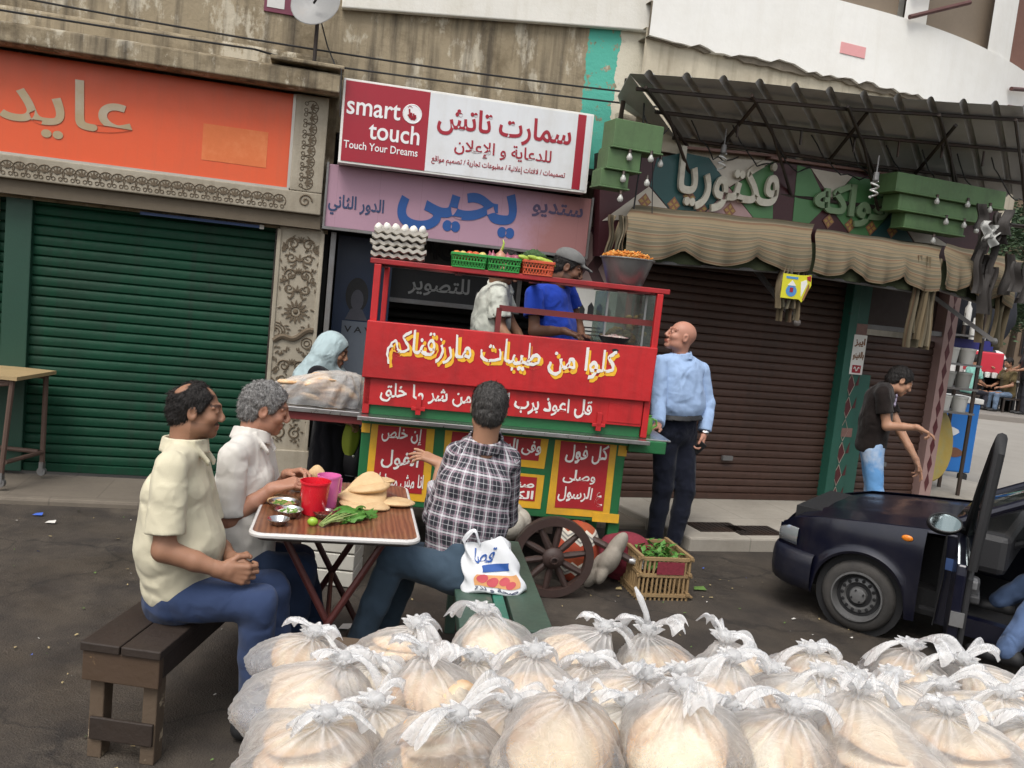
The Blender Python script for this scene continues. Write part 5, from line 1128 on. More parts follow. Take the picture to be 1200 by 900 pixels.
# ---- body pieces
def head_prims(c, fw, up, s=1., nose=1., jaw=1.):
    fw = unit(fw); up = unit(up - fw * (np.asarray(up) @ fw)); rt = np.cross(fw, up); ax = (rt, fw, up)
    g = lambda x, y, z: c + s * (rt * x + fw * y + up * z); e = lambda p, r, k=.012, op='u', co=0: ell(g(*p), ax, np.array(r) * s, k, op, co)
    P = [e((0, -.014, .032), (.0745, .094, .084)), e((0, .02, -.035), (.058 * jaw, .066, .066), .03), e((0, .066, -.088), (.026 * jaw, .020, .018), .03), e((0, -.03, -.04), (.055, .055, .06), .03)]
    for sx in (-1, 1):
        P += [e((sx * .040, .058, -.018), (.024, .026, .022), .02), e((sx * .045, .02, -.065), (.022, .04, .026), .025)]
        P += [e((sx * .031, .0965, .011), (.017, .012, .0095), .012, 's'), e((sx * .031, .077, .011), (.0135, .0135, .0125), .004)]
        P += [e((sx * .079, -.008, .0), (.0085, .021, .032), .006), e((sx * .086, -.006, .004), (.006, .010, .015), .006, 's')]
        P += [e((sx * .014, .098, -.026), (.009, .012, .008), .008)]
        P += [cap(g(sx * .012, .085, .034), g(sx * .048, .070, .030), .008 * s, .006 * s, .014)]
    P += [cap(g(0, .085, .026), g(0, .100 + .006 * (nose - 1), -.006), .0072 * s, .0092 * s, .014), e((0, .1035 * (1 + .06 * (nose - 1)), -.018), (.0115, .0115, .0100), .012)]
    P += [cap(g(-.018, .086, -.052), g(.018, .086, -.052), .0075 * s, .0075 * s, .008), cap(g(-.014, .085, -.063), g(.014, .085, -.063), .0078 * s, .0078 * s, .008), cap(g(-.022, .097, -.0575), g(.022, .097, -.0575), .0022, .0022, .004, op='s')]
    return P, g, ax
def hand_prims(wr, d, pn, th, curl=(.5, .6, .5), s=1., spread=.12, thumb=.6, tips=None):
    """palm from the wrist along d, palm facing pn, thumb on the side th"""
    d = unit(d); th = unit(np.asarray(th) - d * (np.asarray(th) @ d)); pn0 = np.asarray(pn, float); pn = np.cross(d, th); pn = pn * (1 if pn @ pn0 >= 0 else -1); P = []
    k = lambda a, b, c: wr + s * (d * a + th * b + pn * c)
    P.append(cap(k(-.01, 0, 0), k(.03, 0, 0), .021 * s, .022 * s, .012, (th, 1.35)))
    for b, a in ((.028, .088), (.009, .092), (-.010, .088), (-.027, .080)): P.append(cap(k(.02, b * .6, 0), k(a, b, -.003), .016 * s, .0125 * s, .008))
    for i, (b, a, L) in enumerate(((.029, .09, .070), (.0095, .095, .078), (-.0105, .09, .073), (-.0285, .082, .058))):
        p = k(a, b, -.002); ang = 0; v = unit(d + th * spread * (1.5 - i) * .5); fr = (.46, .30, .24); r = .0088 - .0008 * (i == 3); cu = curl if not isinstance(curl[0], (tuple, list)) else curl[i]
        for j in range(3):
            ang += cu[j]; dd = v * math.cos(ang) + pn * math.sin(ang); q = p + dd * L * fr[j] * s; P.append(cap(p, q, (r - .0007 * j) * s, (r - .0007 * (j + 1)) * s, .003)); p = q
    p = k(.022, .026, .008); P.append(cap(k(.015, .012, .004), p, .017 * s, .014 * s, .01)); dd = unit(d * .75 + th * .75 + pn * .35 * thumb); q = p + dd * .038 * s; P.append(cap(p, q, .0125 * s, .0105 * s, .006))
    dd = unit(d * 1.0 + th * .15 + pn * .55 * thumb); P.append(cap(q, q + dd * .032 * s, .0103 * s, .0085 * s, .004)); return P
def folds(spots, amp=.004, f=48, seed=0, base=.35):
    """crease field: strongest near the given joints, running across the given directions"""
    S = [(np.asarray(c, float), r, unit(d), a) for c, r, d, a in spots]
    rg = lambda x: 1 - 2 * np.abs(np.sin(x * .5)) ** .8
    def f_(P):
        n1 = vnoise(P + seed * 1.7, 6.); n2 = vnoise(P + seed * 3.1 + 9, 13.); q_ = P * V(1., 1., .55) + .05 * n2[:, None] + V(.0, .0, 1.) * (.35 * P[:, :1] + .2 * P[:, 1:2]); rd = 1 - np.abs(2 * vnoise(q_ + seed, 9.) - 1); rd2 = 1 - np.abs(2 * vnoise(q_ + 4 + seed, 17.) - 1); out = -amp * (1.3 * rd ** 4 * np.clip(n1 * 2 - .5, 0, 1) + .6 * rd2 ** 4 * np.clip(1.6 - 2 * n1, 0, 1)) + amp * .35
        for c, r, d, a in S:
            w_ = np.exp(-((P - c) ** 2).sum(-1) / (r * r)); out = out + .6 * a * w_ * rg((P @ d) * f * 1.3 + 7 * n1 + 3 * n2)
        return out
    return f_
def strands(cp_, c, hax, L, n, wild):
    v, f = cp_; rs = np.random.RandomState(3); q = f[rs.randint(0, len(f), n)]; p = v[q].mean(1); nr = np.cross(v[q[:, 1]] - v[q[:, 0]], v[q[:, 2]] - v[q[:, 0]]); nr /= np.linalg.norm(nr, axis=1)[:, None] + 1e-9
    d = -hax[1] * .5 - hax[2] * .75 + rs.randn(n, 3) * wild; d -= nr * (d * nr).sum(1)[:, None]; d /= np.linalg.norm(d, axis=1)[:, None] + 1e-9; s_ = np.cross(d, nr); l = L * (.5 + rs.rand(n))[:, None]; w_ = .0011
    a = p - nr * .001; m = p + d * l * .5 + nr * l * .22; e = p + d * l + nr * l * .16
    V_ = np.stack([a - s_ * w_, a + s_ * w_, m + s_ * w_, m - s_ * w_, e + s_ * w_ * .3, e - s_ * w_ * .3], 1).reshape(-1, 3); k = np.arange(n) * 6
    return V_, np.concatenate([np.stack([k, k + 1, k + 2, k + 3], 1), np.stack([k + 3, k + 2, k + 4, k + 5], 1)])
def hair_prims(hg, hax, hs_, hair):
    hp = lambda p, r, k=.012, op='u': ell(hg(*p), hax, np.array(r) * hs_, k, op); th = hair.get('t', .01)
    Hh = [hp((0, -.018, .034), (.0745 + th * .75, .094 + th, .084 + th)), hp((0, -.05, -.02), (.062 + th * .7, .058 + th, .065), .02)]
    for sx in (-1, 1): Hh.append(hp((sx * .066, .022, .002), (.014 + th * .3, .020, .032), .012))     # sideburns
    cut = hair.get('line', .062); Hh += [half(hg(0, cut, .045), hax[1] * .95 - hax[2] * .55, .01), half(hg(0, -.02, hair.get('nape', -.075)), -hax[2] + hax[1] * .25, .01)]
    Hh += [hp((sx * .085, .022, -.06), (.05, .06, .062), .008, 's') for sx in (-1, 1)]
    Hh += [hp((0, .10, -.02), (.065, .065, .075), .008, 's')]; Hh += [hp((sx * .086, -.004, -.006), (.022, .024, .036), .006, 's') for sx in (-1, 1)]
    for (p, r) in hair.get('bald', []): Hh.append(hp(p, r, .012, 's'))
    return Hh
def person(label, J, body, base, group=None, h=.008, hh=.004, hm=.003, hair=None, skin='skin_tan', torso_only=False):
    """J: joints in metres. body: dict of clothes and options. Returns the person (skin mesh) with clothing children."""
    B = np.asarray(base, float); g = {k: np.asarray(v, float) for k, v in J.items()}; o = body; sh_r = unit(g['shR'] - g['shL']); hp_r = unit(g['hipR'] - g['hipL'])
    ch = g['chest']; pl = g['pelvis']; nk = (g['shL'] + g['shR']) / 2 + unit(g['head'] - ch) * .03; upv = unit(nk - pl); fwd = unit(np.cross(upv, sh_r)); s = o.get('s', 1.); bl = o.get('belly', 0.); hs_ = o.get('hs', 1.)
    HP, hg, hax = head_prims(g['head'], g['face'], g.get('up', V(0, 0, 1)), hs_, o.get('nose', 1), o.get('jaw', 1))
    nb = g['head'] - hax[2] * .075 * hs_ - hax[1] * .03; neck = [cap(nk - upv * .05, nb, .060 * s, .054 * s, .025)]
    chunks = [surf(HP + neck, hh)]
    SK = [cap(nk - upv * .01, nk - upv * .02, .05, .05, .03, (sh_r, 1.6)), cap(ch, pl, .095 * s, .10 * s, .03, (sh_r, 1.4)), cap(g['shL'] * .8 + nk * .2, g['shR'] * .8 + nk * .2, .05 * s, .05 * s, .03), cap(nk - upv * .06, nk + upv * .0, .055 * s, .052 * s, .02)]
    H = []
    for S_ in 'LR':
        if 'wr' + S_ not in g: continue
        sh, el, wr = g['sh' + S_], g['el' + S_], g['wr' + S_]; SK += [cap(sh, el, .044 * s, .037 * s, .015), cap(el, el * .45 + wr * .55, .040 * s, .034 * s, .015), cap(el * .45 + wr * .55, el * .1 + wr * .9, .034 * s, .0265 * s, .012)]
        if 'hand' + S_ in o:
            hd = o['hand' + S_]; hp_ = [cap(el * .18 + wr * .82, wr, .0275 * s, .024 * s, .01)] + hand_prims(wr, *hd[:3], **hd[3]); H.append(surf(hp_, hm))
    for S_ in 'LR':
        if 'kn' + S_ in g: SK += [cap(g['hip' + S_], g['kn' + S_], .06, .045, .02), cap(g['kn' + S_], g['an' + S_], .045, .032, .02)]
    chunks += [surf(SK, h)] + H; vs = np.concatenate([c[0] for c in chunks]); n = len(vs)
    # tints: lips, brows, stubble, nails stay out
    L = (vs - g['head']) @ np.stack([hax[0], hax[1], hax[2]]).T / hs_; x, y, z = np.abs(L[:, 0]), L[:, 1], L[:, 2]; T = np.ones((n, 4)); near = (np.abs(L) < .16).all(1)
    lip = near & (x < .024) & (y > .07) & (np.abs(z + .058) < .011); T[lip, :3] = (.85, .55, .55)
    brow = near & (y > .05) & (x > .010) & (x < .052) & (np.abs(z - .036 + .10 * (x - .03) ** 2 * 10) < .0065); T[brow, :3] = o.get('brow', (.12, .1, .1))
    if o.get('beard'): m = near & (y > -.01) & (z < -.035) & ~lip & (z > -.125); T[m, :3] = o['beard']
    if o.get('tash'): m = near & (y > .07) & (x < .032) & (z < -.032) & (z > -.0485); T[m, :3] = (.1, .09, .09)
    eye = near & (y > .068) & (np.hypot(x - .031, z - .011) < .010); T[eye, :3] = (1.3, 1.5, 1.7); eye = near & (y > .068) & (np.hypot(x - .031, z - .011) < .0052); T[eye, :3] = (.06, .05, .05)
    if hair:
        Hh = hair_prims(hg, hax, hs_, hair); d = np.full(n, .08)
        for p in Hh: q = p['f'](vs); d = np.minimum(d, q) if p['op'] == 'u' else np.maximum(d, -q if p['op'] == 's' else q)
        kk = np.clip(1 - (d - .001) / .011, 0, 1) * np.clip((.2 - np.abs(L).max(1)) * 50, 0, 1); kk = (kk * kk * .8)[:, None]; T[:, :3] = T[:, :3] * (1 - kk) + np.array(hair.get('fade', (.16, .15, .15))) * kk
    P = mesh_from('person', chunks, M[skin], None, B, {'tint': ('FLOAT_COLOR', T)}); tag(P, label, 'person', group)
    par = lambda nm, ch_, mt, at_=None: mesh_from(nm, ch_, mt, P, B, at_)
    # upper clothes
    if 'shirt' in o:
        r = o.get('fit', .0); U = [cap(nk - upv * .045, nk - upv * .008, .062 + r, .056 + r, .05, (sh_r, 1.6)), cap(ch, ch * .5 + pl * .5, .112 * s + r, .112 * s + r + bl * .5, .05, (sh_r, 1.42)),
             cap(ch * .5 + pl * .5 + fwd * bl * .5, pl + upv * o.get('hem', -.02) + fwd * bl * .3, .113 * s + r + bl * .4, .118 * s + r + bl * .2, .05, (sh_r, 1.36))]
        U += [cap(nk + sh_r * .06, g['shR'], .050, .047 + r, .04), cap(nk - sh_r * .06, g['shL'], .050, .047 + r, .04)]
        SL = []
        for S_ in 'LR':
            if 'wr' + S_ not in g: continue
            sh, el, wr = g['sh' + S_], g['el' + S_], g['wr' + S_]; cu = o.get('cuff', .8); fl = o.get('flare', .012)
            if cu <= 1: e = sh + (el - sh) * cu; SL += [cap(sh, e, .050 * s + r, .045 * s + fl + r, .028), half(e, el - sh, .004, np.minimum(e, el) - .10, np.maximum(e, el) + .10), cap(e - (el - sh) * .03, e + (el - sh) * .3, .036 * s + fl * .7 + r, .036 * s + fl + r, .006, op='s')]
            else: e = el + (wr - el) * (cu - 1); SL += [cap(sh, el, .050 * s + r, .044 * s + r, .028), cap(el, e, .044 * s + r, .037 * s + r + fl * .5, .02), half(e, wr - el, .004, np.minimum(e, wr) - .07, np.maximum(e, wr) + .07)]
        hemc = pl + upv * o.get('hem', -.02) - upv * .07
        cl = [] if o.get('nocollar') else [tor(nb * .36 + (nk + upv * .006) * .64, unit(nb - nk), fwd, .070, .072, .0065, .026)] + [cap(nk + upv * .040 + sx * sh_r * .058 + fwd * .045, nk - upv * .02 + sx * sh_r * .05 + fwd * .094, .010, .008, .006, (unit(upv + sx * .6 * sh_r), 2.4)) for sx in (-1, 1)]
        nkcut = [cap(nk + upv * .022 + fwd * .012, nb, .057, .060, .006, op='s')]
        order = U + [half(hemc, -upv, .006)] + [p for p in SL if p['op'] != 'i' or True] + nkcut + cl
        # sleeves are cut on their own so that the cut does not touch the trunk
        D1 = surf(U + [half(hemc, -upv, .006)] + nkcut + cl, h, folds(o.get('creases', []), o.get('amp', .004), seed=o.get('seed', 0)))
        parts = [D1]; i = 0; per = 3 if o.get('cuff', .8) <= 1 else 3
        while i < len(SL): parts.append(surf(SL[i:i + per], h, folds(o.get('creases', []), o.get('amp', .004), seed=o.get('seed', 0) + 3))); i += per
        at_ = None
        if o.get('plaid'):
            vv = np.concatenate([c[0] for c in parts]); uv = np.zeros((len(vv), 3)); k = 0
            for q, c in enumerate(parts):
                p = c[0]
                if q == 0: d = p - pl; uv[k:k + len(p), 0] = np.arctan2(d @ sh_r, -(d @ fwd)) * .16; uv[k:k + len(p), 1] = d @ upv
                else:
                    S_ = 'LR'[q - 1]; sh, el, wr = g['sh' + S_], g['el' + S_], g['wr' + S_]; a1 = unit(el - sh); a2 = unit(wr - el); t1 = (p - sh) @ a1; up_ = t1 < np.linalg.norm(el - sh); d = np.where(up_[:, None], p - sh, p - el); ax_ = np.where(up_[:, None], a1, a2); rf = unit(np.cross(a1, upv) + .01); rf2 = np.cross(a1, rf)
                    uv[k:k + len(p), 0] = np.arctan2(d @ rf, d @ rf2) * .055; uv[k:k + len(p), 1] = np.where(up_, t1, np.linalg.norm(el - sh) + (p - el) @ a2)
                k += len(p)
            at_ = {'cloth_uv': ('FLOAT_VECTOR', uv)}
        par('shirt', parts, o['shirt'], at_)
    if 'trousers' in o:
        r = o.get('tfit', 0.); hf = unit(np.cross(upv, hp_r)); TP = [cap(pl + upv * .06, pl - upv * .03, .112 * s + r, .115 * s + r, .04, (hp_r, 1.35))]
        for S_ in 'LR': hi_, kn, an = g['hip' + S_], g['kn' + S_], g['an' + S_]; e = an + (kn - an) * o.get('them', -.02); TP += [cap(hi_, kn, .089 * s + r, .066 * s + r, .03), cap(kn, kn * .55 + an * .45, .066 * s + r, .060 * s + r, .02), cap(kn * .55 + an * .45, e, .060 * s + r, .052 * s + r, .02)]
        TP.append(half(pl + upv * .085, upv, .006))
        if 'seat' in g: TP.append(half(g['seat'], V(0, 0, -1), .02, pl - .35, pl + .35))
        cz = [(g['kn' + S_], .13, unit(g['an' + S_] - g['kn' + S_]), .006) for S_ in 'LR'] + [(g['hip' + S_], .14, unit(g['kn' + S_] - g['hip' + S_]), .006) for S_ in 'LR'] + [(g['an' + S_], .12, unit(g['an' + S_] - g['kn' + S_]), .005) for S_ in 'LR']
        par('trousers', [surf(TP, h, folds(cz, .003, 42, seed=o.get('seed', 0) + 5))], o['trousers'])
    if 'shoe' in o:
        for S_ in 'LR':
            an = g['an' + S_]; td = unit(g['toe' + S_] * V(1, 1, 0)); z0 = an[2] - o.get('ah', .08); fl = V(0, 0, 1); sd_ = np.cross(td, fl); a = an * V(1, 1, 0) + V(0, 0, z0)
            par('shoe', [surf([cap(a - td * .045 + fl * .035, a + td * .08 + fl * .03, .036, .036, .02, (sd_, 1.1)), cap(a + td * .08 + fl * .028, a + td * .16 + fl * .025, .037, .028, .02, (sd_, 1.25)), cap(a - td * .03 + fl * .05, an + fl * .01, .038, .040, .02), half(a + fl * .002, -fl, .003)], .007)], o['shoe'])
    if hair:
        Hh = hair_prims(hg, hax, hs_, hair)
        ca = hair.get('curl', .003)
        cap_ = surf(Hh, hh, lambda P: ca * (np.sin(P @ V(150, 60, 90)) * np.sin(P @ V(-70, 160, 60)) + 1.6 * (vnoise(P, 110.) - .5) + .8 * (vnoise(P, 45.) - .5)))
        par('hair', [cap_, strands(cap_, g['head'], hax, hair.get('len', .014), hair.get('n', 2600), hair.get('wild', .35))], hair['mat'])
    return P, dict(hg=hg, hax=hax, nk=nk, upv=upv, fwd=fwd, par=par, B=B, g=g, sh_r=sh_r, pl=pl, ch=ch)
M['skin_tan'] = skin_mat('skin_tan', (.40, .215, .135)); M['skin_brown'] = skin_mat('skin_brown', (.31, .16, .098)); M['skin_dark'] = skin_mat('skin_dark', (.16, .075, .045)); M['skin_pink'] = skin_mat('skin_pink', (.48, .235, .165)); M['skin_ruddy'] = skin_mat('skin_ruddy', (.41, .205, .135))
M['hair_black'] = hair_mat('hair_black', (.006, .005, .005), (.022, .018, .016)); M['hair_grey'] = hair_mat('hair_grey', (.05, .048, .046), (.33, .32, .31)); M['hair_grizzled'] = hair_mat('hair_grizzled', (.012, .011, .011), (.09, .085, .08))
# ================================================================ the people
def A(px, py, Y): return np.array(at(px, py, Y))
Z = V(0, 0, 1)
# man in the cream shirt, sitting at the near end of the worn bench
J = dict(pelvis=A(207, 690, 3.02), chest=A(207, 580, 3.0), head=A(231, 482, 3.03), face=V(.97, .22, -.05), up=V(-.05, 0, 1),
         shR=A(200, 547, 2.84), elR=A(192, 645, 2.80), wrR=A(258, 668, 2.84), shL=A(226, 538, 3.19), elL=A(246, 628, 3.22), wrL=A(272, 656, 3.05),
         hipR=A(212, 700, 2.93), hipL=A(222, 690, 3.11), knR=A(302, 706, 2.90), knL=A(318, 690, 3.16), anR=V(-.80, 2.93, .09), anL=V(-.80, 3.22, .09), toeR=V(1, .15, 0), toeL=V(1, .3, 0))
cream = cloth_mat('cream_shirt', (.62, .57, .42), .08)
P1, K = person('balding man in a cream short sleeved shirt and blue trousers sitting on the worn bench', J,
   dict(shirt=cream, trousers=cloth_mat('blue_trousers', (.033, .052, .115), .15), shoe=M['black'], hs=.86, belly=.045, fit=.006, cuff=.80, flare=.016, hem=.03, seed=1, tash=True, beard=(.72, .70, .68), amp=.005,
        creases=[(J['shR'], .12, V(.3, .2, .9), .005), (J['pelvis'] + V(0, -.08, .10), .13, V(.1, 0, 1), .006), (J['elR'], .1, V(0, 0, 1), .004), (J['chest'] + V(.1, -.05, -.05), .12, V(.6, 0, .7), .004)],
        handR=(V(.93, .28, -.18), V(.1, 1, .0), V(.3, .1, 1), dict(curl=(.7, .9, .6))), handL=(V(.75, -.5, -.3), V(-.2, -.6, -.7), V(.3, .3, .8), dict(curl=(.6, .8, .6)))),
   V(*(J['pelvis'][:2]), 0), hair=dict(mat=M['hair_black'], t=.010, line=.050, nape=-.078, bald=[((.022, -.082, .112), (.052, .050, .046)), ((0, .075, .12), (.06, .05, .05))]), skin='skin_brown', h=.0065)
# grey haired man in the white shirt leaning over the table
J = dict(pelvis=A(282, 655, 3.50), chest=A(287, 565, 3.55), head=A(312, 480, 3.60), face=V(.93, .22, -.22), up=V(.12, 0, 1),
         shR=A(273, 535, 3.38), elR=A(268, 610, 3.36), wrR=A(320, 572, 3.42), shL=A(305, 522, 3.74), elL=A(316, 592, 3.78), wrL=A(338, 556, 3.62),
         hipR=A(285, 668, 3.42), hipL=A(290, 655, 3.6), knR=A(352, 668, 3.46), knL=A(350, 656, 3.7), anR=V(-.82, 3.45, .09), anL=V(-.76, 3.72, .09), toeR=V(1, .1, 0), toeL=V(1, .2, 0))
white = cloth_mat('white_shirt', (.66, .63, .58), .06)
P2, K = person('grey haired man in a white shirt leaning over the folding table and tearing bread', J,
   dict(shirt=white, trousers=cloth_mat('navy_trousers', (.022, .036, .075), .15), shoe=M['black'], hs=.93, belly=.02, fit=.008, cuff=.92, flare=.014, hem=.03, seed=2, beard=(.8, .78, .76), jaw=1.05, nose=1.5, brow=(.3, .28, .27),
        creases=[(J['shR'], .12, V(.3, .2, .9), .006), (J['elR'], .1, V(.4, 0, 1), .006), (J['chest'] + V(0, -.1, -.08), .16, V(.7, 0, .7), .005)],
        handR=(V(.85, .25, .25), V(.2, .3, -.9), V(-.2, .9, .3), dict(curl=(.45, .7, .5))), handL=(V(.8, -.35, .25), V(.1, -.3, -.9), V(-.1, -.8, .4), dict(curl=(.6, .8, .5)))),
   V(*(J['pelvis'][:2]), 0), hair=dict(mat=M['hair_grey'], t=.014, line=.060, nape=-.07, curl=.005), skin='skin_ruddy', h=.0065)
m = MB(); c = Vector(J['wrL'] + V(.13, -.04, .03)); lumpy(m, c, .035, 4, .25, (1, .5, .9)); BREADM = pm('bread_crust', (.62, .44, .24), .16, 14, .75, bump=.35, bs=70, dirt=(.42, .22, .09), da=.5, ds=16)
tag(m.build('bread_piece', BREADM, base=c, smooth='all'), 'torn piece of flatbread in the hands of the grey haired man', 'bread')
# man in the plaid shirt, back to us, twisting towards the cart
J = dict(pelvis=A(540, 655, 3.62), chest=A(556, 570, 3.64), head=A(573, 479, 3.68), face=V(-.10, 1.0, -.02), up=V(.05, -.05, 1),
         shL=A(536, 532, 3.66), elL=A(492, 596, 3.82), wrL=A(531, 556, 4.0), shR=A(596, 540, 3.72), elR=A(594, 606, 3.86), wrR=A(570, 600, 4.0),
         hipR=A(546, 662, 3.70), hipL=A(536, 672, 3.54), knR=A(480, 652, 3.78), knL=A(462, 655, 3.50), anR=V(-.47, 3.86, .09), anL=V(-.56, 3.52, .09), toeR=V(-1, .1, 0), toeL=V(-1, 0, 0))
J['elL'] = A(509, 606, 3.76); J['wrL'] = A(517, 543, 3.90)
P3, K = person('man in a plaid shirt and jeans sitting on the green bench, back turned', J,
   dict(shirt=plaid_mat(), plaid=True, trousers=cloth_mat('blue_jeans', (.055, .085, .12), .25), shoe=M['dark_iron'], hs=.95, belly=.0, fit=.006, cuff=1.62, flare=.02, hem=.0, seed=3, amp=.005,
        creases=[(J['elL'], .1, V(.2, 0, 1), .005), (J['chest'] + V(0, -.1, -.1), .15, V(.5, 0, .9), .005), (J['pelvis'] + V(0, -.1, .06), .14, V(.2, 0, 1), .006), (J['shR'], .1, V(.7, 0, .7), .004)],
        handL=(V(-.93, .25, .22), V(0, .35, -1), V(.1, 1, .25), dict(curl=((.05, .1, .1), (.25, .2, .1), (.35, .3, .2), (.4, .4, .2)), spread=.3)), handR=(V(-.8, .5, .1), V(0, .2, -1), V(.1, .9, .4), dict(curl=(.4, .5, .4)))),
   V(*(J['pelvis'][:2]), 0), hair=dict(mat=M['hair_grizzled'], t=.011, line=.055, nape=-.088), skin='skin_tan', h=.0065)
K['par']('collar_band', [surf([tor(K['nk'] + K['upv'] * .034, K['upv'], K['fwd'], .068, .070, .0045, .004)], .005)], M['black'])
# bald man in the pale blue shirt standing at the end of the cart
gz = .1
J = dict(pelvis=A(792, 500, 6.02), chest=A(797, 440, 6.0), head=A(797, 395, 6.0), face=V(-.93, -.22, .27), up=V(.22, 0, 1),
         shL=A(774, 425, 5.93), elL=A(772, 470, 5.86), wrL=A(770, 500, 5.66), shR=A(822, 433, 6.08), elR=A(829, 474, 6.1), wrR=A(825, 508, 6.02),
         hipL=A(780, 510, 5.98), hipR=A(801, 512, 6.06), knL=A(777, 570, 5.98), knR=A(803, 574, 6.0), anL=V(0, 0, 0), anR=V(0, 0, 0), toeL=V(-.8, -.5, 0), toeR=V(-.2, -1, 0))
pz = onz(778, 632, .0); J['anL'] = V(1.13, 5.98, .09); J['anR'] = V(1.27, 5.96, .09)
blue = cloth_mat('pale_blue_shirt', (.34, .47, .70), .06)
P4, K = person('bald man in a pale blue shirt standing at the right end of the cart', J,
   dict(shirt=blue, trousers=cloth_mat('dark_navy_trousers', (.010, .012, .022), .2), shoe=M['black'], belly=.06, fit=.008, cuff=1.92, flare=.012, hem=.15, seed=4, amp=.005, jaw=1.1, tfit=.004, brow=(.5, .4, .35),
        creases=[(J['elR'], .1, V(0, 0, 1), .006), (J['pelvis'] + V(0, -.1, .16), .14, V(.3, 0, 1), .006), (J['chest'] + V(0, -.12, -.04), .1, V(.8, 0, .5), .004)],
        handR=(V(-.1, -.15, -1), V(-1, -.2, 0), V(-.2, -1, 0), dict(curl=(.7, .9, .6))), handL=(V(-.6, -.75, -.1), V(0, 0, -1), V(.6, -.5, .2), dict(curl=(.15, .2, .1)))),
   V(1.2, 5.97, 0), h=.010, hh=.005, hm=.004, skin='skin_pink')
K['par']('belt', [surf([tor(K['pl'] + K['upv'] * .085, K['upv'], K['fwd'], .168, .142, .006, .018)], .007)], M['black'])
w_ = J['wrR']; K['par']('wristwatch', [surf([tor(w_ + V(0, 0, .012), V(.1, .1, 1), V(0, 1, 0), .030, .030, .004, .008), ell(w_ + V(.012, -.03, .012), (V(1, 0, 0), V(0, 1, 0), Z), (.015, .006, .015), .004)], .004)], M['skin_metal'])
c = w_ + V(-.03, -.04, -.10); m = MB(); m.box(Vector(c), (.055, .012, .10), Matrix.Rotation(R(35), 4, 'Y') @ Matrix.Rotation(R(20), 4, 'X')); tag(m.build('mobile_phone', M['black'], base=c, bevel=.004), 'black mobile phone in the hand of the bald man', 'phone')
# vendor in the cap
J = dict(pelvis=A(655, 412, 5.9), chest=A(645, 355, 5.88), head=A(666, 315, 5.84), face=V(.90, -.10, -.34), up=V(.25, 0, 1),
         shR=A(626, 345, 5.72), elR=A(626, 388, 5.66), wrR=A(662, 388, 5.56), shL=A(664, 338, 6.05), elL=A(676, 376, 6.08), wrL=A(682, 394, 5.9),
         hipR=A(652, 420, 5.85), hipL=A(668, 418, 5.98), knR=A(652, 492, 5.85), knL=A(668, 490, 5.98), anR=A(652, 555, 5.85), anL=A(668, 553, 5.98), toeR=V(1, -.2, 0), toeL=V(1, 0, 0))
vb = V(*(J['pelvis'][:2]), 0)
blueT = cloth_mat('blue_tshirt', (.018, .055, .40), .12)
P5, K = person('vendor in a grey cap and bright blue T-shirt standing behind the cart', J,
   dict(shirt=blueT, trousers=cloth_mat('vendor_trousers', (.03, .03, .035), .2), shoe=M['black'], fit=.012, cuff=.62, flare=.016, hem=-.02, nocollar=True, seed=5, beard=(.45, .43, .42), nose=1.4,
        handR=(V(.95, -.15, -.25), V(0, -.2, -1), V(.2, .9, .1), dict(curl=(.35, .5, .3), spread=.3)), handL=(V(.7, -.6, -.3), V(0, 0, -1), V(.3, -.8, .2), dict(curl=(.5, .6, .4)))),
   vb, h=.010, hh=.005, hm=.004, hair=dict(mat=M['hair_black'], t=.007, line=.05, nape=-.07), skin='skin_dark')
hg, hax = K['hg'], K['hax']
cap_m = cloth_mat('grey_cap', (.16, .16, .155), .15)
K['par']('cap', [surf([ell(hg(0, -.018, .066), hax, (.088, .108, .070), .012), half(hg(0, -.018, .052), -hax[2] + hax[1] * .12, .006), cap(hg(-.03, .095, .056), hg(.03, .095, .056), .010, .010, .012, (hax[1], 3.8)), cap(hg(-.012, .135, .050), hg(.012, .135, .050), .007, .007, .012, (hax[1], 3.5))], .005)], cap_m)
st_ = thing('standing_platform', 'low wooden platform on the ground behind the cart under the vendor', 'platform', (vb[0] - .1, vb[1] + .1, 0)); fz = float(J['anR'][2]) - .08
m = MB(); m.span((vb[0] - .75, vb[1] - .12, fz - .03), (vb[0] + .3, vb[1] + .42, fz)); m.build('platform_top', M['wood_old'], st_)
for x in (-.7, .25):
    for y in (-.06, .36): m = MB(); m.span((vb[0] + x - .03, vb[1] + y - .03, .0), (vb[0] + x + .03, vb[1] + y + .03, fz - .03)); m.build('leg', M['wood_old'], st_)
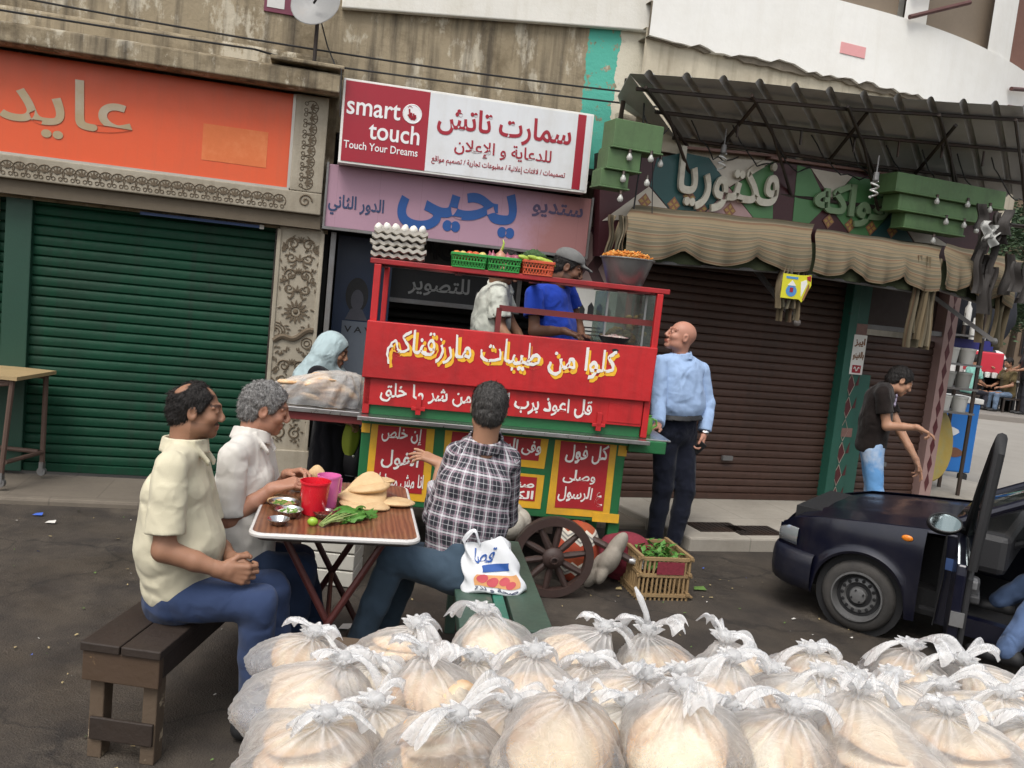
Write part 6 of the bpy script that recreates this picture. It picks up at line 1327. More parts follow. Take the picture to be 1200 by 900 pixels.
# helper in the pale shirt beside him, head bowed behind the crates
J = dict(pelvis=A(572, 405, 6.0), chest=A(578, 355, 5.98), head=A(594, 315, 5.93), face=V(.75, -.2, -.6), up=V(.5, 0, .8),
         shR=A(583, 345, 5.84), elR=A(587, 385, 5.80), wrR=A(600, 402, 5.68), shL=A(586, 338, 6.14), elL=A(598, 378, 6.18), wrL=A(612, 398, 6.0),
         hipR=A(568, 414, 5.94), hipL=A(582, 412, 6.06), knR=A(568, 488, 5.94), knL=A(582, 486, 6.06), anR=A(568, 552, 5.94), anL=A(582, 551, 6.06), toeR=V(1, -.2, 0), toeL=V(1, 0, 0))
P6, K = person('helper in a pale creased shirt bending behind the crates beside the vendor', J,
   dict(shirt=cloth_mat('pale_green_shirt', (.60, .62, .55), .08), trousers=cloth_mat('helper_trousers', (.04, .04, .05), .2), shoe=M['black'], fit=.016, cuff=.72, flare=.02, hem=-.06, seed=6, amp=.007,
        creases=[(J['chest'] + V(-.05, -.1, -.05), .2, V(.9, 0, .3), .006), (J['elR'], .1, V(.3, 0, 1), .006)],
        handR=(V(.8, -.3, -.5), V(0, 0, -1), V(.2, .8, 0), dict(curl=(.5, .6, .4))), handL=(V(.8, -.3, -.5), V(0, 0, -1), V(.2, -.8, 0), dict(curl=(.5, .6, .4)))),
   V(*(J['pelvis'][:2]), 0), h=.010, hh=.006, hm=.004, hair=dict(mat=M['hair_black'], t=.008), skin='skin_brown')
# woman in the pale blue headscarf
wb = at(392, 545, 5.75); wx = float(wb.x); wy = 5.75
J = dict(pelvis=V(wx - .02, wy, .82), chest=A(380, 445, wy), head=A(391, 412, wy - .02), face=V(.96, -.05, -.28), up=V(.2, 0, 1),
         shR=A(372, 440, wy - .17), elR=A(372, 480, wy - .20), wrR=A(402, 491, wy - .24), shL=A(386, 436, wy + .15), elL=A(396, 478, wy + .17), wrL=A(412, 490, wy - .05),
         hipR=V(wx - .02, wy - .08, .8), hipL=V(wx, wy + .08, .8), knR=V(wx - .01, wy - .08, .45), knL=V(wx, wy + .08, .45), anR=V(wx - .03, wy - .08, .16), anL=V(wx - .03, wy + .08, .16), toeR=V(1, 0, 0), toeL=V(1, 0, 0))
P7, K = person('woman in a pale blue headscarf and long black dress behind the bread shelf', J,
   dict(shoe=M['black'], s=.88, hs=.95, ah=.085, handR=(V(.95, -.1, -.3), V(0, .4, -1), V(.1, .9, .3), dict(curl=(.6, .8, .6), s=.9)), handL=(V(.9, -.2, -.2), V(0, -.4, -1), V(.1, -.9, .3), dict(curl=(.6, .8, .6), s=.9))),
   V(wx, wy, 0), h=.010, hh=.005, hm=.004, skin='skin_tan')
g = K['g']; blk = cloth_mat('black_dress', (.009, .009, .012), .2); upv = K['upv']
K['par']('dress', [surf([cap(g['chest'], g['pelvis'], .115, .13, .05, (K['sh_r'], 1.3)), cap(g['shL'], g['shR'], .06, .06, .04), cap(g['pelvis'], V(wx - .02, wy, .14), .14, .17, .06, (V(0, 1, 0), 1.15)), cap(g['shR'], g['elR'], .062, .06, .03), cap(g['elR'], g['elR'] * .12 + g['wrR'] * .88, .06, .052, .03), cap(g['shL'], g['elL'], .062, .06, .03), cap(g['elL'], g['elL'] * .12 + g['wrL'] * .88, .06, .052, .03), half(V(wx, wy, .13), -Z, .01)], .010, folds([(V(wx, wy - .15, .5), .35, V(1, .3, 0), .012)], .006))], blk)
hg, hax = K['hg'], K['hax']; fc = lambda p, r, k=.02, op='u': ell(hg(*p), hax, r, k, op)
sc_m = cloth_mat('pale_blue_scarf', (.38, .48, .50), .08)
K['par']('headscarf', [surf([fc((0, -.022, .035), (.088, .112, .098)), fc((0, -.03, -.05), (.080, .085, .10), .04), cap(hg(0, -.05, -.05), g['chest'] + V(-.06, 0, .0), .09, .15, .06, (K['sh_r'], 1.15)), cap(hg(0, .0, -.10), g['chest'] + K['fwd'] * .06 + upv * .0, .065, .11, .05), fc((0, .10, -.012), (.060, .085, .078), .012, 's'), half(g['chest'] - upv * .10, -upv, .01)], .006, folds([(hg(-.02, -.04, -.1), .2, unit(hax[1] + .4 * hax[2]), .006)], .004, 60))], sc_m)
# yellow green bag and black handbag she carries
c = A(411, 512, wy - .16); m = MB(); yg = pm('lime_cloth', (.33, .40, .04), .25, 9, .7, bump=.4)
def pouch(mb, c, w_, d_, h_, sd):
    rn = random.Random(sd); ph = rn.uniform(0, 6); mb.grid(lambda a, b: Vector(c) + Vector((w_ * (.35 + .65 * sin(pi * min(1, b * .9 + .08)) ** .6) * cos(2 * pi * a) * (1 + .12 * sin(6 * pi * a + ph + b * 3)), d_ * (.35 + .65 * sin(pi * min(1, b * .9 + .05)) ** .6) * sin(2 * pi * a) * (1 + .1 * sin(8 * pi * a + ph)), -h_ * b)), 40, 16)
    mb.f.append([len(mb.v) - 1 - i for i in range(40)]); mb.m.append(mb.cur); return mb
pouch(m, c + V(0, 0, .10), .055, .05, .22, 1); tag(m.build('lime_bag', yg, base=c, smooth='all'), 'lime green cloth bag in the hands of the woman with the headscarf', 'bag')
c = A(413, 535, wy - .08); t_ = thing('handbag', 'black handbag hanging beside the woman under the bread shelf', 'handbag', c)
m = MB(); pouch(m, c + V(0, 0, .13), .12, .07, .26, 2); m.build('bag_body', flat('black_leather', (.012, .012, .016), .4), t_, smooth='all')
m = MB(); m.tube([c + V(-.07, 0, .10), c + V(-.06, 0, .25), c + V(0, .02, .32), c + V(.06, 0, .25), c + V(.07, 0, .10)], .008, 6); m.build('strap', M['black'], t_)
m = MB(); m.ball(c + V(.02, -.075, .02), (.012, .006, .012), 8, 6); m.build('clasp', M['skin_metal'], t_)
# young man in the black T-shirt at the narrow doorway
yb = 7.0
gx = lambda px, py: A(px, py, yb)
J = dict(pelvis=gx(1022, 515), chest=gx(1030, 468), head=gx(1055, 447) , face=V(.88, -.15, -.5), up=V(.4, 0, .9),
         shR=gx(1024, 458) + V(0, -.17, 0), elR=gx(1027, 495) + V(0, -.2, 0), wrR=gx(1054, 494) + V(0, -.32, 0), shL=gx(1042, 458) + V(0, .15, 0), elL=gx(1056, 505) + V(0, .02, 0), wrL=gx(1066, 536) + V(0, -.12, 0),
         hipR=gx(1018, 524) + V(0, -.08, 0), hipL=gx(1024, 524) + V(0, .08, 0), knR=gx(1020, 575) + V(0, -.1, 0), knL=gx(1028, 575) + V(0, .1, 0), anR=V(0, 0, 0), anL=V(0, 0, 0), toeR=V(1, -.1, 0), toeL=V(1, .1, 0))
J['anR'] = V(J['knR'][0] - .05, J['knR'][1], .19); J['anL'] = V(J['knL'][0], J['knL'][1], .19)
jt = NT('light_jeans'); cc = jt.mix(jt.ramp(jt.noise(3.2, 5, .6), [(.42, 0), (.62, 1)]), (.12, .30, .58), (.52, .58, .66)); jt.bsdf(Base_Color=cc, Roughness=.9); jt.bump(jt.noise(16, 4), .3, .02)
P8, K = person('young man in a black T-shirt and light blue jeans pointing down by the narrow doorway', J,
   dict(shirt=cloth_mat('black_tshirt', (.014, .010, .009), .2), trousers=jt.mat, shoe=M['white_paint'], fit=.010, cuff=.62, flare=.014, hem=-.04, nocollar=True, seed=8, s=.95, hs=.98,
        handR=(V(.9, -.1, -.35), V(0, 0, -1), V(.2, .9, 0), dict(curl=((.05, .05, .05), (.2, .2, .1), (.9, 1, .7), (1, 1, .7)))), handL=(V(.35, -.1, -.95), V(-.9, 0, -.3), V(0, -1, 0), dict(curl=((.1, .1, .1), (.15, .2, .1), (.6, .6, .4), (.8, .7, .4))))),
   V(*(J['pelvis'][:2]), .1), h=.010, hh=.006, hm=.004, hair=dict(mat=M['hair_black'], t=.010, line=.06), skin='skin_tan')
c = K['ch'] + K['fwd'] * .118 - K['upv'] * .03
K['par']('chest_print', [surf([ell(c + K['sh_r'] * .02 * k + K['upv'] * (.05 - .035 * k) + K['fwd'] * .004, (K['sh_r'], K['fwd'], K['upv']), (.045, .010, .022), .004) for k in (-1, 0, 1)], .005, lambda P: .006 * (vnoise(P, 60.) - .5))], pm('print_grey', (.25, .22, .30), .6, 30, .8))
# ================================================================ table, benches and what is on them
TF = Frame((-.885, 3.0), 11); TH = .75
t = thing('folding_table', 'folding table with brown wood print top and white edge between the seated men', 'table', (.3, .4, 0), TF)
def rrect(x0, y0, x1, y1, r, n=6):
    o = []
    for cx_, cy_, a0 in ((x1 - r, y1 - r, 0), (x0 + r, y1 - r, 90), (x0 + r, y0 + r, 180), (x1 - r, y0 + r, 270)):
        for i in range(n + 1): g = R(a0 + 90 * i / n); o.append((cx_ + r * cos(g), cy_ + r * sin(g)))
    return o
def slab(mb, poly, z0, z1):
    n = len(poly); mb.add([(x, y, z0) for x, y in poly] + [(x, y, z1) for x, y in poly], [tuple(range(n - 1, -1, -1)), tuple(range(n, 2 * n))] + [(i, (i + 1) % n, n + (i + 1) % n, n + i) for i in range(n)]); return mb
tt = NT('table_woodprint'); wv_ = tt.n('TexWave', {'bands_direction': 'X'}, Vector=tt.coord((1, .12, 1)), Scale=16, Distortion=9, Detail=4, Detail_Scale=1.2)
cc = tt.mix(wv_.outputs[0], (.13, .048, .024), (.25, .105, .052)); cc = tt.mix(tt.ramp(tt.noise(1, 5, .7, tt.coord((70, 5, 1))), [(.4, 0), (.7, .6)]), cc, (.10, .035, .018)); cc = tt.mix(tt.ramp(tt.noise(5, 8, .7), [(.6, 0), (.7, .35)]), cc, (.36, .22, .14)); tt.bsdf(Base_Color=cc, Roughness=.32, Coat_Weight=.15)
m = slab(MB(), rrect(.004, .004, .606, .846, .045), TH - .02, TH); m.build('table_top', tt.mat, t)
m = MB(); po = rrect(0, 0, .61, .85, .05); m.tube([(x, y, TH - .011) for x, y in po], .0105, 8, closed=True); m.build('edge_trim', pm('edge_white', (.62, .60, .58), .08, 9, .5, dirt=(.35, .33, .3), da=.4), t, smooth=True)
m = slab(MB(), rrect(.02, .02, .59, .83, .04), TH - .035, TH - .02); m.build('underside', M['wood_dark'], t)
M['leg_maroon'] = pm('leg_maroon', (.07, .016, .014), .3, 9, .5, dirt=(.05, .03, .02), da=.5)
for y in (.12, .72):
    for (x0, x1) in ((.10, .50), (.50, .10)):
        m = MB(); m.tube([(x0, y + (.02 if x0 < x1 else 0), TH - .03), (x1, y + (.02 if x0 < x1 else 0), .0)], .014, 8); m.build('leg', M['leg_maroon'], t, smooth=True)
for x, z in ((.30, .36), (.48, .05), (.12, .05)): m = MB(); m.tube([(x, .12, z), (x, .72, z)], .010, 8); m.build('cross_tube', M['leg_maroon'], t, smooth=True)
def tp(px, py, z=TH): q = TF.I @ onz(px, py, z); return Vector((q.x, q.y, z))
def bowl(px, py, r, h, lb, mat, fill=None, fm=None, name='metal_bowl'):
    c = tp(px, py); t_ = thing(name, lb, 'bowl', c, TF); m = MB(); m.lathe([(0, .001), (r * .55, .001), (r * .72, h * .25), (r * .95, h * .9), (r * 1.04, h), (r * 1.04, h + .003), (r * .92, h * .9), (r * .68, h * .3), (r * .5, .005), (0, .005)], 28, Matrix.Translation(c)); m.build('bowl', mat, t_, smooth=True)
    if fill:
        m = MB(); m.lathe([(r * .86, h * .75), (r * .5, h * .8), (0, h * .82)], 20, Matrix.Translation(c)); rn = random.Random(int(px)); m.cur = 1
        for i in range(26): g = rn.uniform(0, 6.3); q = r * .8 * rn.random() ** .5; m.box(c + Vector((q * cos(g), q * sin(g), h * .84)), (.010, .006, .004), rz=rn.uniform(0, 3))
        m.build(fill, fm, t_)
    return c
tin = pm('tin_bowl', (.62, .62, .62), .08, 9, .25, 1, bump=.03)
whitefood = pm('white_cheese', (.72, .69, .60), .1, 20, .6); chop = pm('green_chop', (.14, .30, .05), .3, 20, .6); tah = pm('tahini', (.42, .27, .14), .2, 12, .5)
bowl(332, 597, .058, .032, 'larger tin bowl behind the other tin bowls on the wood print table', tin, 'bean_dip', [tah, chop])
bowl(338, 606, .052, .030, 'tin bowl of white cheese with green bits on the table', tin, 'cheese_dip', [whitefood, chop])
bowl(326, 615, .040, .022, 'small empty tin bowl nearest the corner of the table', tin)
bowl(381, 607, .048, .024, 'shallow tin dish of dark salad beside the lime on the table', tin, 'dark_salad', [pm('dark_salad', (.05, .02, .015), .3, 18, .4), pm('salad_bits', (.25, .04, .03), .3, 18, .4)], name='tin_dish')
def mug(px, py, r, h, lb, mat, ang):
    c = tp(px, py); t_ = thing('plastic_mug', lb, 'mug', c, TF); m = MB(); m.lathe([(0, .002), (r * .78, .002), (r * .8, .005), (r, h), (r * 1.05, h), (r * 1.05, h - .008), (r * .96, h - .008), (r * .95, h - .001), (r * .74, .01), (0, .01)], 32, Matrix.Translation(c)); m.build('mug_body', mat, t_, smooth=True, fix=False)
    m = MB(); d = Vector((cos(ang), sin(ang), 0)); m.tube([c + d * r * .95 + Vector((0, 0, h * .85)), c + d * (r + .03) + Vector((0, 0, h * .8)), c + d * (r + .03) + Vector((0, 0, h * .4)), c + d * r * .85 + Vector((0, 0, h * .3))], .007, 8); m.build('handle', mat, t_, smooth=True)
mug(367, 602, .058, .135, 'red plastic mug on the table in front of the pink one', pm('mug_red', (.68, .014, .03), .06, 6, .3), 2.2)
mug(383, 594, .046, .135, 'pink plastic mug standing behind the red mug on the table', pm('mug_pink', (.72, .16, .42), .06, 6, .35), .9)
# flatbreads
def flatbread(mb, c, r, th, sd, M_=None, fold=0.):
    rn = random.Random(sd); a = [rn.uniform(0, 6) for _ in range(5)]; k0 = len(mb.v); mb.ball((0, 0, 0), (r, r, th), 28, 12); mb.attr.setdefault('rim', []).extend([math.hypot(p.x, p.y) / r for p in mb.v[k0:]])
    for i in range(k0, len(mb.v)):
        p = mb.v[i]; rr = math.hypot(p.x, p.y) / r; wob = 1 + .05 * sin(2 * math.atan2(p.y, p.x) + a[0]) + .03 * sin(5 * math.atan2(p.y, p.x) + a[1])
        z = p.z * (1 + .35 * sin(p.x * 30 + a[2]) * sin(p.y * 26 + a[3])) + .008 * sin(p.x * 16 + a[4]) * rr
        if fold: z += fold * max(0, p.x) ** 2 / r * 3
        q = Vector((p.x * wob, p.y * wob, z)); mb.v[i] = (Matrix.Translation(c) @ (M_ or Matrix.Identity(4))) @ q
    return mb
rx = lambda a, b=0, c=0: Matrix.Rotation(R(c), 4, 'Z') @ Matrix.Rotation(R(a), 4, 'X') @ Matrix.Rotation(R(b), 4, 'Y')
BR = M['bread'] = BREADM
for (px, py, dz, r_, th, rot, lb) in ((442, 583, .088, .07, .015, rx(8, -4, 200), 'small flatbread resting on the top of the stack on the table'), (428, 594, .012, .105, .016, rx(2, 4, 20), 'lowest flatbread of the stack on the table'), (424, 590, .036, .10, .018, rx(5, -6, 70), 'folded flatbread in the middle of the stack on the table'), (432, 586, .064, .098, .020, rx(-6, 8, 130), 'topmost puffed flatbread of the stack on the table'), (465, 592, .012, .075, .012, rx(0, 3, 10), 'flatbread lying alone at the right edge of the table'), (331, 590, .020, .070, .020, rx(0, -4, 40), 'puffed flatbread behind the tin bowls on the table')):
    c = tp(px, py) + Vector((0, 0, dz * .82)); m = MB(); flatbread(m, c, r_, th, int(px), rot, .0 if 'middle' not in lb else .3); tag(m.build('flatbread', BR, base=c, frame=TF, smooth='all'), lb, 'bread')
m = MB(); c = tp(366, 616) + Vector((0, 0, .016)); lumpy(m, c, .018, 3, .03, (1.15, .9, .95)); tag(m.build('lime', pm('lime_green', (.28, .45, .04), .15, 9, .35), base=c, frame=TF, smooth='all'), 'small green lime on the table beside the rocket leaves', 'lime')
def rocket(c0, c1, n, lb, sd):
    t_ = thing('rocket_bunch', lb, 'salad leaves', c0, TF); rn = random.Random(sd); d = (c1 - c0); L = d.length; u = d.normalized(); s_ = u.cross(Vector((0, 0, 1)))
    m = MB(); l = MB()
    for i in range(n):
        e = c0 + u * L * rn.uniform(.35, .75) + s_ * rn.uniform(-.04, .04) + Vector((0, 0, .008 + rn.random() * .03)); m.tube([c0 + s_ * rn.uniform(-.012, .012) + Vector((0, 0, .004 + rn.random() * .012)), c0.lerp(e, .5) + Vector((0, 0, .01)), e], .0022, 5)
        le = L * rn.uniform(.35, .6); w_ = le * .10; q = rn.uniform(-.5, .5); v = (u + s_ * q).normalized(); sv = v.cross(Vector((0, 0, 1))).normalized(); up = Vector((0, 0, 1))
        pts = [(0, 0), (.2, .55), (.3, .3), (.5, .95), (.62, .5), (.8, .8), (1, 0)]; vs = [e + v * le * a + sv * w_ * b + up * (.012 * sin(a * 3 + i) - .012 * b * b) for a, b in pts] + [e + v * le * a - sv * w_ * b + up * (.012 * sin(a * 3 + i) - .012 * b * b) for a, b in reversed(pts[1:-1])]
        mid = [e + v * le * a + up * (.012 * sin(a * 3 + i) + .004) for a in (.25, .5, .75)]; k = len(vs); l.add(vs + mid, [(0, 1, k, 11), (1, 2, 3, k + 1, k), (3, 4, 5, k + 2, k + 1), (5, 6, k + 2), (6, 7, k + 2), (7, 8, 9, k + 1, k + 2), (9, 10, 11, k, k + 1)])
    m.build('stems', stemg, t_); l.build('leaves', pm('rocket_green', (.075, .21, .025), .35, 25, .5), t_)
rocket(tp(376, 618), tp(424, 606), 34, 'bunch of green rocket leaves with pale stems at the front of the table', 3)
rocket(tp(402, 592), tp(384, 574), 16, 'small bunch of green rocket leaves behind the pink mug', 5)
c = tp(346, 577); m = MB(); lumpy(m, c + Vector((.02, .02, .02)), .03, 9, .3, (1.5, .7, .5)); tag(m.build('bread_piece', BR, base=c, frame=TF, smooth='all'), 'broken end of flatbread behind the red mug', 'bread')
# worn wooden bench
BF = Frame((-1.325, 2.70), -4); t = thing('wooden_bench', 'worn brown wooden bench with chipped pale legs under the seated men', 'bench', (.14, .7, 0), BF)
for x0, x1 in ((.0, .135), (.14, .275)): m = MB(); m.span((x0, -.01, .39), (x1, 1.45, .42)); m.build('seat_plank', M['wood_dark'], t, bevel=.004)
ap_ = (pm('apron_wood', (.07, .042, .024), .35, 6, .65, bump=.4, bs=30, dirt=(.05, .03, .02), da=.6, chips=(.22, .14, .07), ca=.34))
for y in (.0, 1.41): m = MB(); m.span((.005, y, .285), (.27, y + .03, .39)); m.build('end_apron', ap_, t, bevel=.004)
for x in (.245, .005): m = MB(); m.span((x, .03, .31), (x + .025, 1.41, .39)); m.build('side_apron', M['wood_dark'], t, bevel=.004)
for y in (.03, 1.35):
    for x in (.02, .205): m = MB(); m.span((x, y, .0), (x + .05, y + .06, .32)); m.build('leg', M['wood_old'], t, bevel=.004)
    m = MB(); m.span((.03, y - .012, .07), (.25, y + .0, .15)); m.build('stretcher', M['wood_dark'], t, bevel=.004)
# green bench
GB = Frame((-.10, 3.06), 7); t = thing('green_bench', 'dark green plank bench with the white shopping bag on it', 'bench', (.17, .6, 0), GB)
gpaint = pm('bench_green', (.045, .085, .062), .2, 5, .5, bump=.25, bs=30, dirt=(.03, .045, .035), da=.6, chips=(.10, .10, .08), ca=.36); gpaint2 = pm('bench_teal', (.025, .16, .11), .2, 5, .5, dirt=(.03, .06, .05), da=.5)
for x0, x1, mt in ((.0, .15, gpaint), (.155, .20, gpaint2), (.215, .36, gpaint)): m = MB(); m.span((x0, .0, .43), (x1, 1.15, .455)); m.build('seat_plank', mt, t, bevel=.004)
m = MB(); m.span((.01, .05, .35), (.03, 1.1, .43)); m.span((.33, .05, .35), (.35, 1.1, .43)); m.span((.03, .05, .35), (.33, .07, .43)); m.build('apron', gpaint, t)
for x in (.02, .29):
    for y in (.06, 1.02): m = MB(); m.span((x, y, .0), (x + .05, y + .06, .43)); m.build('leg', gpaint, t, bevel=.004)
# white shopping bag on the bench
c = onz(578, 690, .456); BAG = Frame((c.x, c.y), 12); t = thing('shopping_bag', 'white plastic shopping bag printed in blue and red on the green bench', 'shopping bag', (0, 0, .456), BAG)
film = pm('bag_white', (.80, .81, .83), .03, 6, .4, bump=.25, bs=26)
def sb(a, b):        # a round the bag, b up
    g = 2 * pi * a; w_ = .135 * (1 - .30 * b ** 1.5); d_ = .075 * (1 - .55 * b) ; q = (abs(cos(g)) ** .6 * (1 if cos(g) > 0 else -1), abs(sin(g)) ** .6 * (1 if sin(g) > 0 else -1))
    return Vector((w_ * q[0] - .045 * b + .008 * sin(b * 13 + a * 20), d_ * q[1] + .05 * b * .3 + .010 * sin(a * 37 + b * 9) * b, .458 + .20 * b + .03 * b * b * max(0, cos(g * 2 + 2.2)) - .010 * sin(a * 25) * (1 - b)))
m = MB(); m.grid(sb, 56, 22); m.f.append([55 - i for i in range(56)]); m.m.append(0); m.build('bag_body', film, t, smooth='all')
for a0, a1, lift in ((.30, .47, .055), (.53, .70, .06)):
    p0, p1 = sb(a0, 1), sb(a1, 1); m = MB(); m.grid(lambda a, b: p0.lerp(p1, b) + Vector((.006 * sin(a * 5 + b * 6), (a - .5) * .035 + .02 * (a0 > .5) * -sin(pi * b), lift * sin(pi * b) ** .8 - .006 + .006 * sin(a * 9))), 8, 18); m.build('handle_loop', film, t, smooth='all')
blu = flat('print_blue', (.03, .10, .36), .5); redp = flat('print_red', (.62, .10, .12), .5); orp = flat('print_orange', (.75, .38, .16), .5)
def wrapb(mb, off): # lay the print onto the bag's front face
    for i, p in enumerate(mb.v):
        b = min(1, max(0, (p.z - .458) / .20)); w_ = .135 * (1 - .30 * b ** 1.5); q = max(-.98, min(.98, (p.x + .045 * b) / w_)); cg = abs(q) ** (1 / .6) * (1 if q > 0 else -1); g = -math.acos(cg); mb.v[i] = sb((g / (2 * pi)) % 1, b) + Vector((0, -.0025 - off + p.y, 0))
    return mb
def dense(poly, n=10): # polygon strip in small quads so it can follow the bag
    mb = MB(); (x0, z0), (x1, z1), (x2, z2), (x3, z3) = poly; mb.grid(lambda a, b: Vector(((x0 + (x1 - x0) * a) * (1 - b) + (x3 + (x2 - x3) * a) * b, 0, (z0 + (z1 - z0) * a) * (1 - b) + (z3 + (z2 - z3) * a) * b + .0)), n, n); return mb
m = MB(); letters(m, 'قصا', -.10, -.015, .575, .635, y=0, bold=.01, depth=.0004); wrapb(m, .001).build('lettering', blu, t)
m = dense([(-.07, .540), (.055, .552), (.05, .578), (-.075, .566)]); wrapb(m, .0005).build('ribbon', blu, t)
m = dense([(-.10, .485), (.10, .485), (.085, .535), (-.085, .530)], 14); wrapb(m, .0).build('fruit_wash', orp, t)
m = MB()
for x, z, r_ in ((-.06, .515, .022), (-.015, .505, .024), (.03, .512, .02), (.06, .5, .018)): m.prism([(x + r_ * cos(g), z + r_ * .8 * sin(g)) for g in [2 * pi * i / 12 for i in range(12)]], -.0006, -.001)
wrapb(m, .0005).build('fruit_print', redp, t)
m = MB(); letters(m, 'صحة و لذة', -.10, .10, .464, .483, y=0, bold=.015, depth=.0004); wrapb(m, .0005).build('lettering', flat('print_navy', (.02, .03, .09), .5), t)
m = MB(); letters(m, 'بلدى', -.115, -.055, .60, .63, y=0, bold=.01, depth=.0004); 
# white foam crate on the ground behind the table
c = onz(372, 686, 0); q = WORLD.I @ c; t = thing('white_crate', 'white slatted box on the ground behind the folding table', 'crate', (c.x, c.y, 0)); wm = pm('crate_white', (.56, .54, .48), .1, 6, .7, dirt=(.3, .27, .22), da=.5)
for k in range(3): m = MB(); m.span((c.x - .19, c.y, .005 + k * .095), (c.x + .19, c.y + .3, .092 + k * .095)); m.build('slat_tier', wm, t, bevel=.006)
# ================================================================ the bread table in front: knotted bags of flatbread
t = thing('bread_table', 'low wooden table under the heap of bread bags', 'table', (.3, 1.75, 0))
TZ = .76
for k in range(6): m = MB(); m.span((-.40, 1.18 + k * .165, TZ - .03), (1.30, 1.335 + k * .165, TZ)); m.build('table_board', M['wood_old'], t)
for x in (-.36, 1.2):
    for y in (1.25, 2.05): m = MB(); m.span((x, y, 0), (x + .06, y + .06, TZ - .03)); m.build('leg', M['wood_old'], t)
def film_mat():
    t = NT('clear_film'); a = t.n('Attribute', {'attribute_name': 'gather'}).outputs['Fac']; lw = t.n('LayerWeight', Blend=.35).outputs['Facing']
    wr = t.n('TexNoise', Vector=t.coord(), Scale=16, Detail=5, Roughness=.6, Distortion=2.2).outputs[0]; cr = t.ramp(t.math('ABSOLUTE', t.math('SUBTRACT', wr, .5)), [(0, 1), (.035, 0)])
    f = t.math('ADD', t.math('MULTIPLY_ADD', t.math('POWER', lw, 2.0), .44, .21), t.math('ADD', t.math('MULTIPLY', a, .75), t.math('MULTIPLY', cr, .10)), None, True)
    b = t.n('Bump', Height=t.math('ADD', wr, t.math('MULTIPLY', t.noise(60, 3), .15)), Strength=.55, Distance=.02)
    df = t.n('BsdfDiffuse', Color=(.97, .97, .97), Normal=b.outputs[0]); tl = t.n('BsdfTranslucent', Color=(.97, .97, .97), Normal=b.outputs[0]); gl = t.n('BsdfGlossy', Color=(1, 1, 1), Roughness=.22, Normal=b.outputs[0]); tr = t.n('BsdfTransparent', Color=(.995, .995, .995))
    m0 = t.n('MixShader', Fac=.55); t.set(m0.inputs[1], df); t.set(m0.inputs[2], tl)
    m1 = t.n('MixShader', Fac=f); t.set(m1.inputs[1], tr); t.set(m1.inputs[2], m0)
    fr = t.n('Fresnel', IOR=1.45, Normal=b.outputs[0]); m2 = t.n('MixShader', Fac=t.math('MULTIPLY', fr, .5, None, True)); t.set(m2.inputs[1], m1); t.set(m2.inputs[2], gl); t.set(t.out.inputs[0], m2); return t.mat
M['film'] = film_mat()
def bread_tone(nm, c):
    t = NT(nm); v = t.n('TexVoronoi', Vector=t.coord(), Scale=26, Randomness=1.).outputs[0]; sp = t.ramp(v, [(.10, 1), (.26, 0)])
    b = t.mix(t.noise(9, 5, .6), sc3(c, .9), sc3(c, 1.12)); b = t.mix(t.math('MULTIPLY', t.ramp(t.noise(11, 6, .65), [(.48, 0), (.66, 1)]), .85), b, (.52, .26, .10)); b = t.mix(t.math('MULTIPLY', sp, t.math('MULTIPLY', t.noise(5, 2), .6)), b, (.33, .15, .06))
    rim = t.n('Attribute', {'attribute_name': 'rim'}).outputs['Fac']; b = t.mix(t.math('MULTIPLY', t.ramp(rim, [(.80, 0), (.98, 1)]), .55), b, (.50, .25, .10))
    t.bsdf(Base_Color=b, Roughness=.8, Subsurface_Weight=.05, Subsurface_Radius=(.01, .006, .003)); t.bump(t.noise(60, 5, .65), .35, .006); return t.mat
BT = [bread_tone('bread_cream', (.83, .69, .49)), bread_tone('bread_golden', (.79, .62, .41)), bread_tone('bread_pale', (.86, .75, .57))]
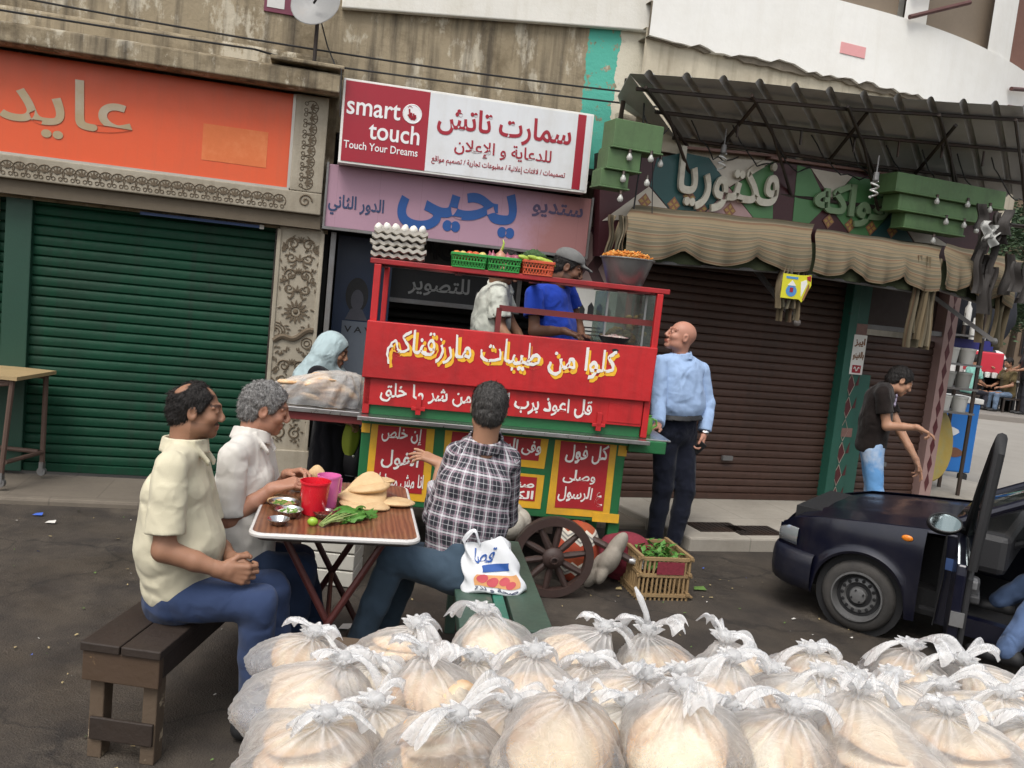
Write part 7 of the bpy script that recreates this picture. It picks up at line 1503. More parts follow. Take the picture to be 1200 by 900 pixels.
def bread_bag(label, px, py, Y, w_, h_, seed, knot=(0, 0), stand=False, lean=0., ears=1., open_=False, nb=5, tall=0., grp='knotted bags of flatbread on the front table'):
    rn = random.Random(seed); c = at(px + 6, py + 14 + max(0, px - 850) * .03, Y); rx_, ry_, rz_ = w_ * .50, w_ * .50 * rn.uniform(.9, 1.1), h_ * .47
    t = thing('bread_bag', label, 'bread bag', (c.x, c.y, c.z - rz_), group=grp)
    lob = [(Vector((rn.uniform(-1, 1), rn.uniform(-1, 1), rn.uniform(-.6, .8))).normalized(), rn.uniform(.08, .20), rn.uniform(2.5, 7)) for _ in range(9)]
    ph = [rn.uniform(0, 6.28) for _ in range(8)]; kd = Vector((knot[0], -.15, 1)).normalized(); kx = (knot[0] + rn.uniform(-.35, .35)) * rx_ * .8; ky = rn.uniform(-.45, .25) * ry_ + knot[1] * ry_; sq = rn.uniform(.55, .85)
    K1 = Vector((c.x + kx, c.y + ky, c.z + rz_ * (rn.uniform(.92, 1.12) + .3 * bool(tall))))
    N, H = 112, 46; vs = []; ga = []
    n1, n2, n3 = rn.choice([11, 13, 15]), rn.choice([19, 23]), rn.choice([31, 37])
    for j in range(H + 1):
        b = j / H
        for i in range(N):
            a = 2 * pi * i / N
            if b < .80:
                q = b / .80; th = pi * (1 - q * .86); d = Vector((sin(th) * cos(a), sin(th) * sin(a), cos(th)))
                r = .94 + sum(am * max(0, d.dot(ax)) ** p for ax, am, p in lob) - .10
                pl = max(0, q - .35) ** 1.3; r += pl * (.045 * sin(n1 * a + ph[0] + 2 * q) + .030 * sin(n2 * a + ph[1] - 3 * q)) + .012 * sin(7 * a + 9 * q + ph[2]) + .010 * sin(13 * a - 14 * q + ph[3]) * sin(5 * q + ph[4])
                r += .030 * (1 - 2 * abs(sin(d.x * 9 + ph[0] + 3 * d.z) * cos(d.y * 8 + ph[3] - 4 * d.z))) + .016 * (1 - 2 * abs(sin(d.x * 21 + d.z * 13 + ph[1] + 2 * sin(d.y * 9)))); d.x = abs(d.x) ** sq * (1 if d.x > 0 else -1); d.y = abs(d.y) ** sq * (1 if d.y > 0 else -1)
                p = Vector((c.x + d.x * rx_ * r, c.y + d.y * ry_ * r, c.z + max(d.z, -.82) * rz_ * r)); g = 0.
                if q > .60:
                    s_ = (q - .60) / .40; s_ = s_ * s_ * (3 - 2 * s_); tgt = K1 + Vector((cos(a), sin(a), 0)) * (.022 + .008 * sin(n1 * a + ph[0])); p = p.lerp(tgt, s_ * .98); g = s_ * (.30 + .40 * max(0, sin(n1 * a + ph[0])) + .3 * max(0, sin(n2 * a + ph[1]))) * .9
            else:
                q = (b - .80) / .20; r = .016 - .006 * sin(pi * min(1, q * 2)) + .016 * q * q; p = K1 + kd * (.030 * q) + Vector((cos(a), sin(a), 0)) * r * (1 + .25 * sin(9 * a + ph[5])); g = .95
            vs.append(p); ga.append(min(1, g))
    m = MB(); m.add(vs, [(j * N + i, j * N + (i + 1) % N, (j + 1) * N + (i + 1) % N, (j + 1) * N + i) for j in range(H) for i in range(N)]); m.f.append(list(range(N - 1, -1, -1))); m.m.append(0)
    m.attr['gather'] = ga; fo = m.build('film', M['film'], t, smooth='all')
    # the knot and its two loose ears
    m = MB(); ga = []; k0 = K1 + kd * .022
    m.ball(k0, (.020, .017, .016), 14, 10); ga += [.55] * len(m.v)
    for e in range(2):
        an = ph[6] + e * rn.uniform(2.0, 3.6); L = rn.uniform(.07, .13) * ears * (1.35 if tall else 1); wd = rn.uniform(.03, .055); up = rn.uniform(.15, 1.0); o_ = Vector((cos(an), sin(an) * .7, 0)); sd = Vector((-sin(an), cos(an), .3)).normalized(); n0 = len(m.v); f_ = rn.uniform(3, 8)
        m.grid(lambda a, b: k0 + o_ * L * b * (1 - .25 * b) + Vector((0, 0, L * (up * b - .75 * b * b))) + sd * (a - .5) * wd * (.3 + 1.4 * b) * (1 - .5 * max(0, b - .7)) + Vector((0, 0, .007 * sin(a * 14 + f_ + b * 5) * (.4 + b))) + o_ * .012 * sin(a * 9 + f_) * b, 16, 14)
        ga += [.50 + .4 * abs(sin((q % 17) * .9 + f_)) for q in range(len(m.v) - n0)]
    if tall:
        n0 = len(m.v); L = tall; m.tube([k0, k0 + Vector((-.012, 0, L * .4)), k0 + Vector((-.03, 0, L * .75)), k0 + Vector((-.045, 0, L))], [.009, .007, .008, .003], 10); ga += [.9] * (len(m.v) - n0)
    m.attr['gather'] = ga; kn = m.build('knot', M['film'], t, smooth='all')
    # the bread inside
    mt = BT[seed % 3]; side = stand or rn.random() < .35; axis = rn.uniform(-25, 25) if stand else rn.choice([-75, 62, 80, -58, 20])
    tl_ = rn.uniform(-24, 26)
    for k in range(nb):
        mt = BT[rn.randrange(3)]; f = (k + .5) / nb - .5; m = MB(); r_ = min(rx_, ry_) * rn.uniform(.80, .88)
        if side: Mx = Matrix.Rotation(R(axis), 4, 'Z') @ Matrix.Rotation(R(rn.uniform(52, 74) + lean), 4, 'X'); off = Vector((rn.uniform(-.006, .006), f * ry_ * 1.25, -.006 + rz_ * .04)); off = Matrix.Rotation(R(axis), 3, 'Z') @ off; r_ = min(rx_ * .86, rz_ * .90)
        else: Mx = Matrix.Rotation(R(rn.uniform(0, 360)), 4, 'Z') @ Matrix.Rotation(R(rn.uniform(-10, 10) + lean * .5 + tl_), 4, 'X'); off = Vector((rn.uniform(-.008, .008), rn.uniform(-.008, .008), f * rz_ * 1.5 - rz_ * .14)); r_ *= (1 - .5 * max(0, f) - .3 * max(0, -f))
        flatbread(m, c + off, r_, (rz_ * 1.75 / nb * .47) if not side else (ry_ * 1.5 / nb * .47), seed * 11 + k, Mx); 
        for i, p in enumerate(m.v):
            q = p - c; u = Vector((q.x / rx_, q.y / ry_, q.z / rz_)); L = u.length; lim = .84 if u.z > .3 else .93
            if L > lim: q *= lim / L * (1 + .04 * min(1, L - lim)); m.v[i] = c + q
        m.build('flatbread', mt, t, smooth='all')
    return t
BG = [ # label, px, py, Y, width, height, knot offset, options
 ('low knotted bread bag at the far left corner of the heap beside the seated man', 352, 762, 1.98, .25, .15, (.3, .1), dict()),
 ('far row bread bag with a two eared white knot below the table leg', 462, 752, 2.05, .21, .14, (.2, 0), dict(ears=1.2)),
 ('clear bread bag showing one whole round flatbread below the green bench', 568, 752, 2.02, .22, .17, (-.5, .2), dict(lean=-18, stand=True, nb=3)),
 ('knotted bread bag in the far row below the shopping bag', 662, 762, 2.02, .22, .15, (.6, 0), dict()),
 ('bread bag with a long twisted white tail standing up from its knot', 762, 770, 2.02, .23, .15, (-.1, .1), dict(tall=.10)),
 ('wide pale bread bag in the far row in front of the open road', 862, 782, 2.0, .25, .15, (-.2, 0), dict()),
 ('knotted bread bag in the far row below the front of the dark car', 955, 782, 2.04, .25, .15, (-.1, 0), dict()),
 ('bread bag with a looped white handle below the front car wheel', 1062, 778, 2.08, .23, .13, (-.3, 0), dict(ears=1.6)),
 ('clear bread bag at the far right below the open car door', 1155, 790, 2.04, .25, .15, (-.6, 0), dict(stand=True)),
 ('large bread bag of browned loaves at the left edge of the second row', 352, 812, 1.72, .27, .17, (.45, .1), dict(lean=8)),
 ('bread bag in the second row with a crisp gathered white knot', 505, 808, 1.76, .24, .16, (-.2, .1), dict()),
 ('bread bag in the second row with its knot leaning back between two others', 622, 812, 1.74, .23, .16, (.1, .3), dict()),
 ('small bread bag with a pinched top in the second row by the middle', 722, 812, 1.74, .22, .15, (.4, 0), dict()),
 ('bread bag in the second row beside the large smooth front bag', 830, 815, 1.76, .22, .15, (.2, .2), dict()),
 ('crumpled bread bag in the second row below the car bumper', 945, 818, 1.76, .24, .15, (.1, .1), dict()),
 ('bread bag in the second row below the gap between wheel and door', 1045, 822, 1.78, .23, .15, (.1, 0), dict()),
 ('bread bag at the right end of the second row cut by the frame', 1150, 832, 1.76, .26, .15, (.2, .1), dict()),
 ('large front bread bag at the left corner with a folded white knot', 362, 872, 1.50, .27, .19, (.25, 0), dict()),
 ('front bread bag with a wide splayed white knot beside the left corner bag', 512, 868, 1.52, .24, .18, (.25, -.1), dict(ears=1.3)),
 ('tall front bread bag gathered to a high peak in the middle left', 655, 858, 1.50, .25, .21, (.1, .1), dict(stand=True, tall=.0)),
 ('smooth round front bread bag in the middle of the near row', 790, 862, 1.50, .23, .20, (.0, .3), dict(stand=True)),
 ('dark gapped front bread bag of leaning loaves right of the middle', 905, 872, 1.52, .22, .17, (.0, .2), dict(lean=14, ears=1.3)),
 ('wide front bread bag with long hanging film right of the dark gap', 1012, 862, 1.52, .25, .18, (.0, .2), dict(ears=1.4)),
 ('brownish front bread bag near the right corner of the heap', 1115, 872, 1.50, .25, .18, (-.2, .2), dict()),
 ('front bread bag cut by the right edge of the frame', 1205, 880, 1.52, .24, .17, (-.3, .1), dict())]
for i, (lb, px, py, Y, w_, h_, kn, op) in enumerate(BG): bread_bag(lb, px, py, Y, w_, h_, 31 + i * 7, kn, **op)
for i, (px, py, Y) in enumerate(((430, 800, 1.86), (560, 795, 1.88), (690, 800, 1.86), (800, 805, 1.88), (905, 810, 1.88), (1005, 812, 1.9), (1105, 815, 1.9), (440, 850, 1.62), (580, 850, 1.62), (715, 850, 1.62), (860, 855, 1.64), (965, 858, 1.64), (1070, 858, 1.64), (1165, 860, 1.66))): bread_bag('crumpled bread bag lying low between the others, mostly hidden by them', px, py + 8, Y, .24, .15, 401 + i * 5, (.1 * (i % 3 - 1), 0), grp='bread bags lying low in the heap')
# the big bag of bread on the cart's side shelf
c = CT.M @ Vector((-.30, .32, .91)); t = thing('bread_sack', 'large clear plastic sack of flatbread on the shelf at the left end of the cart', 'bread sack', c); rn = random.Random(77)
for k in range(15):
    u = rn.uniform(-.19, .17); lv = k % 3; m = MB(); flatbread(m, c + Vector((u, rn.uniform(-.08, .08), .035 + lv * .052 * (1 - abs(u) * 1.6))), .085, .022, 300 + k, rx(rn.uniform(-20, 20), rn.uniform(-30, 30), rn.uniform(0, 360))); m.build('flatbread', BT[k % 2], t, smooth='all')
def sackf(a, b):
    g = 2 * pi * a; x = cos(g); y = sin(g); w_ = .29 * (1 - .45 * b ** 2.2); d_ = .17 * (1 - .6 * b ** 2); z = .20 * (1 - (1 - b) ** 1.6) * (1 - .30 * max(0, -x)) ; s_ = .012 * sin(9 * g + 5 * b) + .010 * sin(17 * g - 7 * b)
    return c + Vector(((w_ + s_) * abs(x) ** .75 * (1 if x > 0 else -1) + .05 * b - (.09 * (1 - b) if x < -.7 else 0) * (1 - b), (d_ + s_) * y, .003 + z + .008 * sin(11 * g + 6 * b) * b))
m = MB(); m.grid(sackf, 90, 26); top = m.v[-1]; m.add([c + Vector((.05, 0, .205))], []); n = len(m.v) - 1; base_ = 26 * 91
for i in range(90): m.f.append([base_ + i, base_ + i + 1, n]); m.m.append(0)
m.attr['gather'] = [.12 + .15 * abs(sin(i * .37)) for i in range(len(m.v))]; m.build('film', M['film'], t, smooth='all')
# ================================================================ the dark blue car with its driver's door open
CA = 36; CS = .80; CB = Vector((cos(R(-CA)), sin(R(-CA)), 0))    # backwards along the car
c0 = onz(1003, 700, .208); c0.z = 0                       # near front wheel's foot
CF = Frame((c0.x, c0.y), -CA); CF.M = CF.M @ Matrix.Scale(CS, 4); CF.I = CF.M.inverted()                           # x backwards, -y towards the camera side, z up
t = thing('parked_car', 'dark blue hatchback car with its near front door wide open', 'car', (1.2, .8, 0), CF)
paint = NT('navy_paint'); cc = paint.mix(paint.noise(1.5, 4), (.0025, .0032, .012), (.004, .005, .018)); cc = paint.mix(paint.math('MULTIPLY', paint.ramp(paint.noise(3, 7, .7), [(.45, 0), (.75, 1)]), .25), cc, (.05, .045, .04)); paint.bsdf(Base_Color=cc, Roughness=paint.math('MULTIPLY_ADD', paint.noise(6, 5), .2, .22), Coat_Weight=.4, Coat_Roughness=.12, Metallic=.2)
plast = pm('car_plastic', (.022, .022, .024), .2, 12, .5, bump=.2, bs=200); dark = flat('car_dark', (.008, .008, .009), .7); cgl = NT('car_glass'); cgl.bsdf(Base_Color=(.02, .03, .03), Roughness=.05, Transmission_Weight=.7, IOR=1.1)
WR, AR_, HW = .26, .31, .80
def top(x):        # bonnet, windscreen, roof and tail line
    P = [(-.62, .63), (-.54, .70), (-.34, .755), (.0, .80), (.40, .845), (.62, .88), (1.35, 1.36), (1.6, 1.40), (2.4, 1.37), (2.75, 1.28), (3.05, .92), (3.15, .85)]
    for (a, za), (b, zb) in zip(P, P[1:]):
        if x <= b: return za + (zb - za) * max(0, (x - a) / (b - a))
    return P[-1][1]
def belt(x): return min(top(x), min(.86, .83 + .04 * x))
def width(x): return HW - (.16 * (1 - (x + .64) / .45) ** 2 if x < -.19 else 0) - (.10 * ((x - 2.6) / .55) ** 2 if x > 2.6 else 0)
def low(x):
    z = .20
    for wx in (0, 2.4):
        d = abs(x - wx)
        if d < AR_: z = max(z, WR + math.sqrt(AR_ ** 2 - d * d))
    return z
xs = sorted(set([round(-.64 + .02 * i, 3) for i in range(52)] ))      # front wing up to the door opening
def side(mb, xs, sgn, zt, zl=low):
    rows = 12; vs = []
    for x in xs:
        a, b = zl(x), zt(x)
        for j in range(rows + 1):
            f = j / rows; z = a + (b - a) * f; u = (z - .2) / (.86 - .2); y = width(x) - .05 * max(0, .35 - u) ** 1.5 * 2 - .055 * max(0, u - .72) ** 1.6 * 6; y += .018 * max(0, 1 - abs(math.hypot(x, z - WR) - AR_ - .02) / .035) * (abs(x) < .5)
            vs.append((x, .80 + sgn * -y, z))
    n = rows + 1; mb.add(vs, [((i + 1) * n + j, i * n + j, i * n + j + 1, (i + 1) * n + j + 1) if sgn > 0 else (i * n + j, (i + 1) * n + j, (i + 1) * n + j + 1, i * n + j + 1) for i in range(len(xs) - 1) for j in range(rows)])
m = MB(); side(m, xs, 1, belt); side(m, [round(-.64 + .02 * i, 3) for i in range(190)], -1, belt)
side(m, [round(1.42 + .02 * i, 3) for i in range(88)], 1, belt)                        # rear quarter
bx = [round(-.64 + .04 * i, 3) for i in range(32)]                                      # bonnet
vs = []; nn = 16
for x in bx:
    for j in range(nn + 1): f = j / nn * 2 - 1; w_ = width(x) - .075; vs.append((x, .80 - f * w_, belt(x) - .012 + (.022 * (1 - f * f)) + .012 * max(0, 1 - abs(abs(f) - .55) / .1)))
m.add(vs, [(i * (nn + 1) + j, i * (nn + 1) + j + 1, (i + 1) * (nn + 1) + j + 1, (i + 1) * (nn + 1) + j) for i in range(len(bx) - 1) for j in range(nn)])
for sg in (1, -1): # rolled edge between wing and bonnet
    vs = []
    for x in bx:
        wt = width(x) - .055 * max(0, 1 - .72) ** 1.6 * 6
        for k in range(5): a = R(90 * k / 4); vs.append((x, .80 - sg * (width(x) - .075 + (wt - width(x) + .075) * sin(a)), belt(x) - .012 + .012 * cos(a) - .012 * (1 - cos(a))))
    m.add(vs, [(i * 5 + j, (i + 1) * 5 + j, (i + 1) * 5 + j + 1, i * 5 + j + 1) for i in range(len(bx) - 1) for j in range(4)])
vs = []  # nose panel
for j in range(9):
    for k in range(nn + 1): f = k / nn * 2 - 1; z = .42 + (.665 - .42) * j / 8; vs.append((-.64 + .05 * f * f - .02 * sin(pi * j / 8), .80 - f * (width(-.64) - .0), z))
m.add(vs, [(j * (nn + 1) + k, (j + 1) * (nn + 1) + k, (j + 1) * (nn + 1) + k + 1, j * (nn + 1) + k + 1) for j in range(8) for k in range(nn)])
m.grid(lambda a, b: Vector((1.38 + 1.3 * a, .22 + 1.16 * b, top(1.38 + 1.3 * a) + .03 * sin(pi * b))), 20, 10)   # roof
m.span((.62, .03, .20), (1.52, .12, .32))                                                # sill under the open door
m.span((.50, .05, .22), (.56, .30, .88)); body = m.build('car_body', paint.mat, t, smooth=True)
m = MB()
for sg in (1, -1):
    y0 = .80 - sg * .70; y1 = .80 - sg * .58; m.tube([(.50, y0, .90), (.9, .80 - sg * .65, 1.13), (1.38, y1, 1.385)], [.032, .03, .03], 8); m.tube([(1.38, y1, 1.385), (2.5, y1, 1.37), (3.05, y0, .90)], .035, 8)
    m.tube([(1.50, .80 - sg * .72, .3), (1.52, .80 - sg * .72, .88), (1.56, y1, 1.38)], .035, 8)
m.build('roof_pillar', paint.mat, t, smooth=True)
m = MB(); m.grid(lambda a, b: Vector((.50 + .87 * a, .80 + (b - .5) * 2 * (.66 - .09 * a), .905 + .47 * a + .03 * sin(pi * b))), 10, 10); m.build('windscreen', cgl.mat, t, smooth='all')
# bumper, lamps, indicator
plan = [(-.325, -.012), (-.42, .0), (-.52, .03), (-.60, .085), (-.655, .17), (-.68, .30), (-.692, .5), (-.70, .80)]; plan += [(x, 1.6 - y) for x, y in reversed(plan[:-1])]
def loft(mb, pl, prof):
    k = len(prof); vs = []
    for i, (x, y) in enumerate(pl):
        a = Vector(pl[max(0, i - 1)]); b_ = Vector(pl[min(len(pl) - 1, i + 1)]); d = (b_ - a).normalized(); nx, ny = -abs(d.y), (-abs(d.x) if y < .8 else abs(d.x))
        for (o_, z) in prof: vs.append((x + nx * o_, y + ny * o_, z(x) if callable(z) else z))
    mb.add(vs, [(i * k + j, i * k + j + 1, (i + 1) * k + j + 1, (i + 1) * k + j) for i in range(len(pl) - 1) for j in range(k - 1)])
m = MB(); loft(m, plan, [(-.04, .20), (.005, .23), (.018, .30), (.02, .40), (.012, .455), (-.01, .475), (-.05, .48)]); m.build('bumper', pm('bumper_navy', (.006, .007, .016), .3, 6, .45, dirt=(.05, .045, .04), da=.5), t, smooth='all', fix=True)
lens = NT('lamp_lens'); lens.bsdf(Base_Color=(.55, .58, .6), Roughness=.12, Metallic=.7)
hl = [(x, .80 - width(x)) for x in (-.47, -.52, -.56, -.60, -.63)] + [(-.645, .24), (-.648, .36)]
m = MB(); loft(m, hl, [(-.02, .50), (.008, .505), (.014, .55), (.010, lambda x: min(.63, belt(x) - .035)), (-.02, lambda x: min(.635, belt(x) - .03))]); m.build('headlight', lens.mat, t, smooth='all', fix=True)
q = CF.on(1063, 631, 0.005); m = MB(); m.ball((q.x, .0 + .005, q.z), (.038, .012, .022), 14, 8); m.build('side_indicator', pm('amber', (.75, .22, .02), .1, 9, .25), t, smooth='all')
m = MB(); m.span((.40, .02, .30), (.50, .05, .32)); m.tube([(.20 + .3, .006, .88), (.52, .0, .55), (.50, .0, .22)], .006, 5); m.build('door_seal', dark, t)
m = MB()
for (x0, x1, z0, z1) in ((.515, .60, .60, .68), (.62, .66, .58, .68)): m.span((x0, .045, z0), (x1, .05, z1))
m.build('sticker', flat('sticker_blue', (.10, .18, .42), .3), t)
# front wheel and the others
def car_wheel(x, y, side_):
    T = Matrix.Translation((x, y, WR)) @ Matrix.Rotation(R(90 * side_), 4, 'X') @ Matrix.Scale(.97, 4); m = MB()
    m.lathe([(.175, -.07), (.20, -.075), (WR - .02, -.07), (WR, -.05), (WR, .05), (WR - .02, .075), (.20, .085), (.18, .08), (.175, .07), (.172, 0)], 40, T, closed=True); w_ = m.build('wheel', pm('tyre_rubber', (.035, .033, .031), .25, 9, .8, bump=.3, dirt=(.09, .08, .07), da=.5), t, smooth=True, fix=True)
    m = MB(); m.lathe([(.182, .080), (.180, .100), (.170, .100), (.160, .062), (.152, .012), (.142, .012), (.125, .040), (.10, .046), (.082, .020), (.066, .022), (.056, .060), (.030, .066), (0, .066)], 40, T, cap=False); m.build('rim', pm('steel_rim', (.17, .17, .17), .2, 9, .45, .4, dirt=(.06, .055, .05), da=.5), w_, smooth=True)
    m = MB()
    for k in range(14): g = 2 * pi * k / 14; m.lathe([(0, .004), (.013, .002), (.0135, -.006)], 10, T @ Matrix.Translation((.113 * cos(g), .113 * sin(g), .044)))
    for k in range(4): g = 2 * pi * k / 4 + .4; m.lathe([(0, .012), (.007, .01), (.008, -.004)], 6, T @ Matrix.Translation((.043 * cos(g), .043 * sin(g), .063)))
    m.build('rim_holes', dark, w_)
car_wheel(0, .10, 1); car_wheel(2.4, .10, 1); car_wheel(0, 1.50, -1); car_wheel(2.4, 1.50, -1)
m = MB(); m.lathe([(AR_ - .01, -.02), (AR_ - .01, .25), (.1, .25)], 24, Matrix.Translation((0, .22, WR)) @ Matrix.Rotation(R(90), 4, 'X') @ Matrix.Translation((0, 0, -.1))); m.span((-.66, .18, .22), (.5, 1.42, .40)); m.span((-.6, .35, .40), (.45, 1.25, .74)); m.build('wheel_arch', dark, t)
# inside: dash, wheel, seat, floor
m = MB(); m.span((.56, .1, .62), (.86, 1.5, .90)); m.build('dashboard', plast, t, bevel=.05)
m = MB(); m.span((.5, .1, .20), (2.6, 1.5, .28)); m.span((.48, .1, .25), (.54, 1.5, .85)); m.build('cabin_floor', dark, t)
T = Matrix.Translation((1.0, .45, .86)) @ Matrix.Rotation(R(62), 4, 'Y'); m = MB(); m.tube([T @ Vector((.18 * cos(g), .18 * sin(g), 0)) for g in [2 * pi * i / 28 for i in range(28)]], .014, 8, closed=True); m.bar(T @ Vector((-.17, 0, 0)), T @ Vector((.17, 0, 0)), .04, .02); m.tube([T @ Vector((0, 0, 0)), T @ Vector((0, 0, -.25))], .03, 8); m.build('steering_wheel', plast, t, smooth=True)
m = MB(); m.span((1.2, .2, .28), (1.72, .68, .50)); m.box((1.80, .44, .80), (.14, .48, .68), Matrix.Rotation(R(14), 4, 'Y')); m.build('seat', pm('seat_cloth', (.02, .02, .023), .2, 30, .9), t, bevel=.05)
m = MB(); m.tube([(.5, .16, .88), (.9, .22, 1.10), (1.3, .26, 1.32)], .022, 8); m.build('pillar_trim', pm('grey_trim', (.10, .10, .11), .1, 9, .6), t, smooth=True)
# the open door, hinged behind the wheel arch
hx = .62; q = CF.M.to_3x3().inverted() @ Vector((-.46, -.885, 0)); da = math.degrees(math.atan2(q.y, q.x))
dt_ = Matrix.Translation((hx, .0, 0)) @ Matrix.Rotation(R(da), 4, 'Z')       # door runs along +x from the hinge, its cabin face towards +y
def place(mb): mb.v = [dt_ @ p for p in mb.v]; return mb
m = MB(); m.prism([(.0, .34), (.05, .26), (.92, .28), (.98, .40), (1.0, .84), (.99, .90), (.02, .88), (-.02, .6)], -.055, .0); d_ = place(m).build('door', paint.mat, t, bevel=.012)
m = MB(); m.prism([(.03, .36), (.07, .29), (.90, .31), (.95, .42), (.97, .82), (.95, .89), (.06, .87)], .0, .035); place(m).build('door_card', plast, d_, bevel=.012)
m = MB(); m.tube([(.02, -.01, .88), (.42, .02, 1.26), (.72, .05, 1.54), (.90, .06, 1.62), (.98, .055, 1.54), (1.0, .02, .88)], [.024, .026, .028, .03, .03, .026], 8); place(m).build('window_frame', dark, d_, smooth=True)
m = MB(); m.add([(.06, .0, .88), (.97, .02, .89), (.93, .05, 1.53), (.74, .05, 1.50), (.42, .02, 1.23)], [(0, 1, 2, 3, 4)]); place(m).build('door_glass', cgl.mat, d_)
m = MB(); m.box((.45, .065, .64), (.50, .06, .05)); m.box((.62, .06, .70), (.10, .05, .10)); place(m).build('armrest', pm('armrest_grey', (.045, .045, .048), .2, 20, .55), d_, bevel=.012)
m = MB(); m.lathe([(0, .012), (.035, .014), (.055, .010), (.068, 0)], 24, Matrix.Translation((.26, .035, .47)) @ Matrix.Rotation(R(-90), 4, 'X') @ Matrix.Diagonal((1, 1.3, 1, 1))); place(m).build('speaker', flat('speaker_chrome', (.35, .35, .36), .25, .9), d_, smooth=True)
m = MB(); m.box((.80, .05, .76), (.10, .03, .05)); place(m).build('inner_handle', pm('grey_handle', (.16, .16, .165), .1, 9, .5), d_, bevel=.008)
m = MB(); m.span((.985, -.05, .55), (1.005, .02, .63)); place(m).build('latch', M['grey_iron'], d_)
# door mirror, its glass turned to us by the open door
hp_ = dt_ @ Vector((.10, -.03, .92)); mc = hp_ + CF.I.to_3x3() @ Vector((-.115, -.03, .03)); rot = CF.I.to_3x3() @ (Vector((0, 0, 1.7)) - CF.M @ mc); rq = (rot.normalized() + Vector((.2, -.1, .35))).to_track_quat('Z', 'Y').to_matrix().to_4x4()
m = MB(); T = Matrix.Translation(mc) @ rq; m.ball((0, 0, -.03), (.105, .068, .05), 24, 14, Matrix.Identity(4)); m.v = [T @ p for p in m.v]; m.tube([mc, hp_], .022, 8); mi = m.build('door_mirror', dark, d_, smooth=True)
mg = NT('mirror_glass'); mg.bsdf(Base_Color=(.60, .70, .72), Metallic=1., Roughness=.06); m = MB(); m.prism([(.094 * cos(g), .058 * sin(g)) for g in [2 * pi * i / 28 for i in range(28)]], 0, .004); m.v = [T @ Vector((p.x, p.z, .0185 + p.y)) for p in m.v]; m.build('glass', mg.mat, mi, fix=True)
m = MB(); m.tube([T @ Vector((.096 * cos(g), .060 * sin(g), .020)) for g in [2 * pi * i / 28 for i in range(28)]], .007, 6, closed=True); m.build('mirror_rim', plast, mi, smooth=True)
# driver's leg just inside: a seated person, mostly hidden
sp = CF.M @ Vector((1.45, .44, .55)); f0 = -CB; sdv = Vector((f0.y, -f0.x, 0))
np_ = lambda x, y, z: np.array(CF.M @ Vector((x, y, z)))
J = dict(pelvis=np_(1.5, .44, .56), chest=np_(1.62, .44, .93), head=np_(1.62, .44, 1.22), face=np.array(-CB), up=V(0, 0, 1), shR=np_(1.6, .62, 1.03), elR=np_(1.42, .66, .80), wrR=np_(1.2, .58, .88), shL=np_(1.6, .26, 1.03), elL=np_(1.42, .20, .80), wrL=np_(1.2, .30, .90),
         hipR=np_(1.48, .54, .54), hipL=np_(1.48, .34, .54), knR=np_(1.08, .56, .62), knL=np_(1.10, .20, .60), anR=np_(.82, .56, .36), anL=np_(.95, -.05, .22), toeR=np.array(-CB), toeL=np.array(-CB))
person('driver in blue jeans sitting sideways in the dark car beside the open door', J, dict(shirt=cloth_mat('driver_shirt', (.05, .05, .06), .2), trousers=cloth_mat('driver_jeans', (.09, .14, .26), .2), shoe=M['black'], fit=.01, hem=.0, seed=9, hs=.92, handR=(-np.array(CB), V(0, 0, -1), np.array(sdv), dict(curl=(.7, .9, .6))), handL=(-np.array(CB), V(0, 0, -1), -np.array(sdv), dict(curl=(.7, .9, .6)))), np_(1.5, .44, .28) , h=.010, hh=.006, hm=.005, hair=dict(mat=M['hair_black'], t=.009), skin='skin_brown')
# ================================================================ round the corner and across the far road
def stack_shelf():
    c = onz(1112, 540, .1); t = thing('goods_rack', 'iron rack of white tubs and trays standing round the restaurant corner', 'rack', (4.55, 8.9, .1))
    m = MB()
    for x in (4.1, 4.75):
        for y in (8.8, 9.2): m.bar((x, y, .0), (x, y, 2.0), .03, .03)
    m.build('rack_frame', M['dark_iron'], t)
    for z in (.95, 1.2, 1.45, 1.75): m = MB(); m.span((4.08, 8.78, z), (4.78, 9.22, z + .02)); m.build('shelf', M['grey_iron'], t)
    for i, (z, k) in enumerate(((.97, 4), (1.22, 4), (1.47, 4))):
        for j in range(k):
            o = thing('plastic_tub', ('pale plastic tub on the lowest shelf of the corner rack', 'pale plastic tub on the middle shelf of the corner rack', 'pale plastic tub on the upper shelf of the corner rack')[i], 'tub', (4.16 + j * .17, 8.9, z), group=('tubs on the lowest shelf', 'tubs on the middle shelf', 'tubs on the upper shelf')[i]); b = INFO[o]
            m = MB(); m.lathe([(0, 0), (.065, 0), (.08, .14), (.085, .14), (.085, .16), (0, .165)], 16, Matrix.Translation(b)); m.build('tub_body', flat('tub_%d' % i, ((.55, .55, .52), (.30, .30, .28), (.5, .5, .47))[i], .5), o, smooth=True)
stack_shelf()
c = at(1112, 492, 10.2); t = thing('drinks_cooler', 'blue drinks cooler with a printed front standing on castors round the corner', 'cooler', (c.x, c.y, 0))
m = MB(); m.span((c.x - .20, c.y - .1, .14), (c.x + .30, c.y + .4, .98)); m.build('cooler_body', pm('cooler_blue', (.02, .16, .50), .15, 4, .35), t, bevel=.02)
m = MB(); m.span((c.x - .22, c.y - .12, .98), (c.x + .32, c.y + .42, 1.04)); m.build('lid', M['white_paint'], t, bevel=.01)
m = MB(); rn = random.Random(3)
for k in range(5): x, z = c.x - .05 + rn.uniform(-.1, .25), .35 + rn.random() * .45; m.cur = k % 3; m.prism([(x + .09 * cos(g) * (1 + .3 * sin(2 * g + k)), z + .06 * sin(g)) for g in [2 * pi * i / 12 for i in range(12)]], c.y - .1, c.y - .104 - .001 * k)
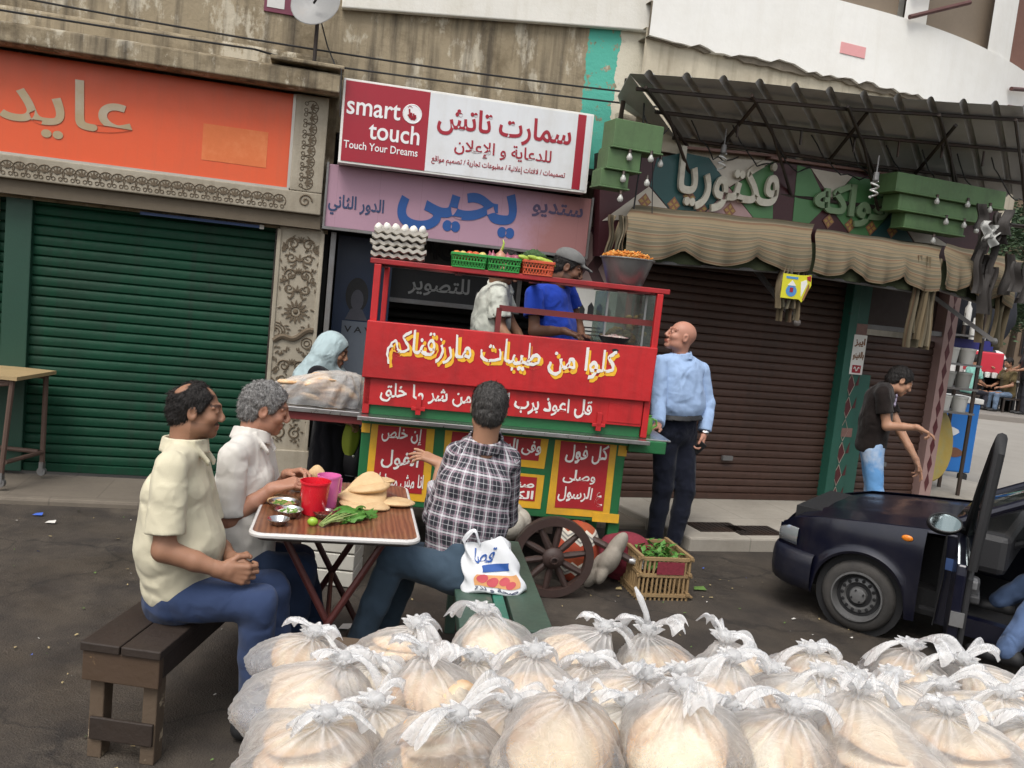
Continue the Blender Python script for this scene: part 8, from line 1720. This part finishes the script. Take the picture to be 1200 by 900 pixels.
m.build('front_print', [flat('cooler_red', (.5, .06, .05), .4), flat('cooler_white', (.7, .7, .7), .4), flat('cooler_brown', (.16, .07, .04), .4)], t)
for x in (-.14, .24): m = MB(); m.span((c.x + x - .05, c.y - .08, .0), (c.x + x + .05, c.y + .0, .13)); m.build('castor', M['black'], t, bevel=.02)
c = at(1094, 500, 8.9); m = MB(); T = Matrix.Translation((c.x, c.y, .62)) @ Matrix.Rotation(R(35), 4, 'Z') @ Matrix.Rotation(R(82), 4, 'X'); m.lathe([(0, .02), (.40, .02), (.42, 0), (.40, -.02), (0, -.02)], 36, T); tag(m.build('round_board', pm('board_ochre', (.42, .30, .06), .3, 3, .6, dirt=(.12, .25, .22), da=.6), base=(c.x, c.y, .1), smooth=True), 'round yellow and green board leaning at the restaurant corner', 'round board')
c = at(1133, 403, 9.0); m = MB(); m.span((c.x - .2, c.y, c.z - .05), (c.x + .28, c.y + .03, c.z + .05)); tag(m.build('street_plate', flat('plate_blue', (.03, .03, .20), .4), base=c), 'small dark blue plate hanging under the corner awning', 'sign')
c = at(1150, 372, 9.4); t = thing('hung_goods', 'dark clothes and white bottles hung in the stall round the corner', 'hung goods', c); m = MB(); rn = random.Random(9)
for k in range(7): p = at(1122 + k * 10, 340, 9.4); lumpy(m, p - Vector((0, 0, .25)), .13, k, .2, (1, .5, 2.6))
m.build('dark_clothes', pm('dark_clothes', (.02, .022, .03), .4, 6, .9), t, smooth='all'); m = MB()
for (px, py) in ((1134, 370), (1152, 388), (1146, 398), (1140, 390)): p = at(px, py, 9.2); m.lathe([(0, 0), (.035, 0), (.035, .18), (.015, .22), (.015, .26), (0, .26)], 10, Matrix.Translation(p - Vector((0, 0, .1))))
m.build('bottles', M['white_paint'], t, smooth=True); m = MB(); m.span((c.x - .35, c.y + .1, c.z + .5), (c.x + .4, c.y + .25, c.z + .56)); m.bar((c.x - .35, c.y, .0), (c.x - .35, c.y, c.z + .5), .04, .04); m.build('hanging_rail', M['dark_iron'], t)
# across the road: stall, tables, people
def fp(px, py, Y): return at(px, py, Y)
def ground_at(px, Y): # foot point on the far pavement below pixel column px
    lo, hi = 300., 900.
    for _ in range(40):
        mid = (lo + hi) / 2
        if at(px, mid, Y).z > .14: lo = mid
        else: hi = mid
    return at(px, (lo + hi) / 2, Y)
Yf = 20.6; G_ = lambda px: ground_at(px, Yf)
c = G_(1163); t = thing('white_van', 'white rounded van standing behind the cafe tables across the road', 'van', (c.x, c.y + 1.5, .14))
m = MB(); m.prism([(c.x - .6, .4), (c.x + 1.0, .4), (c.x + 1.0, 1.2), (c.x + .8, 1.55), (c.x - .3, 1.6), (c.x - .6, 1.3)], c.y + 1.2, c.y + 2.8); m.build('van_body', pm('van_white', (.62, .62, .60), .08, 2, .5), t, bevel=.15)
for x in (-.3, .7): m = MB(); m.lathe([(0, -.1), (.34, -.1), (.36, 0), (.34, .1), (0, .1)], 20, Matrix.Translation((c.x + x, c.y + 1.25, .50)) @ Matrix.Rotation(R(90), 4, 'X')); m.build('wheel', M['black'], t)
m = MB(); m.span((c.x - .1, c.y + 1.18, 1.0), (c.x + .8, c.y + 1.2, 1.35)); m.build('window', flat('van_window', (.03, .035, .04), .1), t)
c = G_(1158); m = MB(); m.span((c.x - .35, c.y + .3, .14), (c.x + .35, c.y + .8, 1.0)); m.cur = 1; m.span((c.x - .35, c.y + .28, 1.0), (c.x + .35, c.y + .82, 1.5)); tag(m.build('red_cooler', [M['dark_iron'], pm('cool_red', (.5, .03, .05), .1, 4, .4)], base=(c.x, c.y, .14), bevel=.03), 'red drinks box on a dark stand across the road', 'cooler')
for (px, lb) in ((1142, 'dark cafe table with small things on it across the road, left one'), (1160, 'pale cafe table across the road beside the red drinks box')):
    c = G_(px); t = thing('cafe_table', lb, 'table', (c.x, c.y, .14)); m = MB(); m.span((c.x - .45, c.y - .3, .86), (c.x + .45, c.y + .3, .9)); m.build('table_top', M['white_paint'] if px > 1150 else M['grey_iron'], t)
    for x in (-.4, .4): m = MB(); m.span((c.x + x - .03, c.y - .25, .14), (c.x + x + .03, c.y + .25, .86)); m.build('leg', M['black'], t)
    m = MB()
    for k in range(5): m.lathe([(0, 0), (.04, 0), (.05, .12), (0, .13)], 8, Matrix.Translation((c.x - .35 + k * .17, c.y, .9)))
    tag(m.build('small_jars', M['white_paint'], base=(c.x, c.y, .9)), 'jars and cups on the ' + ('dark' if px < 1150 else 'pale') + ' cafe table across the road', 'jars', kind='stuff')
def far_person(lb, px, Y, sit, face, shirt, trou, skin='skin_brown'):
    c = ground_at(px, Y); f = unit(V(*face, 0)); r = np.cross(f, Z); C_ = np.array(c); zz = .42 if sit else .86; pel = C_ + Z * zz; ch = pel + Z * .40 + f * (.08 if sit else .02); hd = ch + Z * .34 + f * .05
    kn = [pel + f * (.40 if sit else .03) + r * s * .11 - Z * (0 if sit else .42) for s in (-1, 1)]; an = [V(*(k[:2] - (0 if sit else 0) * f[:2]), C_[2] + .09) for k in kn]
    J = dict(pelvis=pel, chest=ch, head=hd, face=f - .2 * Z, up=Z, shL=ch - r * .18 + Z * .10, shR=ch + r * .18 + Z * .10, elL=ch - r * .23 - Z * .16 + f * .06, elR=ch + r * .23 - Z * .16 + f * .06, wrL=ch - r * .14 - Z * .24 + f * .28, wrR=ch + r * .14 - Z * .24 + f * .28, hipL=pel - r * .09, hipR=pel + r * .09, knL=kn[0], knR=kn[1], anL=an[0], anR=an[1], toeL=f, toeR=f)
    person(lb, J, dict(shirt=shirt, trousers=trou, shoe=M['black'], fit=.02, hem=0, cuff=.8, nocollar=True, hs=1., handL=(f, -Z, r, dict(curl=(.5, .5, .4))), handR=(f, -Z, -r, dict(curl=(.5, .5, .4)))), C_ * V(1, 1, 1), h=.022, hh=.014, hm=.009, hair=dict(mat=M['hair_black'], t=.012), skin=skin)
    if sit:
        t = thing('cafe_chair', 'dark chair under the ' + lb.split(' sitting')[0], 'chair', tuple(c)); m = MB(); q = Vector(c); m.box(q + Vector((0, 0, .33)), (.42, .42, .04)); m.build('seat', M['dark_iron'], t)
        for x in (-.18, .18):
            for y in (-.18, .18): m = MB(); m.box(q + Vector((x, y, .155)), (.04, .04, .31)); m.build('leg', M['dark_iron'], t)
far_person('person in a pale green shirt sitting at the cafe table across the road', 1130, 20.2, True, (1, .1), cloth_mat('far_teal', (.20, .42, .36)), cloth_mat('far_dark', (.03, .03, .04)))
far_person('person in brown shirt and jeans sitting by the pale table across the road', 1178, 20.2, True, (-1, -.2), cloth_mat('far_brown', (.10, .075, .035)), cloth_mat('far_jeans', (.13, .18, .26)))
far_person('person in dark clothes standing at the far right edge across the road', 1196, 20.0, False, (-1, .1), M['black'], cloth_mat('far_grey', (.03, .03, .035)))
far_person('person in a dark shirt standing behind the dark cafe table across the road', 1146, 21.3, False, (.3, -1), cloth_mat('far_navy', (.04, .04, .055)), M['black'])
# trees across the road
lm = [pm('leaf_deep', (.035, .065, .03), .35, 2, .7), pm('leaf_mid', (.055, .095, .04), .35, 2, .7)]
def tree(lb, x, y, h, r, sd):
    t = thing('street_tree', lb, 'tree', (x, y, .1)); rn = random.Random(sd); m = MB(); m.tube([(x, y, .1), (x + .1, y, h * .3), (x - .1, y + .1, h * .6), (x, y, h * .85)], [.22, .17, .11, .03], 8)
    for k in range(7): a = rn.uniform(0, 6.3); z = h * rn.uniform(.3, .6); m.tube([(x, y, z), (x + r * .5 * cos(a), y + r * .5 * sin(a), z + h * .15), (x + r * .85 * cos(a), y + r * .85 * sin(a), z + h * .2)], [.08, .05, .015], 6)
    m.build('trunk', pm('bark', (.09, .065, .045), .3, 6, .9), t); m = MB()
    cl = [Vector((rn.gauss(0, .5) * r, rn.gauss(0, .5) * r, h * rn.uniform(.35, 1.0))) for _ in range(46)]
    for k in range(5200):
        c = rn.choice(cl); d = Vector((rn.gauss(0, 1), rn.gauss(0, 1), rn.gauss(0, .7))) * .42; p = Vector((x, y, 0)) + c + d; s_ = rn.uniform(.07, .15); m.cur = 0 if rn.random() < .55 else 1
        T = Matrix.Translation(p) @ Matrix.Rotation(rn.uniform(0, 6.3), 4, 'Z') @ Matrix.Rotation(rn.uniform(-1, 1), 4, 'X'); m.add([(-s_, 0, 0), (0, -s_ * .5, .02), (s_, 0, -.02), (0, s_ * .5, .02)], [(0, 1, 2, 3)], T)
    m.build('crown', lm, t)
for i, (px, Y, h, r, lb) in enumerate(((1120, 33, 6.5, 2.3, 'broad green tree beyond the road nearest the restaurant corner'), (1160, 36, 7.5, 2.6, 'tall green tree behind the white van across the road'), (1200, 34, 7.0, 2.4, 'green tree at the right frame edge across the road'), (1235, 38, 8.0, 2.8, 'dark green tree beyond the right frame edge'), (1180, 46, 9.0, 3.4, 'large green tree farthest back beyond the road'), (1140, 45, 9.0, 3.4, 'large pale green tree in the gap behind the restaurant corner'))):
    q = at(px, 430, Y); tree(lb, q.x, q.y, h, r, 20 + i)
# rusty trolley at the left edge
c = onz(30, 550, 0); q = onz(66, 545, .07); t = thing('rusty_trolley', 'rusty tube trolley with a wooden top on castors at the left edge', 'trolley', (-3.2, 5.75, .07)); rust = pm('rust_tube', (.10, .06, .045), .3, 9, .7)
xl, xr, yf, yb_, zt = -3.85, -3.27, 5.55, 5.95, .80
m = MB(); m.span((xl - .6, yf - .04, zt), (xr + .05, yb_ + .04, zt + .025)); m.build('trolley_top', pm('trolley_wood', (.36, .26, .13), .25, 6, .7, bump=.4), t)
for (x, y) in ((xr, yf), (xr, yb_), (xl - .5, yf), (xl - .5, yb_)):
    m = MB(); m.tube([(x - (.05 if y == yf else 0), y, .16), (x, y, zt)], .018, 8); m.build('leg', rust, t)
    m = MB(); m.lathe([(0, -.014), (.03, -.014), (.03, .014), (0, .014)], 14, Matrix.Translation((x - (.05 if y == yf else 0), y, .10)) @ Matrix.Rotation(R(90), 4, 'X')); m.bar((x - (.05 if y == yf else 0), y, .10), (x - (.05 if y == yf else 0), y, .17), .03, .035); m.build('castor', M['grey_iron'], t)
m = MB()
for y in (yf, yb_): m.tube([(xl - .5, y, .24), (xr - .03, y, .24)], .016, 8); m.tube([(xl - .5, y, zt - .04), (xr, y, zt - .02)], .016, 8)
m.tube([(xl - .5, yf, zt - .22), (xr - .02, yf, zt - .03)], .014, 8); m.tube([(xr - .03, yf, .24), (xr - .0, yb_, .24)], .016, 8); m.build('rail', rust, t)
# blocks of flats closing the street behind the trees
def flats(lb, x0, x1, y, h, mt, nx, nz):
    t = thing('apartment_block', lb, 'building', ((x0 + x1) / 2, y, 0)); m = MB(); m.span((x0, y, 0), (x1, y + 8, h)); m.build('wall', mt, t); m = MB(); m.span((x0 - .3, y - .3, h), (x1 + .3, y + 8.3, h + .5)); m.build('roof', M['cornice'], t)
    for i in range(nx):
        for k in range(nz):
            x = x0 + (i + .5) * (x1 - x0) / nx; z = 1.2 + k * 3.1; m = MB(); m.span((x - .6, y - .06, z), (x + .6, y, z + 1.5)); f = m.build('window', M['dark_iron'], t); m = MB(); m.span((x - .5, y - .09, z + .1), (x + .5, y - .06, z + 1.4)); m.build('pane', bpy.data.materials['van_window'], f)
flats('cream block of flats behind the trees across the road', 12, 26, 52, 15, M['cream_plaster'], 4, 4)
flats('brown block of flats beyond the road right of the cream block', 28, 46, 50, 12, pm('brown_render', (.26, .19, .13), .2, .6, .9, dirt=(.14, .1, .07), da=.5, ds=.4), 5, 3)
